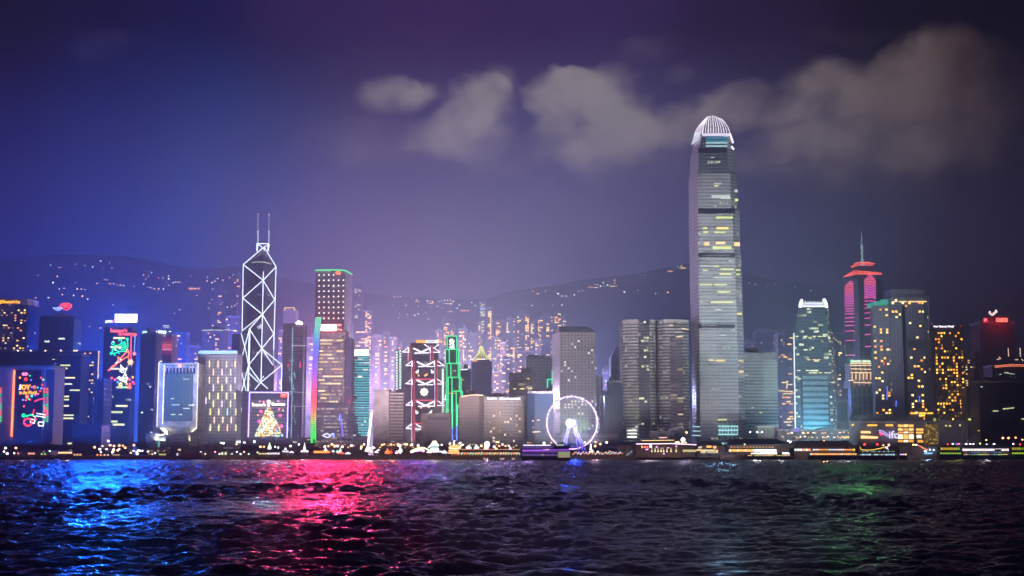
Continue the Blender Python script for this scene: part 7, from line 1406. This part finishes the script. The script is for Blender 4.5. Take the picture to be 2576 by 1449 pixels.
t = thing('lit_cone_tree', 'thin glowing cone tree right of the big wheel', 'light display', (P(1486, 1138, 1350)[0], 1350, GZ)); q = P(1486, 1138, 1350); put('cone', MB().lathe([(1.8, q[2]), (1.0, q[2] + 3), (.1, q[2] + 8.5)], q[0], 1350, 8), glow(255, 220, 200, 2.6), t); put('base', MB().tube((q[0], 1350, GZ), (q[0], 1350, q[2]), 1.2, 8), darkm, t)
# classic piers
roofd = mat('pier_roof_green', (.012, .03, .045), .5, noise=.6); deckm = mat('pier_deck', (.12, .11, .12), .9)
def pier(label, x0, x1, ye, yr, xr0, xr1, D=1290, dep=60):
    t = thing('ferry_pier', label, 'pier', (P((x0 + x1) / 2, 1140, D)[0], D + dep / 2, 0)); a, b_ = P(x0, ye, D)[0], P(x1, ye, D)[0]; ze, zr = P(0, ye, D)[2], P(0, yr, D)[2]
    put('deck', MB().box(a - 1, b_ + 1, D - 4, D + dep, GZ - 1.2, GZ), deckm, t)
    for i in range(12): x = a + (b_ - a) * i / 11; put('pile', MB().tube((x, D - 3, -3), (x, D - 3, GZ - 1.2), .5, 6), darkm, t)
    put('hipped_roof', MB().prism([(a - 1.5, D - 3), (b_ + 1.5, D - 3), (b_ + 1.5, D + dep), (a - 1.5, D + dep)], ze, zr, top=[(P(xr0, yr, D)[0], D + 10), (P(xr1, yr, D)[0], D + 10), (P(xr1, yr, D)[0], D + dep - 10), (P(xr0, yr, D)[0], D + dep - 10)]), roofd, t)
    put('hall', MB().box(a + 1, b_ - 1, D + 3, D + dep - 4, GZ, ze), mat('pier_hall', (.12, .11, .12), .8, noise=.3), t)
    return t, a, b_, ze
t, a, b_, ze = pier('clock pier with a gabled front, hipped dark roof and rows of tiny cone trees', 1598, 1752, 1119, 1103, 1626, 1690)
g = MB(); ga, gb_, gp = P(1687, 1119, 1286), P(1752, 1119, 1286), P(1718, 1101, 1286); g.face([ga, gb_, gp]); g.face([ga, gp, (gp[0], 1310, gp[2]), (ga[0], 1310, ga[2])]); g.face([gp, gb_, (gb_[0], 1310, gb_[2]), (gp[0], 1310, gp[2])]); put('gable', g, mat('gable_dark', (.08, .06, .08), .7), t)
put('clock_face', MB().disc(P(1718.5, 1106, 1284)[0], 1284.6, 1285.4, P(0, 1106, 1284)[2], 2.0, 16), glow(250, 235, 255, 3.2), t); put('clock_hand', MB().box(P(1718, 1106, 1284)[0] - .1, P(1718, 1106, 1284)[0] + .25, 1284.3, 1284.5, P(0, 1107.5, 1284)[2], P(0, 1103.5, 1284)[2]), glow(190, 160, 230, 1.5), t)
neon('eave_neon', [[(1600, 1117), (1690, 1116), (1752, 1119)]], 1284.5, .38, glow(240, 205, 230, 2.6), t); neon('ridge_neon', [[(1614, 1108.5), (1696, 1107.5)]], 1292, .38, glow(230, 190, 120, 1.8), t); neon('gable_light', [[(1698, 1113), (1708, 1112)], [(1714, 1115), (1719, 1113)], [(1723, 1113), (1727, 1114)], [(1700, 1115), (1710, 1115)]], 1284.5, .65, glow(250, 235, 170, 2.4), t); neon('roof_sign', [[(1659, 1101), (1678, 1100.5)]], 1300, .45, glow(240, 170, 175, 2.2), t)
for i in range(3): neon('orange_lantern', [[(1615.5 + i * 6.5, 1122), (1615.5 + i * 6.5, 1127)]], 1286, .75, glow(255, 150 - i * 30, 90, 2.2), t)
neon('white_figure', [[(1636, 1118), (1637, 1126)], [(1635, 1121), (1639, 1124)]], 1284, .95, glow(255, 235, 250, 3.2), t)
for i, px in enumerate([1640, 1648, 1655.5, 1663, 1669.5, 1678, 1688, 1701]): q = P(px, 1137, 1284); put('cone_tree_light', MB().lathe([(.85, q[2]), (.35, q[2] + 1.4), (.08, q[2] + (4.2 if i != 4 else 2.6))], q[0], 1284, 7), glow(235, 220, 165, 1.7), t)
neon('hall_light', [[(1650, 1124), (1654, 1125)], [(1667, 1128), (1668, 1127)], [(1680, 1127), (1683, 1126)], [(1700, 1121), (1702, 1124)], [(1631, 1130), (1624, 1131)], [(1668, 1141), (1672, 1142)]], 1285, .6, glow(235, 160, 235, 2.2), t)
t, a, b_, ze = pier('middle pier with a flat dark hipped roof and beige awnings', 1753, 1828, 1121.5, 1111.5, 1768, 1822)
for x0, x1, y0, y1, c, s in [(1718, 1752, 1131, 1137, (200, 180, 130), 1.1), (1753, 1762, 1130, 1134, (240, 180, 120), 1.6), (1762, 1800, 1131, 1135, (225, 205, 150), 1.3), (1763, 1776, 1135, 1140, (215, 195, 150), 1.0), (1779, 1806, 1136, 1140, (205, 185, 140), 1.0), (1778, 1790, 1121, 1126, (255, 170, 80), 1.8), (1794, 1802, 1122, 1128, (255, 165, 110), 1.8), (1757, 1766, 1123, 1128, (210, 205, 170), 1.0), (1802, 1806, 1132, 1139, (255, 200, 120), 1.8)]: rects('lit_awning', [(x0, x1, y0, y1)], 1285.5, glow(*c, s), t, 1)
put('landing', MB().box(P(1790, 0, 1284)[0], P(1853, 0, 1284)[0], 1283, 1290, -.4, 4.2), mat('landing_fender', (.14, .10, .10), .8), t); neon('blue_green_sign', [[(1863 - 48, 1115), (1872 - 48, 1115)], [(1866 - 48, 1118), (1868 - 48, 1118)]], 1284, .45, glow(140, 210, 200, 1.6), t)
t, a, b_, ze = pier('broad right pier with the largest dark roof and two blazing white decks', 1828, 1990, 1119.5, 1104, 1855, 1958)
neon('eave_line', [[(1832, 1120), (1985, 1118)]], 1285, .25, glow(120, 115, 130, .6), t); rr2 = random.Random(4)
for i in range(24):
    x = 1834 + i * 5.0; c = (255, 185, 80) if i < 13 and i % 4 else ((250, 235, 240) if i > 12 else (255, 225, 190)); rects('deck_window', [(x, x + 4.2, 1130.5, 1136)], 1285.3, glow(*c, 1.7 if i < 13 else 2.3), t, .4)
for i in range(14): rects('upper_lit_bay', [(1838 + i * 8, 1842 + i * 8, 1122.5, 1127)], 1285.6, glow(*rr2.choice([(190, 160, 110), (215, 140, 90), (150, 140, 120)]), .9), t, .4)
for i in range(12): rects('lower_lit_bay', [(1904 + i * 7, 1910 + i * 7, 1140, 1146)], 1284.8, glow(215, 225, 200, 1.5), t, .4)
neon('lower_deck_light', [[(1890, 1141), (1932, 1139.5), (1984, 1140)], [(1930, 1140.5), (1975, 1140.5)]], 1284, .5, glow(245, 240, 250, 2.8), t); neon('dormer_light', [[(1872, 1120), (1873.5, 1116), (1875, 1120)]], 1284, .6, glow(200, 205, 160, 1.6), t); put('round_sign', MB().disc(P(1826, 1115, 1283)[0], 1282.5, 1283, P(0, 1115, 1283)[2], 1.3, 10), glow(120, 130, 140, .7), t)
# grey-roofed outlying-island piers
def greypier(label, x0, x1, yt, ye, cols, D=1300):
    t = thing('ferry_pier', label, 'pier', (P((x0 + x1) / 2, 1140, D)[0], D + 20, 0)); a, b_ = P(x0, ye, D)[0], P(x1, ye, D)[0]; ze, zt_ = P(0, ye, D)[2], P(0, yt, D)[2]
    put('roof', MB().prism([(a, D), (b_, D), (b_, D + 40), (a, D + 40)], ze, zt_, top=[(a + 5, D + 12), (b_ - 5, D + 12), (b_ - 5, D + 30), (a + 5, D + 30)]), fac('seam_roof_%d' % x0, W=2.2, H=80, ww=.8, wh=1, wall=(.14, .13, .15), glass=(.22, .20, .23), p=0), t)
    put('hall', MB().box(a + 1, b_ - 1, D + 2, D + 36, GZ, ze), mat('pier_hall_grey', (.16, .14, .16), .8), t); put('deck', MB().box(a, b_, D - 4, D + 38, -3, GZ), deckm, t)
    x = x0 + 3; i = 0
    while x < x1 - 6: c = cols[i % len(cols)]; rects('lit_bay', [(x, x + 5, ye + 2, ye + 7)], D + 1, glow(*c, 1.9), t, .4); x += 7; i += 1
    return t
greypier('grey seamed pier roof behind the orange-lit ferry', 1996, 2155, 1109, 1127, [(200, 225, 210), (240, 230, 245), (245, 235, 250), (255, 175, 80), (235, 225, 255), (255, 165, 70)])
t = greypier('right-hand grey pier with a violet-white lit deck behind the pale catamaran', 2419, 2545, 1118, 1127, [(245, 225, 250), (250, 235, 230), (225, 235, 250), (250, 215, 190)])
t = tower('pale low terminal roof left of the catamaran with the arching orange cable light', 2262, 2365, 1121, 1340, mat('terminal_grey', (.30, .29, .30), .8, noise=.3), name='terminal', cat='building', dep=30, plant=False, parapet=.2); neon('orange_cable_light', [[(2310, 1120), (2322, 1127), (2334, 1132)]], 1336, .35, glow(255, 130, 90, 2.6), t); neon('facade_light', [[(2325, 1135), (2331, 1136)], [(2338, 1132), (2341, 1131)], [(2347, 1132), (2351, 1132)]], 1336, .9, glow(200, 225, 250, 2.6), t); rects('blue_window', [(2326, 2346, 1139, 1142)], 1338, glow(120, 190, 240, 1.8), t)
t = tower('low dark shed between the grey pier and the terminal', 2157, 2262, 1122, 1345, mat('low_shed_dark', (.10, .09, .10), .85), name='waterfront_shed', cat='building', dep=24, plant=False, parapet=.3)

# ------------------------------------------------------------------ ferries
def ferry(label, x0, x1, yw, D, decks, hull=(.03, .03, .04), beam=11, mast=True, name='ferry', bow=0, super_=(.4, .4, .42), wake=False, roofc=None):
    z0 = 0; a, b_ = P(x0, yw, D)[0], P(x1, yw, D)[0]; t = thing(name, label, 'ferry', ((a + b_) / 2, D + beam / 2, 0)); L = b_ - a
    zs = P(0, decks[0][1], D)[2]
    put('hull', MB().prism([(a + L * .05, D + 2), (b_ - L * .05, D + 2), (b_ - L * .01, D + beam / 2), (b_ - L * .05, D + beam - 2), (a + L * .05, D + beam - 2), (a + L * .01, D + beam / 2)], -.6, zs, top=[(a + L * .03, D), (b_ - L * .03, D), (b_, D + beam / 2), (b_ - L * .03, D + beam), (a + L * .03, D + beam), (a, D + beam / 2)]), mat('hull_paint', hull, .45), t)
    sup = mat('superstructure', super_, .6)
    for i, (y0, y1, ins, cols, s) in enumerate(decks):
        za, zb = P(0, y1, D)[2], P(0, y0, D)[2]; xa, xb = a + L * ins, b_ - L * ins
        put('deck', MB().box(xa, xb, D + .8 + i * .5, D + beam - .8 - i * .5, za, zb), sup, t)
        put('deck_edge', MB().box(xa - 1, xb + 1, D + .2 + i * .5, D + beam - .2 - i * .5, zb, zb + .28), sup, t)
        n = max(3, int((xb - xa) / 2.0))
        for k in range(n):
            if cols is None: break
            c = cols[k * len(cols) // n] if len(cols) < 9 else cols[k % len(cols)]
            x = xa + (xb - xa) * (k + .5) / n; put('window', MB().box(x - .72, x + .72, D + .45 + i * .5, D + .7 + i * .5, za + (zb - za) * .3, za + (zb - za) * .82), glow(*c, s), t)
    zt = P(0, decks[-1][0], D)[2]
    put('wheelhouse', MB().prism([(a + L * .72, D + 3), (a + L * .82, D + 3), (a + L * .82, D + beam - 3), (a + L * .72, D + beam - 3)], zt + .28, zt + 2.2), sup, t)
    if mast: put('mast', MB().tube((a + L * .78, D + beam / 2, zt + 2.2), (a + L * .78, D + beam / 2, zt + 5.5), .15, 5), darkm, t)
    return t
W_ = (240, 235, 250); O_ = (255, 160, 80); Y_ = (200, 180, 40); G_ = (150, 190, 60)
t = ferry('two-deck ferry with violet trim and white bulbs in front of the wheel', 1312, 1436, 1156, 1180, [(1141, 1149, .01, [(150, 120, 200)] * 8 + [(215, 215, 190)], .5), (1132, 1139, .01, [(160, 130, 210)], .5), (1121, 1130, .03, [(130, 110, 190)], .45)], hull=(.10, .07, .14), super_=(.26, .22, .34))
D = 1180
for i in range(33):
    x = 1317 + i * 2.1
    if i == 14: continue
    q = P(x, 1119.5 + (i % 2) * .8, D); put('bulb', MB().lathe([(0, q[2] - .35), (.34, q[2]), (0, q[2] + .35)], q[0], D - .2, 6), glow(250, 240, 255, 3.4), t)
neon('violet_trim', [[(1314, 1132.5), (1434, 1131)], [(1316, 1133.6), (1380, 1133)]], D - .5, .14, glow(165, 70, 235, 2.4), t); neon('violet_trim', [[(1314, 1140), (1400, 1139)]], D - .5, .1, glow(110, 50, 180, 1.4), t)
rects('lit_stern_wall', [(1404, 1434, 1137, 1151)], D - .3, glow(165, 165, 120, .75), t, .4); rects('end_pillar', [(1308, 1312.5, 1117, 1153)], D + 1, mat('end_pillar_m', (.4, .36, .40), .7), t, 4)
for px in (1402, 1408.5, 1415): q = P(px, 1119.5, D); put('life_raft', MB().lathe([(0, q[2] - .8), (.95, q[2] - .3), (.95, q[2] + .3), (0, q[2] + .8)], q[0], D + .5, 9), glow(190, 215, 195, 1.0), t)
rects('funnel', [(1411, 1418, 1112, 1122)], D + 4, darkm, t, 4); rects('white_lit_box', [(1365.5, 1371.5, 1111.5, 1119)], D + 2, glow(235, 235, 220, 2.2), t, 1)
neon('orange_lamp', [[(1326 + i * 4, 1114), (1328 + i * 4, 1113)] for i in range(3)] + [[(1385, 1113), (1388, 1115)]], D + 2, .4, glow(255, 165, 70, 2), t); rects('upper_shade', [(1392, 1434, 1122, 1128)], D - .1, mat('ferry_shade', (.03, .03, .06), .6), t, .4)
t = ferry('orange-windowed two-deck ferry in front of the grey seamed pier', 2034, 2160, 1151, 1262, [(1139, 1146.5, .03, [(200, 220, 210), O_, (255, 170, 110), (255, 190, 140), O_, Y_, (235, 170, 110), O_, O_, (255, 150, 90), (255, 180, 120), O_, (220, 160, 120), O_], 1.8), (1129, 1134, .09, [W_, (250, 215, 180), (255, 225, 240), O_, (255, 150, 50), O_, Y_, W_, (200, 190, 240), W_, (220, 200, 255)], 1.9)], hull=(.015, .04, .06))
t = ferry('dark-hulled long ferry with cool white cabin windows, right of the orange-windowed one', 2158, 2262, 1151, 1240, [(1141, 1147, .04, [(120, 150, 150), (200, 235, 245), (150, 200, 220), (180, 220, 240), (200, 235, 245), (60, 80, 90), (170, 200, 190), (190, 220, 210), (110, 130, 130), (180, 170, 180)], 1.3), (1134, 1138, .10, [(160, 200, 190), (90, 120, 115), (190, 225, 210), (70, 90, 90), (150, 200, 180), (170, 210, 190), (80, 100, 100), (160, 200, 210), (90, 110, 110)], 1.0)], hull=(.02, .025, .035), super_=(.16, .18, .18))
neon('arched_light', [[(2163, 1124), (2166, 1131), (2176, 1132.5), (2196, 1131.5), (2214, 1128), (2229, 1124)]], 1244, .28, glow(240, 190, 70, 2.2), t); neon('bow_crossed_light', [[(2228, 1128), (2234, 1123), (2237, 1121)], [(2228, 1124), (2235, 1131)]], 1243, .3, glow(240, 200, 245, 2.8), t)
t = ferry('yellow-green lit ferry right of the pale terminal', 2364, 2420, 1149, 1262, [(1137.5, 1144, .02, [G_], 1.2), (1124, 1135, .06, [(210, 180, 90), (215, 165, 40), Y_, (215, 175, 50), Y_, (215, 160, 50), (190, 190, 60), (130, 190, 90), (160, 180, 60)], 1.1)], hull=(.03, .03, .03), super_=(.25, .26, .06))
t = ferry('low bluish-white catamaran moored before the violet-white pier', 2420, 2545, 1149, 1270, [(1141, 1146, .04, [(220, 190, 120), (220, 190, 120), (90, 110, 120), (100, 120, 130), (140, 170, 170), (110, 150, 140), (200, 215, 150), (190, 215, 100), (190, 220, 90)], 1.1), (1136, 1139.5, .15, [(90, 90, 140), (120, 130, 190), (140, 160, 215), (120, 150, 160), (150, 180, 190), (90, 100, 120), (190, 200, 180), (130, 150, 170), (110, 120, 150)], .9)], hull=(.05, .05, .07), super_=(.22, .22, .26))
t = ferry('yellow-green lit ferry cut by the right edge', 2544, 2640, 1149, 1255, [(1137.5, 1143.5, .02, [(160, 200, 40)], 1.4), (1124, 1135, .04, [Y_, (170, 170, 40), (190, 175, 40), G_, (140, 130, 30), (200, 190, 60), Y_, G_, Y_], .9)], hull=(.03, .02, .02), super_=(.26, .26, .05))
t = ferry('small low boat with amber cabin strip before the broad right pier', 1878, 1990, 1152, 1272, [(1144, 1148, .03, [(255, 190, 110), (240, 200, 90), (60, 50, 50), (245, 220, 70), (235, 190, 80), (160, 180, 110), (215, 170, 160), (225, 200, 180), (240, 150, 130), (230, 215, 200)], 1.4)], hull=(.02, .03, .05), super_=(.2, .2, .22), name='ferry', mast=False)
t = ferry('speck of a white-lit launch at the right of the dark-hulled ferry', 2262, 2284, 1150, 1258, [(1141, 1146, .1, [(220, 180, 240), (250, 225, 180)], 2.2)], hull=(.02, .02, .03), mast=False, name='launch', beam=5)
wk = MB()
for (x0, x1, y, w_) in [(1300, 1372, 1156.4, .5), (1330, 1440, 1158.2, .8), (1395, 1450, 1156.8, .5)]:
    a, b_ = P(x0, y, 1165 + (x0 % 7) * 2), P(x1, y, 1165)
    n = 14
    for i in range(n):
        u0, u1 = i / n, (i + 1) / n; e = lambda u: w_ * 3 * math.sin(math.pi * u) + .2; xx0, xx1 = a[0] + (b_[0] - a[0]) * u0, a[0] + (b_[0] - a[0]) * u1; yy_ = 1160 - (y - 1156) * 9
        wk.face([(xx0, yy_ - e(u0), .5), (xx1, yy_ - e(u1), .5), (xx1, yy_ + e(u1), .62), (xx0, yy_ + e(u0), .62)])
tag(put('wake', wk, mat('wake_foam', (.6, .58, .7), .8, noise=2.0)), 'thin pale wake beside the two-deck ferry', kind='stuff')

# lamps at two bright signs, plus added spots that colour the haze and water
def signlamp(px, py, D, col, power, w_, h_, spread=150): lamp('AREA', P(px, py, D), col, power, size=w_, size_y=h_, rot=(-90, 0, 0), spread=spread, name='sign_and_streak_light')
signlamp(317, 800.5, 1742, (15, 95, 255), 3e5, 27, 10, 110); signlamp(826, 824, 1546, (255, 25, 70), 1.8e5, 19, 7, 70)
def streak_spots(px, py, D, col, power, r=.9):  # added narrow spots aimed at the near water to draw coloured streaks
    q = Vector(P(px, py, D)); strong = (col[2] == 255 and col[0] < 40) or (col[0] > 230 and col[1] < 60); bl = col[2] == 255
    for spread, k in ((19, .9 if strong else 1.3), (9.5, (6.0 if bl else 4.5) if strong else 3.0)):
        o = lamp('SPOT', q, col, power * k, r, spread=spread, name='sign_and_streak_light'); o.data.spot_blend = 1.0
        o.rotation_euler = (Vector((q.x * .09, 125, 6 if spread > 12 else 0)) - q).to_track_quat('-Z', 'Y').to_euler()
for a in [(225, 905, 1685, (10, 80, 255), 1.5e6), (268, 960, 1640, (10, 90, 255), 1.5e6), (403, 866, 1845, (15, 90, 255), 1.2e6), (352, 1000, 1780, (10, 90, 255), 1.0e6), (150, 985, 1680, (10, 60, 255), 5e5),
          (752, 811, 1714, (255, 60, 120), 1.5e5), (880, 1010, 1548, (255, 30, 80), 9e5), (845, 935, 1546, (255, 30, 90), 8e5), (803, 1020, 1540, (235, 40, 100), 1.0e6), (655, 1000, 1592, (110, 170, 210), 2.5e5), (700, 1060, 1592, (120, 170, 220), 3e5),
          (1067, 986, 1740, (150, 110, 255), 7e5), (1144, 1030, 1732, (60, 190, 170), 3e5), (1263, 1003, 1494, (150, 130, 200), 3e5), (1436, 1112, 1388, (30, 70, 255), 6e5), (1832, 1082, 1594, (130, 190, 230), 3e5), (1795, 1094, 1594, (120, 170, 230), 3e5), (1592, 1100, 1594, (110, 130, 210), 3e5),
          (2050, 1075, 1644, (130, 190, 215), 3e5), (2148, 910, 1742, (110, 255, 130), 6e4), (2200, 1100, 1500, (255, 225, 190), 8e4)]: streak_spots(*a)

# added fill lights over the quay, aimed up at the towers, unseen from the harbour
for px, col, k in [(40, (40, 100, 255), .8), (220, (40, 110, 255), .8), (330, (60, 130, 255), .6), (430, (225, 215, 200), .25), (560, (225, 218, 240), .65), (700, (205, 200, 255), .6), (860, (235, 215, 240), .7), (1000, (245, 215, 205), .5), (1160, (240, 215, 215), .5), (1300, (240, 218, 215), .5), (1450, (238, 226, 235), 1.7), (1620, (240, 228, 230), 1.9), (1810, (222, 220, 246), 2.5), (1940, (238, 224, 222), 1.2), (2090, (190, 225, 230), 1.5), (2260, (200, 200, 230), .55), (2400, (210, 190, 190), .25)]:
    lamp('AREA', (P(px, 1130, 1346)[0], 1346, 13), col, 2.3e5 * k, size=50, size_y=1.5, rot=(90 + 40, 0, 0), spread=78, name='facade_fill_light')

# added fill lights off the quay, facing it to brighten piers and promenade
for px in range(60, 2560, 125):
    warm = [(255, 205, 150), (255, 190, 130), (240, 225, 235), (255, 215, 190)][px // 125 % 4]
    lamp('AREA', (P(px, 1130, 1276)[0], 1276, 7.5), warm if px > 480 else (255, 170, 140), 2.6e3 if px > 480 else 8e2, size=34, size_y=.8, rot=(84, 0, 0), spread=150, name='pier_fill_light')

# added spots low on the front, aimed at the water to make thin streaks
for px, py, D, col, pw in [(505, 1120, 1395, (200, 210, 240), 1.0), (590, 1116, 1395, (225, 225, 255), .8), (760, 1128, 1360, (255, 225, 235), 1.0), (928, 1100, 1396, (255, 225, 240), 1.6), (985, 1128, 1366, (255, 170, 130), 1.0), (1095, 1118, 1372, (250, 240, 215), 1.4), (1150, 1118, 1372, (255, 185, 120), 1.2), (1225, 1110, 1380, (250, 225, 240), 1.0), (1330, 1117, 1178, (190, 150, 255), .7), (1500, 1124, 1340, (255, 205, 225), .9), (1635, 1120, 1282, (250, 225, 240), .9), (1720, 1104, 1282, (225, 210, 255), .9), (1905, 1134, 1282, (230, 225, 225), 1.4), (1965, 1134, 1282, (235, 230, 240), 1.2), (2080, 1130, 1260, (255, 190, 130), .9), (2130, 1130, 1260, (220, 200, 255), .8), (2330, 1134, 1330, (170, 210, 255), .6), (2405, 1118, 1258, (190, 200, 90), .5), (2480, 1130, 1268, (235, 220, 240), .6), (60, 1136, 1330, (230, 200, 220), .3), (170, 1136, 1322, (255, 190, 140), .4)]:
    q = Vector(P(px, py, D)); o = lamp('SPOT', q, col, 1.1e5 * pw, .5, spread=18, name='water_streak_spot'); o.data.spot_blend = 1.0
    o.rotation_euler = (Vector((q.x * .1, 130, 0)) - q).to_track_quat('-Z', 'Y').to_euler()
